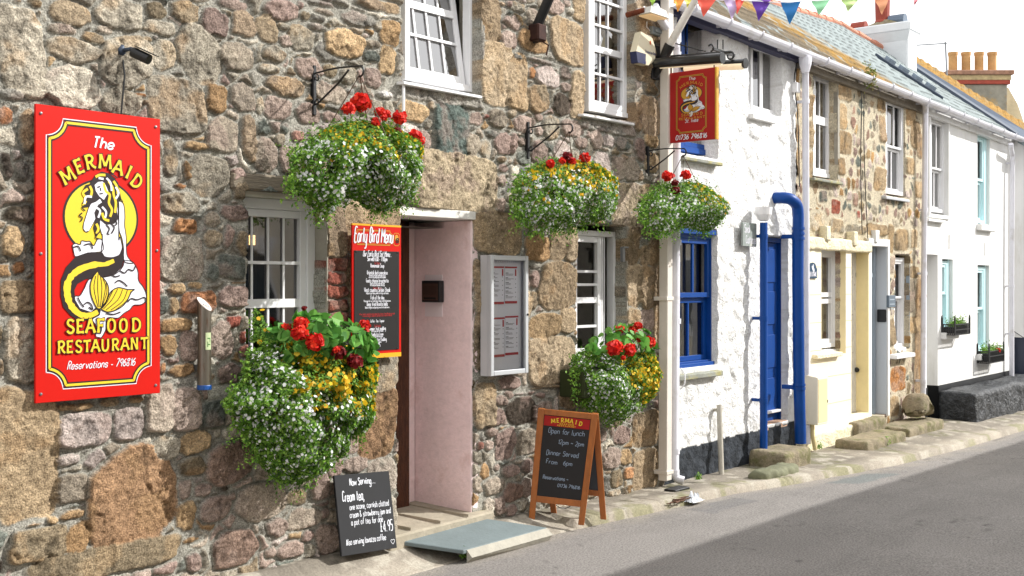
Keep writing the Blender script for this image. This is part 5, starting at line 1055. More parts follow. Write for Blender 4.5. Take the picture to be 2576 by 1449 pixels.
# junction box, small white box and flood light
JB = thing('junction_box', 'small grey junction box under the white flood light', 'electric box', (A(265, 300)[0], 0, A(265, 340)[1]))
(ua, za), (ub_, zb) = A(218, 250), A(318, 355); mb = MB(); mb.box(ua, ub_, -.07, 0, zb, za, .006); mb.box(ua+.03, ub_-.01, -.085, -.07, zb+.015, za-.015, .004); mb.build('housing', mat('junction_grey', '7e878b', .5), JB)
WB = thing('cable_box', 'tiny white cable box beside the burglar alarm', 'electric box', (A(205, 370)[0], 0, A(205, 420)[1]))
(ua, za), (ub_, zb) = A(172, 322), A(236, 418); mb = MB(); mb.box(ua, ub_, -.045, 0, zb, za, .008); mb.build('housing', M_upvc, WB)
mb = MB().tube(catmull([(A(236, 395)[0], -.03, A(236, 395)[1]), (A(255, 430)[0], -.03, A(255, 430)[1]), (A(250, 520)[0], -.03, A(250, 520)[1]), (A(218, 530)[0], -.03, A(218, 530)[1])], 5), .006, 6).build('cable', M_upvc, WB); mb = MB(); mb.tube(catmull([(A(192, 205)[0], -.04, A(192, 205)[1]), (A(190, 260)[0], -.04, A(190, 260)[1]), (A(220, 295)[0], -.04, A(220, 295)[1])], 5), .006, 6); mb.build('cable', M_upvc, WB)
FLd = thing('flood_light', 'white hooded flood light with a glowing underside above the alarm box', 'flood light', (A(255, 150)[0], 0, A(255, 215)[1]))
(ua, za), (ub_, zb) = A(165, 60, -.16), A(350, 185, -.16)
mb = MB(); mb.prism([(ua+.0, zb), (ua+.01, zb+.05), (ua+.05, za-.01), (ua+.08, za+.01), (ub_-.05, za), (ub_-.01, za-.05), (ub_, zb)], -.2, -.06); mb.build('hood', M_whitepaint, FLd)
MB().box(ua+.03, ub_-.02, -.19, -.07, zb-.012, zb-.002, .003).build('lens', mat('lamp_lens', 'cfa878', .4, emit='ffd9a0', estr=.3), FLd)
MB().tube([((ua+ub_)/2, -.06, zb+.08), ((ua+ub_)/2, .0, zb+.04)], .02, 8).build('mount', M_upvc, FLd)
(ra, rz1), (rb_, _) = A(95, 125, -.1), A(205, 100, -.2); RP = thing('rusty_pipe_end', 'short rusty pipe end sticking out of the wall left of the flood light', 'pipe', (ra, 0, rz1))
MB().tube([(ra, .02, rz1), (ra+.02, -.14, rz1+.02)], .022, 10).build('pipe', mat('rust', '6a3218', .9, var=.5, vscale=30), RP)
# ================================================================== bunting
BN = thing('bunting', 'string of small coloured pennants stretched over the street at the top', 'bunting', tuple(PD(1900, 0, 9)))
q3 = lambda x, y: (1596.5+x*.3802, y*.3802)
DB = 9.0
MB().tube([PD(*q3(x, y), DB) for x, y in ((-200, -30), (300, -6), (720, 4), (940, 17), (1290, 1), (1700, -14), (2300, -30), (3200, -70))], .004, 5).build('string', mat('white_string', 'e6e6ea', .7), BN)
def pmat(n, h): return mat('pennant_'+n, h, .8, var=.04)
rr = random.Random(4)
for (x0, y0_, x1, y1, tx, ty, nm, hx_) in ((98, -12, 140, -8, 120, 40, 'lime', 'a5cf55'), (255, -5, 330, -5, 288, 75, 'orange', 'f0a44a'), (325, -6, 378, -4, 350, 50, 'yellow', 'e6dc6a'), (412, -10, 540, -5, 458, 108, 'coral', 'e8604e'), (665, -4, 728, -2, 676, 98, 'red', 'd9483e'), (588, -5, 700, 2, 645, 130, 'lilac', 'c9b6dd'),
    (775, 8, 900, 15, 820, 140, 'purple', '6a42ac'), (830, -16, 905, 0, 868, 30, 'violet', '8a5cc0'), (965, 17, 1098, 12, 1030, 160, 'blue', '2f7cc0'), (1170, 8, 1290, 0, 1225, 97, 'mint', '9fe0b0'), (1368, -4, 1488, -8, 1410, 78, 'pale_green', 'c9e89a'), (1588, -12, 1682, -15, 1640, 95, 'peach', 'f4ae84'), (1825, -18, 1885, -22, 1858, 35, 'rose', 'd87a84')):
    n = 8; vs = []; a = PD(*q3(x0, y0_), DB-.02); b = PD(*q3(x1, y1), DB-.02); c = PD(*q3(tx, ty), DB-.02+rr.uniform(-.03, .03)); nrm = DIR
    for i in range(n+1):
        for j in range(n+1-i):
            s, t = i/n, j/n; p = a*(1-s-t)+b*s+c*t; p = p+nrm*(.012*math.sin(5*(s+t*.5)+tx)+.01*math.sin(9*t+s)); vs.append(p)
    idx = {}; k = 0
    for i in range(n+1):
        for j in range(n+1-i): idx[(i, j)] = k; k += 1
    fs = []
    for i in range(n):
        for j in range(n-i):
            fs.append((idx[(i, j)], idx[(i+1, j)], idx[(i, j+1)]))
            if j < n-i-1: fs.append((idx[(i+1, j)], idx[(i+1, j+1)], idx[(i, j+1)]))
    o = MB().add(vs, fs).build('pennant', leafcol(nm, hx_) if False else pmat(nm, hx_), BN, smooth=True)
# ================================================================== the row of cottages (frame C0)
G1 = lambda x, y: (1932+x/3, y/3); G2 = lambda x, y: (1999+x*.2315, 469.6+y*.2315); G3 = lambda x, y: (2240.6+x*.2777, 268.3+y*.2777); G4 = lambda x, y: (2173.5+x*.3241, 670.8+y*.3241)
G5 = lambda x, y: (1999+x*.2547, 805+y*.2547); G7 = lambda x, y: (1610+x/3, 838.5+y/3); G8 = lambda x, y: (1610+x*.2685, 483+y*.2685)
def U_(x, y=700, v=0): return P(C0, x, y, v)[0]
def Z_(x, y, v=0): return P(C0, x, y, v)[1]
M_white = mat('white_masonry_paint', None, .85, attr=True, bump=.9, bscale=38, bdist=.022, spec=.3, speck=.05)
M_whitesm = mat('smooth_white_render', 'e4e4e2', .8, var=.05, vscale=3, col2='cbc9c0', c2scale=2.5, c2lo=.54, c2hi=.8, stretch=(2, 2, .45), bump=.15, bscale=30)
M_blue = mat('blue_gloss_paint', '03408a', .45, var=.08, vscale=6, spec=.3); M_cream = mat('cream_masonry', 'f4ead0', .8, var=.05, vscale=4, bump=.2, bscale=60)
M_cream2 = mat('rough_cream_masonry', 'f0e5c4', .85, var=.12, vscale=18, bump=1, bscale=28, bdist=.03)
M_turq = mat('turquoise_paint', 'd2f2f6', .5, var=.04); M_slatesill = mat('slate_sill', '8a8c82', .8, var=.25, vscale=9, bump=.5, col2='a09858', c2scale=8, c2lo=.5, c2hi=.7)
M_plinth = mat('black_bitumen_paint', None, .7, attr=True, bump=.7, bscale=40, bdist=.02, spec=.4)
M_gran = mat('granite_step', '8a7f69', .95, var=.3, vscale=9, bump=1, bscale=35, bdist=.015, speck=.25, col2='5f6034', c2scale=6, c2lo=.48, c2hi=.68)
M_pvc = mat('white_pvc', 'dcdce4', .4, var=.08, vscale=2, col2='b0aca4', c2scale=3, c2lo=.55, c2hi=.8)
M_grey = mat('grey_blue_paint', '8f9ba6', .5, var=.05)
def rect(xl, xr, top, bot, v):
    my = (top[1]+bot[1])/2; return U_(xl, my, v), U_(xr, my, v), Z_(*bot, v), Z_(*top, v)
def opn(xl, xr, top, bot, depth, v=0, **k): r = rect(xl, xr, top, bot, v); return dict(u0=r[0], u1=r[1], z0=r[2], z1=r[3], depth=depth, **k)
uA = U_(1664, 900, 0)-.02; uB = U_(2002, 700, 0); uC = U_(2326, 700, 0); uD = U_(2546, 700, 0)
# gutter line measured from the picture
GV = -.16
g0u, g0z = P(C0, 1771, 36, GV); g1u, g1z = P(C0, 2334, 258, GV)
def gz(u): return g0z+(g1z-g0z)*(u-g0u)/(g1u-g0u)
PITCH = R(40)
def PR(px, py, off=0, uz=None):
    """picture point on the roof plane"""
    c = C0.inv(CAM); d = C0.invd(ray(px, py)); sl_ = (g1z-g0z)/(g1u-g0u); tp = math.tan(PITCH)
    # z = g0z + sl*(u-g0u) + tp*(v-GV) + off
    t = (g0z+sl_*(c[0]-g0u)+tp*(c[1]-GV)+off-c[2])/(d[2]-sl_*d[0]-tp*d[1]); return c+d*t
_rp = [PR(*p) for p in ((1935, 8), (2102, 57), (2224, 125), (2302, 176), (2560, 345))]; _ru = [q[0] for q in _rp]; _rv = [q[1] for q in _rp]
def vtop(u): return np.interp(u, _ru, _rv)
VR = _rv[1]
def cot(name, label, u): return thing(name, label, 'cottage', (u, 0, 0), C0)
WC = cot('white_cottage', 'white rough-painted stone cottage with blue windows, blue door and black base', uA)
SC2 = cot('stone_cottage', 'granite cottage whose left ground floor is painted cream with a cream door', uB)
WH = cot('white_house', 'smooth white terraced house with turquoise sash windows and a black base', uC)
# ---- white cottage wall
pl0 = P(C0, 1705, 1130, 0); pl1 = P(C0, 1903, 1082, 0)
def plz(u): return pl0[1]+(pl1[1]-pl0[1])*(u-pl0[0])/(pl1[0]-pl0[0])
def white_col(U, Z, C, H, S):
    n = fbm(U, Z, .4, 4, 91); c = np.array([.80, .80, .79])*(1+(n-.5)[..., None]*.08); gr = np.clip((fbm(U, Z, .05, 3, 92)-.66)*6, 0, .3)[..., None]; c = c*(1-gr)+np.array([.5, .47, .4])*gr
    b = (Z < plz(U)+.02*(vnoise(U, Z, .06, 4)-.5))[..., None]; k = np.array([.022, .026, .032])*(1+(fbm(U, Z, .06, 4, 93)-.3)[..., None]*2.4)
    return np.where(b, k, c)
OC = [opn(1692, 1803, (1790, 577), (1740, 925), .16), opn(1700, 1806, (1760, 8), (1760, 392), .2), opn(1884, 1965, (1925, 108), (1925, 283), .12), opn(1919, 1981, (1960, 596), (1950, 1062), .16)]
def topcot(U): return gz(U)+.02
rough_wall('wall', uA, uB, -.12, 4.4, .011, [], 'e0e0de', OC, M_white, WC, C0, filler=1, fill_w=(.24, .17), seed=21, gap=.010, edge=.06, prot=(.002, .016), mort_amp=.012, vary=.2, colfn=white_col, topfn=topcot, fill_list=['g'])
v = .055
# lower blue window
r = rect(1690, 1794, (1790, 590), (1740, 922), v)
ym = Z_(1740, 749, v)
b1 = window(WC, C0, v, r, fw=.045, sw=.045, bx=[], by=[], m=M_blue, split=ym, curtain=[(.55, .95)], label='blue sash window near the pavement', sash_v=.01)
mb = MB(); x = U_(1741, 680, v+.03); mb.box(x-.012, x+.012, v+.02, v+.04, ym+.05, r[3]-.09); x = U_(1729, 820, v+.06); mb.box(x-.01, x+.01, v+.05, v+.07, r[2]+.09, ym); mb.build('glazing_bars', M_blue, b1, C0)
MB().box(r[0], r[1]+.01, v-.05, v+.02, r[3]-.01, r[3]+.035, .004).build('head_mould', M_blue, b1, C0); MB().box(r[0], r[1], v-.03, v+.02, r[2]-.01, r[2]+.03, .004).build('foot_mould', M_blue, b1, C0)
def csill(parent, a, b, v0, th, m, name='sill', back=.1):
    (u0, z0), (u1, z1) = P(C0, *a, v0), P(C0, *b, v0); z = (z0+z1)/2; mb = MB()
    mb.hexa([(u0, v0, z-th), (u1, v0, z-th), (u1, back, z-th+.008), (u0, back, z-th+.008), (u0, v0, z), (u1, v0, z), (u1, back, z+.015), (u0, back, z+.015)], .006); return mb.build(name, m, parent, C0)
csill(b1, (1708, 946), (1820, 932), -.07, .045, M_slatesill, back=.12)
roombox(b1, r[0]-.6, r[1]+.7, .3, 2.3, .24, 2.2)
# green slatted blind items inside
mb = MB()
for k in range(5): x = r[0]+.2+k*.07; mb.hexa([(x, .3, ym+.02), (x+.05, .3, ym+.02), (x+.05, .34, ym+.02), (x, .34, ym+.02), (x+.03, .3, ym+.2), (x+.075, .3, ym+.2), (x+.075, .34, ym+.2), (x+.03, .34, ym+.2)])
mb.build('chair_back', mat('sea_green', '5d9c88', .6), b1, C0)
# upper blue window
r = rect(1712, 1790, (1760, 25), (1760, 388), v+.07)
b2 = window(WC, C0, v+.07, r, glass=M_skyglass, fw=.05, sw=.045, bx=[U_(1737, 100, v+.07)], by=[(Z_(1750, 215, v+.07), .05)], m=M_blue, label='blue window partly hidden by the red pub sign'); csill(b2, (1719, 392), (1819, 410), -.07, .03, M_slatesill, back=.16)
roombox(b2, r[0]-.4, r[1]+.5, 2.2, 4.3, .3, 2.2)
# upper white casement
r = rect(1889, 1956, (1925, 112), (1925, 290), .07)
xm = U_(1920, 200, .08)
b3 = window(WC, C0, .07, r, glass=M_skyglass, fw=.035, sw=.035, bx=[xm], by=[], bw=.06, curtain=[(0, .35), (.5, .95)], label='white two-light casement high in the white cottage'); csill(b3, (1895, 283), (1953, 301), -.05, .05, M_whitesm)
roombox(b3, r[0]-.4, r[1]+.5, 2.3, 4.3, .2, 2.2)
# blue door
r = rect(1919, 1962, (1960, 600), (1950, 1062), .10); o = OC[3]
db = MB(); ring(db, r[0], r[1], r[2]-.05, r[3], .045, .07, .12); dobj = db.build('door', M_blue, WC, C0)
mb = MB(); mb.box(r[0]+.045, r[1]-.045, .105, .12, r[2], r[3]-.05)
for zz in (.12, .55, .98, 1.4): mb.box(r[0]+.09, r[1]-.09, .095, .105, r[2]+zz, r[2]+zz+.33, .004)
mb.build('panel', M_blue, dobj, C0)
zz = Z_(1950, 1030, .1); MB().box(r[0]+.02, r[1]-.07, .05, .095, zz-.02, zz+.005, .004).build('letter_flap', M_upvc, dobj, C0)
MB().box(o['u0']-.03, o['u1']+.0, .0, .3, o['z0']-.07, o['z0']-.002, .006).build('threshold', mat('pink_stone', 'a98a74', .9, var=.2, bump=.5), WC, C0)
# fascia, gutter, pipes of the white cottage
def lineguts(parent, ua, ub, n=8, name='gutter'):
    mb = MB(); m = 9; R_ = .062
    for k, u in enumerate((ua, ub)):
        for i in range(m): a = math.pi*i/(m-1); mb.v.append((u, GV-.0+R_*math.cos(a)*-1, gz(u)+.02-R_*math.sin(a)))
        for i in range(m): a = math.pi*(m-1-i)/(m-1); mb.v.append((u, GV+(R_-.006)*math.cos(a)*-1, gz(u)+.02-(R_-.006)*math.sin(a)))
    t = 2*m; mb.f = [[i, (i+1) % t, t+(i+1) % t, t+i] for i in range(t)]+[list(range(t))[::-1], list(range(t, 2*t))]; mb.mi = [0]*len(mb.f)
    g = mb.build(name, M_pvc, parent, C0, smooth=False)
    mb = MB(); u = ua+.3
    while u < ub-.05: mb.box(u-.012, u+.012, GV-.068, GV-.062, gz(u)-.0, gz(u)+.032); mb.tube([(u, GV-R_*1.05*math.cos(a), gz(u)+.02-R_*1.05*math.sin(a)) for a in [math.pi*k/6 for k in range(7)]], .009, 5); mb.box(u-.012, u+.012, GV+.055, -.02, gz(u)-.03, gz(u)-.005); u += .62
    mb.build('gutter_clips', M_pvc, g, C0); return g
uE = U_(1700, 20, GV)-.05
lineguts(WC, uE-.0, uB+.0)
mb = MB(); mb.hexa([(uE, -.07, gz(uE)-.05), (uB, -.07, gz(uB)-.05), (uB, .02, gz(uB)-.05), (uE, .02, gz(uE)-.05), (uE, -.07, gz(uE)+.03), (uB, -.07, gz(uB)+.03), (uB, .02, gz(uB)+.03), (uE, .02, gz(uE)+.03)]); mb.build('fascia', mat('violet_blue_fascia', '2e2f50', .5, var=.1), WC, C0)
def pipe(parent, pts, r, m, f=C0, name='downpipe', clips=(), n=14, cm=None):
    o = MB().tube(pts, r, n).build(name, m, parent, f, smooth=False); smooth_angle(o, 50)
    for c in clips:
        mb = MB(); mb.tube([(c[0], c[1], c[2]-.022), (c[0], c[1], c[2]+.022)], r*1.12, n); mb.box(c[0]-.012, c[0]+.012, c[1], -.0, c[2]-.014, c[2]+.014); mb.build('pipe_clip', cm or m, o, f)
    return o
def pv(px, py, v): u, z = P(C0, px, py, v); return (u, v, z)
# square white pipe and round white pipe at the corner
top = pv(1678, 330, -.1); bot = pv(1673, 1208, -.1); mb = MB(); w_ = .042
mb.hexa([(bot[0]-w_, -.14, bot[2]), (bot[0]+w_, -.14, bot[2]), (bot[0]+w_, -.06, bot[2]), (bot[0]-w_, -.06, bot[2]), (top[0]-w_, -.14, top[2]+1.2), (top[0]+w_, -.14, top[2]+1.2), (top[0]+w_, -.06, top[2]+1.2), (top[0]-w_, -.06, top[2]+1.2)], .005)
sp_ = mb.build('square_downpipe', mat('cream_white_pvc', 'd9d2c8', .45, var=.1, vscale=3), WC, C0)
for y in (750, 1186): c = pv(1674, y, -.1); MB().box(c[0]-.055, c[0]+.055, -.147, -.02, c[2]-.02, c[2]+.012, .003).build('pipe_clip', MATS['cream_white_pvc'], sp_, C0)
a, b = pv(1703, 70, -.1), pv(1697, 1195, -.1); e = (b[0]+.03, -.17, b[2]-.045)
pipe(WC, [a, b, (b[0]+.005, -.12, b[2]-.03), e], .036, M_pvc, clips=[pv(1702, 610, -.1), pv(1701, 808, -.1), pv(1698, 1135, -.1), pv(1697, 1188, -.1)])
# white diagonal offset pipe high up
pipe(WC, [pv(1646, 14, -.12), pv(1664, 52, -.12), pv(1694, 92, -.1), pv(1700, 120, -.1)], .034, M_pvc, name='offset_pipe')
# blue pole with bowl lamp, blue vent pipe, stub pipe
BPo = pipe(WC, [pv(1921, 560, -.12), pv(1921, 1149, -.12)], .036, M_blue, name='blue_downpipe', clips=[pv(1921, 594, -.12), pv(1921, 801, -.12), pv(1921, 1007, -.12)])
c = pv(1921, 556, -.12); MB().lathe([(.036, 0), (.05, .01), (.075, .06), (.082, .13), (.076, .13), (.05, .1)], c, 16).build('white_hopper', M_upvc, WC, C0)
e0 = pv(1976, 506, -.05); e1 = pv(2008, 545, -.17); rb = .056
vp = catmull([(e1[0]-.17, .03, e1[2]+.18), (e1[0]-.165, -.08, e1[2]+.18), (e1[0]-.12, -.145, e1[2]+.165), (e1[0]-.03, -.168, e1[2]+.11), (e1[0], -.17, e1[2]+.02)], 6)+[pv(2007, 700, -.17), pv(2010, 960, -.17), pv(2014, 1115, -.17)]
VPo = pipe(WC, vp, rb, M_blue, name='blue_soil_pipe', n=18)
mb = MB()
for y in (575, 588, 600, 968, 977): c = pv(2008 if y < 700 else 2010, y, -.17); mb.tube([(c[0], c[1], c[2]-.012), (c[0], c[1], c[2]+.012)], rb*1.12, 18)
c = pv(2008, 592, -.17); mb.box(c[0]-.03, c[0]+.02, -.17, 0, c[2]-.03, c[2]+.01); c = pv(2010, 972, -.17); mb.box(c[0]-.03, c[0]+.02, -.17, 0, c[2]-.03, c[2]+.01); mb.build('pipe_collar', M_blue, VPo, C0)
pipe(WC, [pv(1809, 1018, -.06), pv(1815, 1201, -.1)], .024, mat('dull_pvc', 'b9b4a8', .6, var=.15), name='stub_pipe', clips=[pv(1810, 1032, -.06)])
pipe(WC, catmull([pv(1712, 926, -.08), pv(1722, 940, -.1), pv(1722, 965, -.1), pv(1712, 979, -.07)], 5), .006, M_upvc, name='loose_cable', n=6)
# slate name plate
(ua, za), (ub_, zb) = P(C0, 1866, 559, -.05), P(C0, 1901, 621, -.05)
HS_ = thing('house_name_slate', 'grey slate plaque with white hand lettering beside the blue door', 'name plate', (ua, -.05, zb), C0)
MB().box(ua, ub_, -.06, -.04, zb, za, .003).build('slate', mat('name_slate', '8b938f', .6, var=.25, vscale=10, col2='c0beb6', c2scale=9, c2lo=.55, c2hi=.7), HS_, C0)
mb = MB(); fit(mb, 'Seal', ua+.03, za-.09, .07, .008, -.0615, (ub_-ua)*.42); fit(mb, 'Cottage', ua+.06, zb+.03, .07, .008, -.0615, (ub_-ua)*.72); mb.build('lettering', M_swhite, HS_, C0)
# ================================================================== stone cottage
OS = [opn(2045, 2106, (2070, 182), (2070, 448), .12, jit=.02), opn(2228, 2276, (2250, 250), (2250, 492), .08), opn(2250, 2287, (2270, 640), (2270, 880), .12, jit=.015), opn(2056, 2118, (2090, 606), (2080, 893), .14), opn(2132, 2175.5, (2160, 624), (2150, 1043), .3), opn(2186, 2227, (2210, 620), (2200, 1048), .26)]
zt_c = Z_(2100, 602, -.02); zpl = Z_(2100, 1078, -.03); uY1 = U_(2183, 800, -.02)
STC = []
def stoneq(xl, xr, yt, yb, c, ex=5): r = rect(xl, xr, ((xl+xr)/2, yt), ((xl+xr)/2, yb), 0); STC.append(((r[0]+r[1])/2, (r[2]+r[3])/2, abs(r[1]-r[0])/2, abs(r[3]-r[2])/2, c, ex))
for a in ((2106, 2142, 215, 255, 'q'), (2106, 2130, 258, 325, 'q'), (2106, 2143, 328, 390, 'q'), (2106, 2125, 393, 440, 'q'), (2034, 2050, 235, 297, 'q'), (2034, 2050, 300, 375, 'q'), (2034, 2050, 378, 450, 'q'), (1996, 2012, 160, 215, 'y'), (1996, 2012, 240, 300, 'q'), (1996, 2012, 310, 360, 'b'), (1997, 2012, 370, 450, 'q'),
    (2198, 2228, 420, 482, 'q'), (2205, 2228, 250, 285, 'q'), (2210, 2228, 290, 360, 'b'), (2278, 2302, 268, 320, 'q'), (2290, 2316, 300, 375, 'q'), (2277, 2303, 395, 440, 'q'), (2304, 2320, 330, 400, 'b'), (2300, 2322, 455, 500, 'q'), (2246, 2288, 574, 631, 'q'), (2290, 2310, 575, 625, 'q'), (2233, 2246, 560, 640, 'q'), (2180, 2232, 562, 595, 'q'), (2125, 2180, 565, 590, 'g'), (2038, 2076, 535, 585, 'g'),
    (2084, 2122, 548, 587, 'g'), (2285, 2312, 668, 700, 'b'), (2235, 2248, 640, 690, 'pg'), (2235, 2250, 800, 870, 'b'), (2240, 2275, 920, 985, 'o'), (2237, 2262, 995, 1050, 'q'), (2300, 2325, 690, 1000, 'b'), (2285, 2300, 700, 790, 'pg'), (2288, 2312, 795, 840, 'q'), (2090, 2112, 500, 540, 'r'), (2143, 2158, 485, 520, 'P'), (2155, 2164, 530, 550, 'r'), (2060, 2080, 478, 510, 't')):
    stoneq(*a)
rough_wall('wall', uB, uC+.02, -.15, 4.4, .013, STC, 'c9bea6', OS, M_stone, SC2, C0, filler=1, fill_w=(.13, .12), seed=33, gap=.012, edge=.016, prot=(.003, .014), mort_amp=.008, sat=.85, topfn=topcot, empty=.2, fill_list=['p', 'P', 'pg', 'p', 'b', 'g', 'pw', 'pw', 't', 'y'])
# cream ground floor front
mb = MB(); ra, rb2, rc = OS[3], OS[4], OS[5]; y1, y0c = -.02, .0; u0c = uB+.005
def facade(mb, u0, u1, z0, z1, ops, v0, v1):
    us = sorted({u0, u1, *[o['u0'] for o in ops], *[o['u1'] for o in ops]}); 
    for a, b in zip(us[:-1], us[1:]):
        if b <= u0 or a >= u1: continue
        cur = z0
        for o in sorted([o for o in ops if o['u0'] <= a+1e-6 and o['u1'] >= b-1e-6], key=lambda o: o['z0']):
            if o['z0'] > cur: mb.box(a, b, v0, v1, cur, o['z0'])
            cur = max(cur, o['z1'])
        if cur < z1: mb.box(a, b, v0, v1, cur, z1)
crm = facade(mb, u0c, uY1, zpl, zt_c-.12, [ra, rb2], -.045, .05); cr = mb.build('cream_front', M_cream, SC2, C0)
mb = MB()
for k in range(7):
    z = zpl+.28+k*.29; mb.box(u0c, ra['u0']-.0, -.0462, -.045, z, z+.006)
    if z < ra['z0']: mb.box(ra['u0'], ra['u1'], -.0462, -.045, z, z+.006)
    mb.box(ra['u1'], rb2['u0'], -.0462, -.045, z, z+.006)
mb.build('ashlar_lines', mat('cream_joint', 'cdbb88', .9), cr, C0)
# rough base and band of the cream front
def rough_box(parent, name, u0, u1, v0, v1, z0, z1, m, seed, amp=.012, res=.02, slope=0, round_=.02, f=C0, label=None, top=True, **kw):
    """weathered block: displaced box with rounded arrises"""
    import itertools
    nx, ny, nz = [max(2, int((b-a)/res)) for a, b in ((u0, u1), (v0, v1), (z0, z1))]; V = {}; vs = []; fs = []
    def vid(i, j, k):
        if (i, j, k) not in V:
            x, y, z = u0+(u1-u0)*i/nx, v0+(v1-v0)*j/ny, z0+(z1-z0)*k/nz
            cx_, cy_, cz_ = min(max(x, u0+round_), u1-round_), min(max(y, v0+round_), v1-round_), min(max(z, z0+round_), z1-round_)
            d = Vector((x-cx_, y-cy_, z-cz_)); l = d.length
            if l > 1e-6: d *= round_/l; x, y, z = cx_+d.x, cy_+d.y, cz_+d.z
            V[(i, j, k)] = len(vs); vs.append([x, y, z])
        return V[(i, j, k)]
    for i in range(nx):
        for j in range(ny): fs.append((vid(i, j, nz), vid(i+1, j, nz), vid(i+1, j+1, nz), vid(i, j+1, nz))); fs.append((vid(i, j, 0), vid(i, j+1, 0), vid(i+1, j+1, 0), vid(i+1, j, 0)))
        for k in range(nz): fs.append((vid(i, 0, k), vid(i+1, 0, k), vid(i+1, 0, k+1), vid(i, 0, k+1))); fs.append((vid(i, ny, k), vid(i, ny, k+1), vid(i+1, ny, k+1), vid(i+1, ny, k)))
    for j in range(ny):
        for k in range(nz): fs.append((vid(0, j, k), vid(0, j, k+1), vid(0, j+1, k+1), vid(0, j+1, k))); fs.append((vid(nx, j, k), vid(nx, j+1, k), vid(nx, j+1, k+1), vid(nx, j, k+1)))
    a = np.array(vs); s = seed*3.7
    dx = fbm(a[:, 1]+a[:, 2]*.7+s, a[:, 2]+s, .12, 4, seed)-.5; dy = fbm(a[:, 0]+s, a[:, 2]+a[:, 0]*.2, .12, 4, seed+5)-.5; dz = fbm(a[:, 0]+s, a[:, 1], .14, 4, seed+9)-.5
    a = a+np.stack([dx, dy, dz], -1)*amp*2; a[:, 2] += slope*(a[:, 0]-u0)*(a[:, 2] > z0+.01)
    if kw.get('fn'): a = kw['fn'](a)
    mb = MB(); mb.v = a.tolist(); mb.f = [list(f_) for f_ in fs]; mb.mi = [0]*len(fs); o = mb.build(name, m, parent, f, smooth=True, label=label, **({k_: kw[k_] for k_ in ('cat', 'group', 'loc') if k_ in kw})); return o
rough_box(SC2, 'rough_base', u0c, rb2['u0']-.01, -.09, .03, -.1, zpl+.01, M_cream2, 3, amp=.014)
rough_box(SC2, 'lintel_band', u0c, uY1, -.075, .03, zt_c-.125, zt_c+.005, M_cream2, 5, amp=.012, round_=.015)
for xl, xr, yt, yb in ((2078, 2092, 563, 606), (2147, 2160, 577, 618)):
    r = rect(xl+3, xr, ((xl+xr)/2, yt), ((xl+xr)/2, yb), -.1); rough_box(SC2, 'keystone', r[0], r[1]-.01, -.095, 0, r[2], r[3]-.02, M_cream2, int(xl) % 9, amp=.003, round_=.006)
mb = MB(); mb.box(ra['u1']-.002, ra['u1']+.03, -.04, .16, ra['z0'], ra['z1']+.0); mb.box(rb2['u1']-.004, rb2['u1']+.03, -.043, .34, rb2['z0']-.02, zt_c-.12); mb.box(ra['u0'], ra['u1'], -.044, .16, ra['z1']-.004, ra['z1']+.02); mb.box(rb2['u0']-.02, rb2['u0']+.002, -.043, .34, rb2['z0'], zt_c-.12); mb.build('reveal', mat('cream_reveal', 'ecdcae', .8, var=.05), SC2, C0)
# cream floor window
r = rect(2052, 2104, (2080, 625), (2080, 875), .075); zm = Z_(2080, 752, .075)
s1 = window(SC2, C0, .075, r, glass=M_skyglass, fw=.05, sw=.045, bx=[U_(2076, 690, .15)], by=[(Z_(2080, 741, .15), .05), (Z_(2080, 757, .15), .05)], curtain=[(0, .3), (.6, 1)], label='white window in the cream-painted ground floor')
MB().box(r[0], r[1]+.04, .05, .12, r[3]-.005, ra['z1']+.01).build('head_board', M_upvc, s1, C0)
csill(s1, (2056, 891), (2121, 887), -.1, .045, M_cream2, back=.12); csill(s1, (2052, 884), (2104, 880), .05, .03, M_upvc, name='inner_sill', back=.13)
roombox(s1, r[0]-.5, r[1]+.3, .2, 2.2, .22, 2)
# cream door and white-surround door
def deep_door(o, v, xa, xb, mdoor, mframe, label, glazed=False):
    z0, z1 = o['z0']+.0, o['z1']; u0, u1 = o['u0']-.15, o['u1']-.0; ua, ub = U_(xa, 800, v), U_(xb, 800, v)
    mb = MB(); mb.box(ua, ub, v-.03, v+.02, z0, z1, .004); mb.box(u0, ua, v-.02, v+.02, z1-.36, z1-.31); mb.box(u0, ua, v-.02, v+.02, z1-.06, z1); mb.box(ub, o['u1']+.03, v-.01, v+.02, z0, z1); fr_ = mb.build('door_frame', mframe, SC2, C0)
    MB().quad((u0, v, z1-.31), (ua, v, z1-.31), (ua, v, z1-.06), (u0, v, z1-.06)).build('fanlight', M_glass, fr_, C0)
    mb = MB(); mb.box(u0-.3, ua, v+.0, v+.03, z0, z1-.36)
    for k in range(3): mb.box(u0, ua-.03, v-.006, v, z0+.1+k*.5, z0+.5+k*.5, .003)
    d = mb.build('door', mdoor, SC2, C0, label=label); return d
deep_door(rb2, .13, 2139, 2152, mat('door_primrose', 'cfbf5e', .5, var=.05), M_whitepaint, 'primrose yellow front door'); (vk, zk) = PU(C0, 2158, 930, rb2['u1']-.004)
MB().lathe([(.001, 0), (.02, .0), (.03, .012), (.012, .02), (.022, .035), (.001, .045)], (rb2['u1']-.004-.045, vk, zk), 14, 'x').build('bell_knob', M_black, SC2, C0)
deep_door(rc, .12, 2192, 2197, M_grey, M_grey, 'grey blue front door in the white surround')
mb = MB(); zt2 = Z_(2205, 600, -.04)
mb.box(uY1+.004, rc['u0'], -.035, .26, rc['z0']-.02, zt2, .004); mb.box(rc['u1'], rc['u1']+.06, -.035, .26, rc['z0']-.02, zt2, .004); mb.box(rc['u0'], rc['u1'], -.034, .24, rc['z1'], zt2-.002, .004); mb.build('door_surround', M_whitesm, SC2, C0)
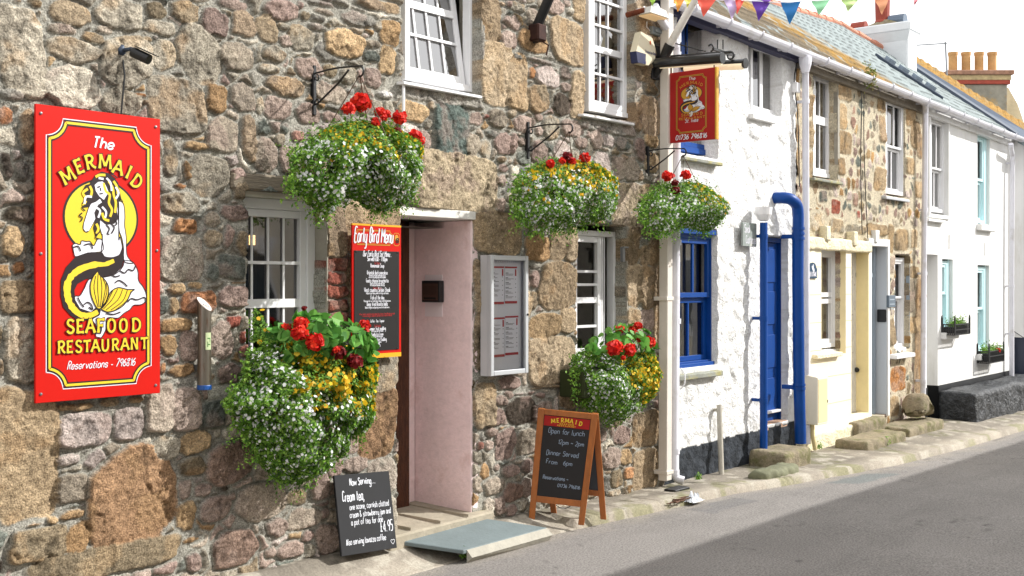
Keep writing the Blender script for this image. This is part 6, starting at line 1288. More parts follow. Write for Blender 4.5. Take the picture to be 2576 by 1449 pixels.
MB().box(rc['u1']-.012, rc['u1']-.001, -.02, .24, rc['z0'], rc['z1']).build('reveal', mat('pale_grey_paint', 'c3c8ce', .7), SC2, C0)
r = rect(2202, 2211, (2206, 579), (2206, 604), -.05); mb = MB(); mb.prism([(r[0]+.02, r[2]-.02), (r[1]-.01, r[2]-.02), (r[1]+.01, r[3]), (r[0]-.0, r[3])], -.055, 0); mb.build('keystone', M_whitesm, SC2, C0)
(vb_, zb_) = PU(C0, 2215, 794, rc['u1']+.0); MB().box(rc['u1']-.03, rc['u1']-.013, -.02, .09, zb_-.075, zb_+.075, .012).build('bell_box', mat('black_plastic', '191a1c', .4), SC2, C0)
mb = MB(); a = PU(C0, 2208, 1000, rc['u1']); mb.tube([(rc['u1']-.03, .14, rc['z0']), (rc['u1']-.03, .14, rc['z0']+.62), (rc['u1']-.02, .17, rc['z0']+.68)], .022, 8); mb.build('conduit', mat('pale_grey_paint', 'c3c8ce', .7), SC2, C0)
(ua, za), (ub_, zb) = P(C0, 2234, 743, -.04), P(C0, 2251, 773, -.04); PLq = thing('wall_plaque', 'small slate-grey plaque screwed beside the white door surround', 'plaque', (ua, -.04, zb), C0)
MB().box(ua, ub_, -.05, -.02, zb, za, .003).build('plate', mat('plaque_grey', '5f6c78', .6), PLq, C0)
mb = MB(); rr = random.Random(2)
for k, wq in enumerate((.7, .75, .45)): z = za-.05-k*.055; mb.box((ua+ub_)/2-(ub_-ua)*wq/2, (ua+ub_)/2+(ub_-ua)*wq/2, -.051, -.0502, z-.006, z+.006)
mb.build('inscription', mat('plaque_pale', '9aa6b0', .6), PLq, C0)
# oval-topped name plate
(ua, za), (ub_, zb) = P(C0, 2034, 660, -.06), P(C0, 2055.5, 700, -.06); cxq = (ua+ub_)/2
NP = thing('house_name_plate', 'dark blue arched name plate with a white bird on the cream wall', 'name plate', (ua, -.06, zb), C0)
hq = za-zb; ol = [(ua, zb), (ub_, zb), (ub_, zb+hq*.62)]+[(cxq+(ub_-ua)*.4*math.cos(a), zb+hq*.66+hq*.34*math.sin(a)) for a in [k*math.pi/8 for k in range(9)]]+[(ua, zb+hq*.62)]
mb = MB(); mb.prism(ol, -.062, -.045); mb.build('plate', mat('name_plate_blue', '163c58', .4), NP, C0)
mb = MB(); fit(mb, 'THE KITTIWAKE', ua+.012, zb+hq*.12, .045, .005, -.063, (ub_-ua)*.86); mb.strip(catmull([(cxq-.03, zb+hq*.78), (cxq-.005, zb+hq*.62), (cxq+.02, zb+hq*.5), (cxq+.01, zb+hq*.34)], 5), .035, -.0632, lambda s: math.sin(math.pi*(.1+.85*s))); mb.strip(catmull([(cxq+.005, zb+hq*.9), (cxq, zb+hq*.72), (cxq-.02, zb+hq*.55)], 5), .025, -.0634, lambda s: math.sin(math.pi*(.1+.85*s))); mb.build('lettering', M_swhite, NP, C0)
# stone cottage upper windows
r = rect(2046, 2094, (2070, 184), (2070, 446), .08); s2 = window(SC2, C0, .08, r, glass=M_skyglass, fw=.045, sw=.045, bx=[U_(2064.5, 300, .1)], by=[(Z_(2070, 305, .1), .09)], curtain=[(0, .45), (.5, .9)], label='white upstairs window nearest the middle downpipe'); csill(s2, (2049, 446), (2122, 459), -.07, .03, M_slatesill, back=.1); roombox(s2, r[0]-.4, r[1]+.4, 2.1, 4, .2, 2)
MB().box(r[1], OS[0]['u1']+.01, -.004, .12, r[2]-.02, OS[0]['z1']).build('reveal', M_plaster, s2, C0)
def sash_win(parent, rect_, v, m, mf, bar, zmid, label, sillpx=None, sm=M_whitesm, curtain=None):
    w = window(parent, C0, v, rect_, glass=M_skyglass, fw=.05, sw=.03, bx=[], by=[], m=mf, split=zmid, label=label, curtain=curtain)
    if bar: mb = MB(); mb.box(bar-.01, bar+.01, v+.02, v+.035, zmid+.03, rect_[3]-.08); mb.box(bar-.01, bar+.01, v+.052, v+.066, rect_[2]+.08, zmid); mb.build('glazing_bars', m, w, C0)
    if sillpx: csill(w, *sillpx, -.06, .035, sm, back=v)
    return w
r = rect(2228, 2275, (2250, 250), (2250, 490), .02); s3 = sash_win(SC2, r, .02, M_upvc, M_upvc, U_(2247, 320, .05), Z_(2250, 374, .03), 'white upstairs sash near the white house', ((2230, 492), (2289, 503)), mat('grey_sill', 'b9bcc0', .7)); roombox(s3, r[0]-.4, r[1]+.4, 2.1, 4, .2, 2)
r = rect(2248, 2276, (2262, 648), (2262, 875), .06); s4 = sash_win(SC2, r, .06, M_upvc, M_upvc, U_(2262, 700, .12), Z_(2262, 751, .1), 'narrow white sash beside the slate-grey plaque'); roombox(s4, r[0]-.3, r[1]+.2, .2, 2.2, .24, 2)
csill(s4, (2256, 897), (2303, 884), -.1, .05, M_upvc, back=.1); csill(s4, (2254, 878), (2280, 872), -.0, .05, M_upvc, name='inner_sill', back=.12)
MB().box(r[1], OS[2]['u1']+.01, -.003, .14, r[2], r[3]+.02).build('reveal', M_grey, s4, C0)
# gutter, fascia board, pipes, cables
lineguts(SC2, uB+.003, uC); mb = MB(); mb.hexa([(uB, -.05, gz(uB)-.1), (uC, -.05, gz(uC)-.1), (uC, .02, gz(uC)-.1), (uB, .02, gz(uB)-.1), (uB, -.05, gz(uB)+.03), (uC, -.05, gz(uC)+.03), (uC, .02, gz(uC)+.03), (uB, .02, gz(uB)+.03)]); mb.build('fascia', mat('weathered_fascia', '7d7568', .8, var=.2), SC2, C0)
tp = pv(2026, 150, GV); pipe(SC2, [tp, pv(2026, 175, -.1), pv(2028, 700, -.09), pv(2031, 1117, -.09)], .034, M_pvc, clips=[pv(2027, 255, -.1), pv(2027, 568, -.09), pv(2029, 835, -.09), pv(2031, 1080, -.09)])
mb = MB(); mb.lathe([(.036, -.1), (.06, -.02), (.066, .05)], (tp[0], GV, tp[2]-.03), 14); mb.build('gutter_outlet', M_pvc, SC2, C0)
pipe(SC2, catmull([pv(2166, 218, -.02), pv(2167, 300, -.03), pv(2165, 420, -.03), pv(2169, 590, -.05)], 5), .005, M_black, name='cable', n=5)
pipe(SC2, catmull([pv(2174, 220, -.02), pv(2173, 330, -.03), pv(2176, 450, -.03), pv(2183, 600, -.05)], 5), .005, M_black, name='cable', n=5)
pipe(SC2, catmull([pv(2008, 150, -.03), pv(1998, 200, -.03), pv(2007, 300, -.03), pv(2011, 470, -.03)], 5), .006, M_black, name='cable', n=5)
a = pv(2005, 233, -.04); MB().box(a[0]-.05, a[0]+.04, -.06, 0, a[2], a[2]+.1, .005).build('cable_box', M_upvc, SC2, C0)
# cream meter box and its pipe
(uf, zf), (ug, zg) = P(C0, 2057, 950, -.22), P(C0, 2082, 1064, -.22)
MBx = thing('meter_box', 'tall cream-painted meter box fixed under the ground-floor sill', 'meter box', (uf, -.2, zg), C0)
mb = MB(); mb.hexa([(uf, -.22, zg), (ug, -.22, zg), (ug, -.046, zg-.0), (uf, -.046, zg), (uf, -.22, zf), (ug, -.22, zf), (ug, -.046, zf+.03), (uf, -.046, zf+.03)], .006); mb.build('housing', M_cream, MBx, C0)
mb = MB(); mb.box(uf+.015, ug-.015, -.224, -.22, zg+.02, zf-.02, .002); mb.build('lid', mat('cream_lid', 'ecdca6', .5), MBx, C0); mb = MB(); mb.box(ug-.02, ug-.008, -.228, -.224, (zf+zg)/2-.03, (zf+zg)/2, .001); mb.build('catch', M_dark, MBx, C0)
mb = MB(); mb.tube([(uf+.05, -.14, zg), (uf+.06, -.14, zg-.12), (uf+.1, -.15, .03)], .022, 10); mb.tube([(uf+.12, -.1, zg), (uf+.12, -.1, zg-.09), (uf+.16, -.06, zg-.09)], .015, 8); mb.build('supply_pipe', mat('cream_pipe', 'cdbd8c', .6, var=.1), MBx, C0)
# ================================================================== white house
OWH = [opn(2337, 2382, (2360, 296), (2360, 546), .06), opn(2459, 2490, (2475, 336), (2475, 566), .14), opn(2331.5, 2359, (2345, 640), (2345, 1075), .3), opn(2370, 2397, (2384, 652), (2384, 835), .14), opn(2459, 2489, (2474, 667), (2474, 888), .14)]
zpw = Z_(2350, 972, 0)
mb = MB(); facade(mb, uC+.01, uD, zpw, 4.05, OWH, 0, .3); wl = mb.build('wall', M_whitesm, WH, C0)
mb = MB(); mb.v = [(x, y, z if z < 4.0 else gz(x)+.02) for x, y, z in mb.v]
for vtx in wl.data.vertices:
    if vtx.co.z > 4.0: vtx.co.z = gz(vtx.co.x+INFO[wl.name][1][0])+.02
mb = MB(); facade(mb, uC+.01, uD, -.4, zpw, [OWH[2]], -.01, .28); mb.box(OWH[2]['u1'], OWH[2]['u1']+.012, -.012, .3, -.3, zpw); mb.build('black_base', mat('black_gloss_base', '14161a', .45, var=.2), WH, C0)
mb = MB(); mb.box(OWH[2]['u0']-.02, OWH[2]['u1']+.02, .29, .32, -.3, OWH[2]['z1']+.05); mb.build('recess_back', M_whitesm, WH, C0)
r = rect(2341, 2377, (2360, 300), (2360, 535), .04); h1 = sash_win(WH, r, .04, M_upvc, M_upvc, U_(2356, 370, .06), Z_(2360, 428, .04), 'white-framed upper sash of the white house', ((2337, 549), (2381, 556))); roombox(h1, r[0]-.4, r[1]+.4, 1.7, 4, .2, 2)
(ua, za), (ub_, zb) = P(C0, 2336, 290, -.02), P(C0, 2383, 545, -.02); o = OWH[0]
mb = MB(); ring(mb, o['u0']-.05, o['u1']+.05, o['z0']-.02, o['z1']+.06, .05, -.025, .0); mb.build('surround', M_whitesm, h1, C0)
for i, (lab, y0_, y1_, ym_) in ((1, ('turquoise upper window of the white house', 345, 560, 458)), (3, ('turquoise lower window behind the left iron window box', 662, 830, 741)), (4, ('turquoise lower window behind the right iron window box', 675, 882, 779))):
    o = OWH[i]; rr_ = (o['u0']+.0, o['u1']-.06, o['z0']+.02, o['z1']-.02); xm = (o['u0']+o['u1'])/2
    k = window(WH, C0, .05, rr_, fw=.05, sw=.04, bx=[], by=[], m=M_turq, split=Z_(2475 if i != 3 else 2384, ym_, .05), label=lab)
    MB().box(o['u1']-.06, o['u1']+.0, .045, .09, o['z0'], o['z1']).build('inner_lining', M_turq, k, C0); roombox(k, rr_[0]-.3, rr_[1]+.3, rr_[2]-.3, rr_[3]+.2, .24, 1.8)
    mb = MB(); mb.box(o['u0']-.05, o['u1']+.05, -.07, .1, o['z0']-.09, o['z0']-.0, .008); mb.build('sill', M_whitesm, k, C0)
    if i in (3, 4): mb = MB(); a = P(C0, 2405-2405+((o['u0']+o['u1'])/2*0+0), 0) if False else None; mb.box(xm+.05, xm+.075, -.012, 0, o['z1']+.14, o['z1']+.33); mb.build('raised_key', M_whitesm, k, C0)
lineguts(WH, uC+.003, uD+.1)
mb = MB(); mb.hexa([(uC, -.05, gz(uC)-.1), (uD, -.05, gz(uD)-.1), (uD, .02, gz(uD)-.1), (uC, .02, gz(uC)-.1), (uC, -.05, gz(uC)+.03), (uD, -.05, gz(uD)+.03), (uD, .02, gz(uD)+.03), (uC, .02, gz(uC)+.03)]); mb.build('fascia', M_whitesm, WH, C0)
tp = pv(2328, 262, GV); pipe(WH, [tp, pv(2328, 285, -.1), pv(2324, 700, -.09), pv(2322, 1004, -.09)], .034, M_pvc, clips=[pv(2327, 528, -.09), pv(2325, 688, -.09), pv(2322, 958, -.09)])
tp = pv(2543, 362, GV); pipe(WH, [tp, pv(2543, 372, -.15), pv(2547, 392, -.09), pv(2545, 700, -.09), pv(2545, 948, -.09)], .036, M_pvc, clips=[pv(2547, 410, -.09), pv(2545, 720, -.09), pv(2545, 840, -.09)])
# iron window boxes
GX = 'iron window boxes on the white house'
for i, (pxs, lab) in enumerate((((2368, 2402, 2439, 817, 841, 800), 'left iron window box with leafy greens'), ((2456, 2488, 2525, 885, 912, 868), 'right iron window box with one red bloom'))):
    xw, xf, xe, yt, yb, ysp = pxs; o = OWH[3+i]; u0 = o['u0']-.03; vf = PU(C0, xf, yb, u0)[0]; vf = max(min(vf, -.15), -.3); zt_, zb2 = P(C0, xf, yt, vf)[1], P(C0, xf, yb+2, vf)[1]; u1 = U_(xe, yb, vf)
    t = thing('window_box', lab, 'window box', (u0, vf, zb2), C0, GX)
    mb = MB(); mb.box(u0+.02, u1-.02, vf+.02, -.015, zb2+.015, zt_-.03, .01); mb.build('trough', M_black, t, C0)
    mb = MB(); n = int((u1-u0)/.035)
    for z in (zb2, zt_, zt_-.07): mb.box(u0, u1, vf-.006, vf+.004, z-.007, z+.007); mb.box(u0-.006, u0+.006, vf, 0, z-.007, z+.007); mb.box(u1-.006, u1+.006, vf, 0, z-.007, z+.007)
    for k in range(n+1): x = u0+(u1-u0)*k/n; mb.box(x-.004, x+.004, vf-.005, vf+.003, zb2, zt_)
    for k in range(6): y = vf*(k/6); mb.box(u0-.005, u0+.003, y-.004, y+.004, zb2, zt_)
    for x, y in ((u0, vf), (u1, vf), (u0, -.01)): mb.box(x-.01, x+.01, y-.01, y+.01, zb2, zt_+.09); mb.lathe([(.001, .0), (.014, .015), (.001, .04)], (x, y, zt_+.085), 8)
    mb.build('iron_rail', M_black, t, C0)
    rs = np.random.RandomState(40+i); pts = np.stack([rs.uniform(u0+.03, u1, 900), rs.uniform(vf, -.02, 900), zt_-.03+np.abs(rs.normal(0, .055, 900))], -1); pts = pts[fbm(pts[:, 0], pts[:, 1], .07, 2, 5) > .42]
    leaf_mesh('foliage', pts, .014, GREENS, t, rs, f=C0, kind='stuff')
    if i: leaf_mesh('red_bloom', np.array([[u1-.25, vf, zt_+.01]])+rs.normal(0, .012, (30, 3)), .014, REDS, t, rs, shape='round', f=C0)
# black rough wall in front of the white house
(uw, _), = [P(C0, 2449, 1072, -.5)]; zbw = Z_(2449, 1074, -.5); ztw = Z_(2449, 990, -.5)
uw0 = U_(2366, 1000, -.05)
def blackcol(n): pass
Bw = rough_box(None, 'black_stone_bench', max(uw0, uC+.4), 14.5, -.5, -.016, -.6, ztw, mat('black_rough_paint', '25282c', .5, var=.5, vscale=9, bump=1, bscale=14, bdist=.05, col2='4a4d52', c2scale=12, c2lo=.5, c2hi=.7), 61, amp=.03, res=.05, slope=.0, round_=.05, loc=(uw0, -.3, -.2),
   label='low wall of rubble painted glossy black along the white house', cat='low wall')
# end house
uF = U_(2556, 700, -.02)
EH = cot('end_house', 'white pebble-dashed house with dark eaves at the far right edge of the street', uF)
mb = MB(); mb.box(uF, uF+6, -.15, 4, -.5, Z_(2570, 398, -.15)); mb.build('wall', mat('pebbledash', 'e2e3e6', .9, var=.05, vscale=30, bump=1, bscale=70, bdist=.02), EH, C0)
z2 = Z_(2570, 398, -.2); MB().box(uF-.02, uF+6, -.22, 0, z2-.02, z2+.14).build('dark_eaves', mat('navy_eaves', '2a3244', .5), EH, C0)
zb3 = Z_(2566, 583, -.2); MB().box(uF+.01, uF+6, -.17, -.14, zb3-.02, zb3+.08).build('string_course', M_whitesm, EH, C0)
MB().box(uF-.035, uF-.001, -.155, .1, -.4, z2).build('dark_corner_strip', mat('navy_eaves', '2a3244', .5), EH, C0)
zb4 = Z_(2566, 960, -.2); MB().box(uF+.02, uF+6, -.2, -.14, zb4, zb4+.55).build('window_panel', M_whitesm, EH, C0)
mb = MB(); m_, R_ = 9, .07
mb.tube([(uF-.3, -.34, z2+.22), (uF+6, -.34, z2+.22)], .07, 12); mb.build('gutter', M_pvc, EH, C0)
mb = MB(); mb.hexa([(uF-.2, -.3, z2+.13), (uF+6, -.3, z2+.13), (uF+6, 3, z2+2.3), (uF-.2, 3, z2+2.3), (uF-.2, -.3, z2+.2), (uF+6, -.3, z2+.2), (uF+6, 3, z2+2.4), (uF-.2, 3, z2+2.4)]); mb.build('roof', mat('roof_slate_plain', '8f9a9c', .8, var=.2, vscale=20), EH, C0)
# ================================================================== roofs
def slate_mat(): 
    m = mat('roof_slates', None, .85, attr=True, speck=.25, spscale=40, bump=.8, bscale=60, spec=.12); return m
LB0, LB1 = PR(1870, 0), PR(2205, 186)     # upper edge of the orange lichen
def roof_grid(parent, u0, u1, v0, v1, off=0, name='roof', res=.028, colf=None, zfn=None):
    nu, nv = int((u1-u0)/res)+1, int((v1-v0)/res)+1; us = np.linspace(u0, u1, nu); vs_ = np.linspace(v0, v1, nv); Ug, Vg = np.meshgrid(us, vs_, indexing='ij')
    if zfn is not None: Vg = v0+(zfn(Ug)-v0)*(Vg-v0)/(v1-v0)
    S = (Vg-v0)/math.cos(PITCH); ch = .17; row = np.floor(S/ch); fr = S/ch-row; col_ = np.floor(Ug/.22+row*.5); fu = Ug/.22+row*.5-col_
    Zg = gz(Ug)+math.tan(PITCH)*(Vg-GV)+off+.016*(1-fr)-.004*((fu < .06) | (fu > .94))+.03*(fbm(Ug, Vg, 1.2, 2, 7)-.5)
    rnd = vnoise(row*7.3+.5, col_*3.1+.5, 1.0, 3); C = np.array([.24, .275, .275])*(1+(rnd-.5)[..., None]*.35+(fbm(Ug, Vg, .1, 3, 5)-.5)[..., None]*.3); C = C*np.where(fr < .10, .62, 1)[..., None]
    if colf: C = colf(Ug, Vg, C, fr, fu)
    o0 = org(parent, (0, 0, 0)); co = np.stack([Ug-o0[0], Vg-o0[1], Zg-o0[2]], -1).reshape(-1, 3); idx = np.arange(nu*nv).reshape(nu, nv); q = np.stack([idx[:-1, :-1], idx[1:, :-1], idx[1:, 1:], idx[:-1, 1:]], -1).reshape(-1, 4)
    me = bpy.data.meshes.new(name); me.from_pydata(co.tolist(), [], q.tolist()); ca = me.color_attributes.new('Col', 'FLOAT_COLOR', 'POINT'); ca.data.foreach_set('color', np.concatenate([np.clip(C, .01, .9).reshape(-1, 3), np.ones((nu*nv, 1))], 1).astype(np.float32).ravel())
    me.materials.append(slate_mat()); o = bpy.data.objects.new(name, me); place(o, parent, C0); return o
def lichen(Ug, Vg, C, fr, fu):
    lim = LB0[1]+(LB1[1]-LB0[1])*(Ug-LB0[0])/(LB1[0]-LB0[0]); d = lim-Vg+(fbm(Ug, Vg, .3, 4, 15)-.5)*.5
    a = np.clip(d/.3+.6, 0, 1)*(Vg < lim+.4); n = fbm(Ug, Vg, .16, 4, 17); org_ = np.array([.27, .145, .015])*(1+(fbm(Ug, Vg, .05, 3, 18)-.5)[..., None]*.9); brn = np.array([.12, .088, .05])*(1+(fbm(Ug, Vg, .06, 3, 19)-.5)[..., None]*.8)
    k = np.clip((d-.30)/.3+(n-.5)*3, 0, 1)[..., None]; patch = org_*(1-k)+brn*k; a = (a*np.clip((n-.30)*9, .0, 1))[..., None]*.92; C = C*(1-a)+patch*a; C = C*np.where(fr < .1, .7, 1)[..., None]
    return C
uR1 = PR(2290, 172)[0]
VW = max(_rv)
uEnd = _ru[-1]-.05
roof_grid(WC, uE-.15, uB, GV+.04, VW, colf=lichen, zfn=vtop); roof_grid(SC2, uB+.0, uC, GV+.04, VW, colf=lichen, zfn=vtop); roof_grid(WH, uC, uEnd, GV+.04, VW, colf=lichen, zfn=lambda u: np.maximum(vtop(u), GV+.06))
zr = lambda u: gz(u)+math.tan(PITCH)*(vtop(u)-GV)
for par, ua, ub in ((WC, uE-.15, uB), (SC2, uB, uC), (WH, uC, _ru[2])):
    mb = MB(); u = ua
    while u < ub-.02: e = min(u+.42, ub); mb.tube([(u, vtop(u), zr(u)+.01), (e+.0, vtop(e), zr(e)+.0)], [.055, .048], 8); u += .42
    mb.build('ridge_tiles', mat('terracotta_ridge', 'bd8068', .85, var=.2, vscale=6), par, C0)
for par, ua, ub in ((WC, uE-.15, uB), (SC2, uB, uC), (WH, uC, _ru[3])):
    mb = MB(); n = 12; us = [ua+(ub-ua)*k/n for k in range(n+1)]; mb.add([(u, vtop(u), zr(u)-.01) for u in us]+[(u, 2.2+vtop(u), zr(u)-1.6) for u in us], [(i+1, i, n+1+i, n+2+i) for i in range(n)]); mb.build('back_roof', mat('roof_slate_plain', '8f9a9c', .8), par, C0)
a, b = np.array([_ru[3], _rv[3], 0]), np.array([_ru[4], _rv[4], 0]); a[2] = zr(a[0])+.0; b[2] = zr(b[0]); mb = MB(); mb.hexa([a+[0, 0, -.05], b+[0, 0, -.05], b+[.14, .02, -.05], a+[.14, .02, -.05], a+[0, 0, .05], b+[0, 0, .05], b+[.14, .02, .09], a+[.14, .02, .09]]); mb.build('lead_flashing', mat('dark_lead', '3a4554', .5, metal=.3), WH, C0)
# roof light strip
a, b = PR(2212, 139, .06), PR(2366, 238, .06); d = (b-a); side = np.array([0, math.cos(PITCH), math.sin(PITCH)])*.14; up = np.array([0, -.05, .08])
rl = MB(); rl.hexa([a-side*.5-up, b-side*.5-up, b+side*.5-up, a+side*.5-up, a-side*.5, b-side*.5, b+side*.5, a+side*.5], .01); ro = rl.build('roof_light', mat('dark_lead', '3a4554', .5, metal=.3), WH, C0)
mb = MB()
for k in range(4): p = a+d*(.15+.22*k)+side*.2; mb.hexa([p-side*.2, p+d*.1-side*.2, p+d*.1+side*.3, p+side*.3, p-side*.2-up*-.5, p+d*.1-side*.2-up*-.5, p+d*.1+side*.3-up*-.5, p+side*.3-up*-.5])
mb.build('hinged_vent', mat('pale_lead', '8a97a4', .4, metal=.4), ro, C0)
# white chimney stack
cb = PR(2296, 172); u0 = cb[0]-.42; u1 = cb[0]; v0 = cb[1]
zt_ = PU(C0, 2285, 88, u0)[1]; (v1, _) = PU(C0, 2146, 120, u0)
(vf, _) = PU(C0, 2283, 160, u0)
v0 = vf; CH = thing('chimney_stack', 'broad white-rendered chimney with a flared cap and a red clay pot', 'chimney', (u0, v0, cb[2]-.6), C0)
zt_ = PU(C0, 2283, 92, u0)[1]; zc_ = PU(C0, 2283, 48, u0)[1]
mb = MB(); mb.hexa([(u0, v0, cb[2]-1.6), (u1, v0-.0, cb[2]-1.6), (u1, v1, cb[2]-1.6), (u0, v1, cb[2]-1.6), (u0, v0, zt_), (u1, v0, zt_), (u1, v1, zt_), (u0, v1, zt_)], .02); mb.build('stack', mat('grey_white_render', 'd3d6d8', .85, var=.07, vscale=3, bump=.3, bscale=20), CH, C0)
mb = MB(); e = .05; mb.hexa([(u0, v0, zt_-.05), (u1, v0, zt_-.05), (u1, v1, zt_-.05), (u0, v1, zt_-.05), (u0-e, v0-e, zt_+.09), (u1+e, v0-e, zt_+.09), (u1+e, v1+e, zt_+.09), (u0-e, v1+e, zt_+.09)]); mb.box(u0-e, u1+e, v0-e, v1+e, zt_+.09, zc_-.03, .02); mb.build('cap', MATS['grey_white_render'], CH, C0)
mb = MB(); mb.hexa([(u0+.03, v0+.1, zc_-.04), (u1-.03, v0+.1, zc_-.04), (u1-.03, v1-.1, zc_-.04), (u0+.03, v1-.1, zc_-.04), (u0+.12, v0+.35, zc_+.07), (u1-.12, v0+.35, zc_+.07), (u1-.12, v1-.4, zc_+.07), (u0+.12, v1-.4, zc_+.07)]); mb.build('mortar_flaunching', M_gran, CH, C0)
um = (u0+u1)/2; (vp1, _) = PU(C0, 2220, 30, um); MB().lathe([(.12, 0), (.12, .05), (.105, .08), (.115, .5), (.13, .52), (.13, .6), (.09, .6)], (um, vp1, zc_+.0), 18).build('chimney_pot', mat('red_clay', '8f3a28', .7, var=.15), CH, C0, smooth=False)
(vp2, _) = PU(C0, 2160, 40, um); mb = MB(); mb.tube([(um, vp2-.12, zc_+.02), (um, vp2+.1, zc_+.02)], .09, 12); mb.build('half_round_tile', mat('red_clay', '8f3a28', .7, var=.15), CH, C0)
(vp3, _) = PU(C0, 2258, 34, um); mb = MB(); mb.tube([(um, vp3-.12, zc_+.04), (um, vp3+.12, zc_+.04)], .1, 12); mb.build('half_round_tile', mat('grey_clay', '5a6878', .6), CH, C0, label='slate grey half-round tile on the chimney')
# ------------------------------------------------------------------ farther house: verge, lichen roof, brick stack
FHu = uD+.5
FH = thing('far_house', 'farther house with an orange-lichened roof and dark verge boards above the white house', 'house', (FHu, 1.5, 0), C0)
K = lambda x, y, d: np.array(C0.inv(PD(x, y, d)))
A0, A1, A2 = K(2302, 156, 18.5), K(2465, 255, 18.2), K(2590, 335, 17.8); B0, B1, B2 = K(2302, 188, 18.4), K(2465, 284, 18.1), K(2590, 358, 17.7)
nrm = np.array([.0, 1.0, 0])
mb = MB(); mb.add([*B0, ] and [tuple(B0), tuple(B2), tuple(B2+nrm*.1+[0, 0, .0]), tuple(B0+nrm*.1), tuple(A0), tuple(A2), tuple(A2+nrm*.1), tuple(A0+nrm*.1)], [(0, 3, 2, 1), (4, 5, 6, 7), (0, 1, 5, 4), (1, 2, 6, 5), (2, 3, 7, 6), (3, 0, 4, 7)]); mb.build('verge_board', mat('blue_grey_verge', '6d7888', .6, var=.1), FH, C0)
mb = MB(); n = 60; q0, q1 = [], []
for k in range(n+1): t = k/n; p = A0*(1-t)+A2*t; q0.append(p+[0, 0, .0]); q1.append(p+np.array([.25, .10, .17+.012*math.sin(k*1.7)]))
mb.add([tuple(p) for p in q0+q1]+[tuple(p+[0, 0, -.06]) for p in q0], [(i, i+1, n+2+i, n+1+i) for i in range(n)]+[(2*n+2+i, 2*n+3+i, i+1, i) for i in range(n)]); mb.build('lichen_roof', mat('lichen_slates', '95702a', .9, var=.45, vscale=14, bump=1, bscale=30, col2='7a6a4a', c2scale=7, c2lo=.52, c2hi=.62), FH, C0)
mb = MB(); mb.add([tuple(B0-[0, -.08, 3]), tuple(B2-[0, -.08, 3]), tuple(B2+[0, .08, 0]), tuple(B0+[0, .08, 0])], [(0, 1, 2, 3)]); 
mb.add([tuple(B0+[0, .1, -3]), tuple(B2+[0, .1, -3]), tuple(B2+[0, 4, -3]), tuple(B0+[0, 4, -3])], [(0, 1, 2, 3)]); mb.build('gable_wall', M_whitesm, FH, C0)
# dark lead strip where the white house roof meets the next one
# brick stack
bd = 20.5; k0, k1 = K(2392, 283, bd), K(2534, 283, bd)
def kz(y, x=2460): return K(x, y, bd)[2]
e1 = (k1-k0); L1 = np.linalg.norm(e1[:2]); e1 = e1/np.linalg.norm(e1); e1[2] = 0
Fq = Frame(*(C0.out(k0)[:2]), C0.a+math.atan2(e1[1], e1[0]))
BS_ = thing('brick_chimney', 'distant square chimney of grey render and red brick bands with four buff pots', 'chimney', (0, 0, kz(283)), Fq)
zb_, zt_ = kz(300), kz(212)
mb = MB(); mb.box(0, L1, 0, .7, zb_-.6, zt_, .01); mb.build('stack', mat('stained_render', '8c8678', .9, var=.3, vscale=4, col2='a8823c', c2scale=3, c2lo=.52, c2hi=.68), BS_, Fq)
mb = MB(); mb.box(-.04, L1+.04, -.04, .74, zt_, zt_+.07, .005); mb.build('red_course', mat('red_brick', '9a4434', .85, var=.25, vscale=12), BS_, Fq)
mb = MB(); mb.box(-.05, L1+.05, -.05, .75, zt_+.071, zt_+.16, .005); mb.build('buff_course', mat('buff_brick', 'b09a72', .85, var=.3, vscale=12), BS_, Fq)
mb = MB(); mb.box(-.09, L1+.09, -.09, .79, zt_+.161, zt_+.24, .01); mb.build('top_course', mat('mottled_brick', '97705a', .85, var=.35, vscale=14), BS_, Fq)
for k in range(4):
    x = L1*(.15+.235*k); MB().lathe([(.085, 0), (.09, .02), (.076, .04), (.076, .32), (.085, .35), (.088, .39), (.065, .39)], (x, .3, zt_+.235), 16).build('chimney_pot', mat('buff_clay', 'b98f5c', .85, var=.25, vscale=5), BS_, Fq)
# gable to the right of the brick stack
g = [K(2536, 220, 21.5), K(2560, 262, 21.5), K(2585, 335, 21.5), K(2585, 420, 21.5), K(2500, 420, 21.5), K(2500, 300, 21.5), K(2528, 240, 21.5)]
mb = MB(); n = len(g); mb.add([tuple(p) for p in g]+[tuple(p+[.3, .5, 0]) for p in g], [tuple(reversed(range(n))), tuple(range(n, 2*n))]+[(i, (i+1) % n, n+(i+1) % n, n+i) for i in range(n)])
mb.build('rear_gable', mat('buff_gable', 'cdbb98', .9, var=.2, vscale=3), FH, C0)
# aerial
AE = thing('tv_aerial', 'thin television aerial standing between the two chimneys', 'aerial', tuple(K(2384, 215, 19)), C0)
MB().tube([K(2384, 218, 19), K(2378, 105, 19)], .014, 6).build('mast', M_steel, AE, C0)
mb = MB(); a, b = K(2302, 114, 19), K(2381, 109, 19); mb.tube([a, b], .010, 5); mb.build('boom', M_steel, AE, C0)
mb = MB()
for k in range(13): p = a+(b-a)*k/12; mb.tube([p+np.array([-.02, -.12, -.01]), p+np.array([.02, .12, .01])], .005, 4)
mb.build('elements', M_steel, AE, C0)
# weeds in the gutter
rs = np.random.RandomState(9); g = np.array(pv(2191, 190, GV-.02)); t = thing('gutter_weed', 'tuft of weed sprouting from the white gutter', 'plant', tuple(g), C0)
leaf_mesh('leaves', g+rs.normal(0, 1, (160, 3))*np.array([.05, .03, .07]), .022, [(.15, .2, .03), (.25, .22, .05)], t, rs, f=C0)
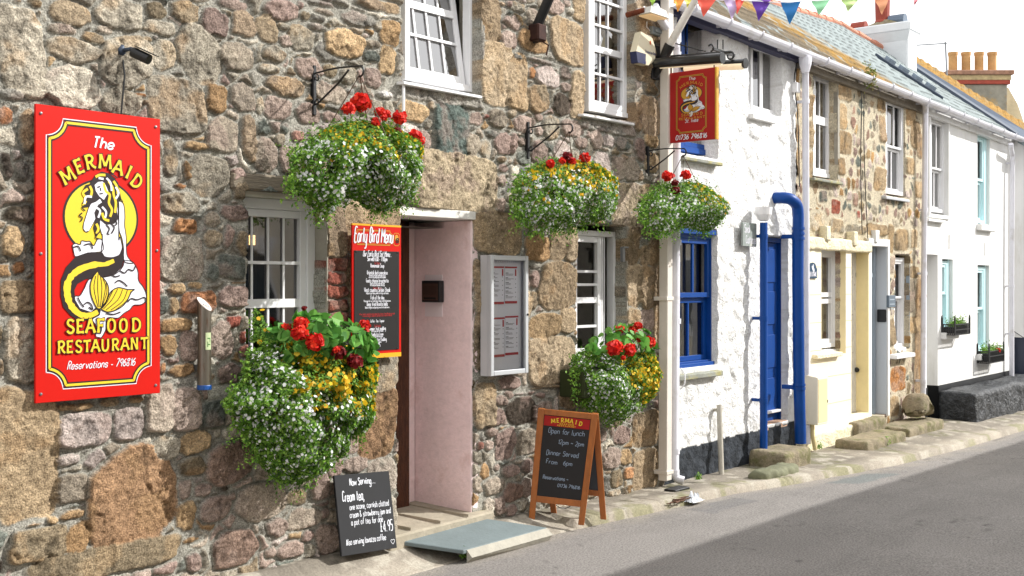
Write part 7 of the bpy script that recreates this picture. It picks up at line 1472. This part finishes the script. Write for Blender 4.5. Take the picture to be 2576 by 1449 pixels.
# ================================================================== steps, boulder, slabs
STEP = 'worn granite doorsteps along the row'
def step(name, label, xl, xr, ytop, ybot, vf, vb, seed, **k):
    """front face seen between xl..xr at its front depth vf; ytop/ybot at the middle"""
    xm = (xl+xr)/2; u0, u1 = U_(xl, ybot, vf), U_(xr, ybot, vf); z1 = Z_(xm, ytop, vf); z0 = Z_(xm, ybot, vf)
    return rough_box(None, name, u0, u1, vf, vb, z0-.1, z1, M_gran, seed, amp=.016, res=.035, round_=.035, loc=((u0+u1)/2, (vf+vb)/2, z0), label=label, cat='step', group=STEP, **k)
step('doorstep', 'single thick granite doorstep between the blue downpipe and the blue soil pipe', 1975, 2043, 1132, 1172, -.42, -.05, 71)
step('doorstep', 'upper granite doorstep under the cream and white doorways', 2160, 2232, 1055, 1082, -.16, .3, 72)
step('doorstep', 'lower long granite step, nearest the road in front of the cream door', 2182, 2280, 1098, 1128, -.52, -.17, 73)
step('doorstep', 'high mossy granite block carrying the loose boulder', 2286, 2378, 1066, 1100, -.44, -.03, 74)
u, z = P(C0, 2308, 1040, -.2); bz_ = Z_(2308, 1036, -.2)

def boulder(a):
    c = a.mean(0); d = a-c; r = np.linalg.norm(d, axis=1)[:, None]; return c+d*np.array([1, 1, 1])-np.stack([np.zeros(len(d)), np.zeros(len(d)), .55*np.abs(d[:, 0]+.05)*(d[:, 2] > 0)+.25*np.abs(d[:, 0])], -1)
rough_box(None, 'boulder', u-.2, u+.2, -.34, -.06, bz_-.02, bz_+.26, M_gran, 81, amp=.035, res=.035, round_=.09, loc=(u, -.2, bz_), fn=boulder, label='loose mossy boulder sitting on the high granite block', cat='boulder')
u0, z0 = P(C0, 2384, 1088, -.42); u1 = U_(2431, 1085, -.42); rough_box(None, 'slate_block', u0, u1-.1, -.42, -.2, z0-.12, z0+.03, M_slate, 82, amp=.006, res=.05, round_=.012, loc=(u0, -.3, z0-.1), label='small grey slate block at the foot of the black rubble wall', cat='slab')
x, y = PZ(1945, 1172, .1); rough_box(None, 'slate_rock', x-.30, x+.36, y-.09, y+.10, -.03, .09, mat('green_slate_rock', '6f7058', .85, var=.3, vscale=8, bump=.8, bscale=25), 83, amp=.03, res=.03, round_=.04, f=N0, loc=(x, y, 0), label='long rounded slate rock lying before the doorstep by the blue downpipe', cat='rock')
# litter
x, y = PZ(1745, 1256, .02); rs = np.random.RandomState(5)
def litter(name, label, x, y, z, s, m):
    mb = MB(); n = 9; H_ = rs.rand(n+1, n+1)*s*.8; vs = [(x+s*(i/n-.5)*1.6+rs.normal(0, s*.05), y+s*(j/n-.5)+rs.normal(0, s*.05), z+H_[i, j]*math.sin(math.pi*i/n)*math.sin(math.pi*j/n)) for i in range(n+1) for j in range(n+1)]
    mb.add(vs, [(i*(n+1)+j, (i+1)*(n+1)+j, (i+1)*(n+1)+j+1, i*(n+1)+j+1) for i in range(n) for j in range(n)]); o = mb.build(name, m, None, N0, loc=(x, y, z), label=label, cat='litter'); return o
litter('plastic_wrapper', 'crumpled clear plastic wrapper in the gutter near the corner', x, y, .01, .11, mat('crumpled_plastic', 'dfe4ea', .25, coat=.5)); x, y = PZ(2375, 1108, -.12); litter('plastic_wrapper', 'crushed plastic bottle wrapper by the far kerb before the slate block', x, y, -.14, .13, mat('crumpled_plastic', 'dfe4ea', .25))
x, y = PZ(1688, 1265, .02); mb = MB()
for k in range(16): a = rs.uniform(-.3, .3); mb.tube([(x+rs.uniform(-.12, .12), y+rs.uniform(-.05, .05), .025+rs.rand()*.02), (x+rs.uniform(-.12, .12)+.15*math.cos(a), y+rs.uniform(-.06, .06), .03+rs.rand()*.02)], .005, 5)
mb.build('dead_twigs', mat('twig_brown', '5e4334', .9, var=.3), None, N0, loc=(x, y, .02), label='small heap of dead brown twigs in the gutter', cat='twigs')
# drain cover at the foot of the downpipes
x, y = PZ(1700, 1232, .04); MB().box(x-.1, x+.12, y-.06, y+.05, .03, .055, .004).build('drain_cover', M_black, None, N0, loc=(x, y, .03), label='small dark drain cover beneath the white corner downpipes', cat='drain')
# ================================================================== the other side of the street (throws the road shadow)
OT = thing('opposite_terrace', 'pale terraced houses on the shaded side of the street behind the viewer', 'terrace', (4, -5.8, 0))
M_opp = mat('opposite_render', 'e0d8c8', .85, var=.1, vscale=2); mb = MB(); YF = -5.8; HT = (5.8-1.31)*1.05
mb.box(-9, 34, YF-5, YF, -.9, HT); mb.build('wall', M_opp, OT)
mb = MB()
for k in range(13):
    for z in (.9, 3.1): x = -7+k*3.0; mb.box(x, x+.95, YF-.01, YF+.02, z, z+1.25)
mb.build('window_panes', mat('far_panes', '3a444c', .1), OT)
mb = MB()
for k in range(13):
    for z in (.9, 3.1): x = -7+k*3.0; ring(mb, x-.07, x+1.02, z-.07, z+1.32, .07, YF-.01, YF+.05)
mb.build('window_frames', M_upvc, OT)
mb = MB()
for k in range(6): x = -5.3+k*6; mb.box(x, x+.9, YF-.01, YF+.03, .1, 2.1)
mb.build('doors', M_blue, OT)
mb = MB(); mb.hexa([(-9.2, YF-5.2, HT), (34, YF-5.2, HT), (34, YF+.02, HT), (-9.2, YF+.02, HT), (-9.2, YF-2.9, HT+.25), (34, YF-2.9, HT+.25), (34, YF-2.4, HT+.25), (-9.2, YF-2.4, HT+.25)]); mb.build('roof', mat('roof_slate_plain', '8f9a9c', .8), OT)
# closing ends behind the near building
MB().box(-6, 2.1, .0, 6, -.3, 6.5).build('side_wing', M_stone if False else mat('plain_rubble', '9c917c', .95, var=.3, vscale=6, bump=1, bscale=10), REST)
MB().box(2.1, 8.2, 3.2, 3.3, -.3, 6.5).build('rear_wall', M_plaster, REST)
MB().box(2.1, XR, .02, 3.2, 4.345, 4.6).build('upper_floor', M_plaster, REST)
MB().box(XR-.04, XR-.005, .03, 3.2, 0, 4.34).build('end_wall', M_plaster, REST)

rs = np.random.RandomState(77)
for (x, y, z, sz, lab) in ((2226, 1118, .0, .05, 'green weed growing from the joint of the lower long step'), (2062, 1128, .03, .035, 'weed at the foot of the cream meter box pipe'), (1757, 1206, .05, .035, 'tiny weed at the base of the black plinth'), (1168, 1402, .01, .03, 'tiny weed beside the slate ramp by the road')):
    X, Y_ = PZ(x, y, z); g = np.array([X, Y_-.0, z]); t = thing('weed', lab, 'weed', tuple(g), N0)
    leaf_mesh('leaves', g+np.abs(rs.normal(0, 1, (90, 3)))*np.array([.0, .0, sz*.8])+rs.normal(0, 1, (90, 3))*np.array([sz*.5, sz*.4, 0]), sz*.28, GREENS, t, rs)
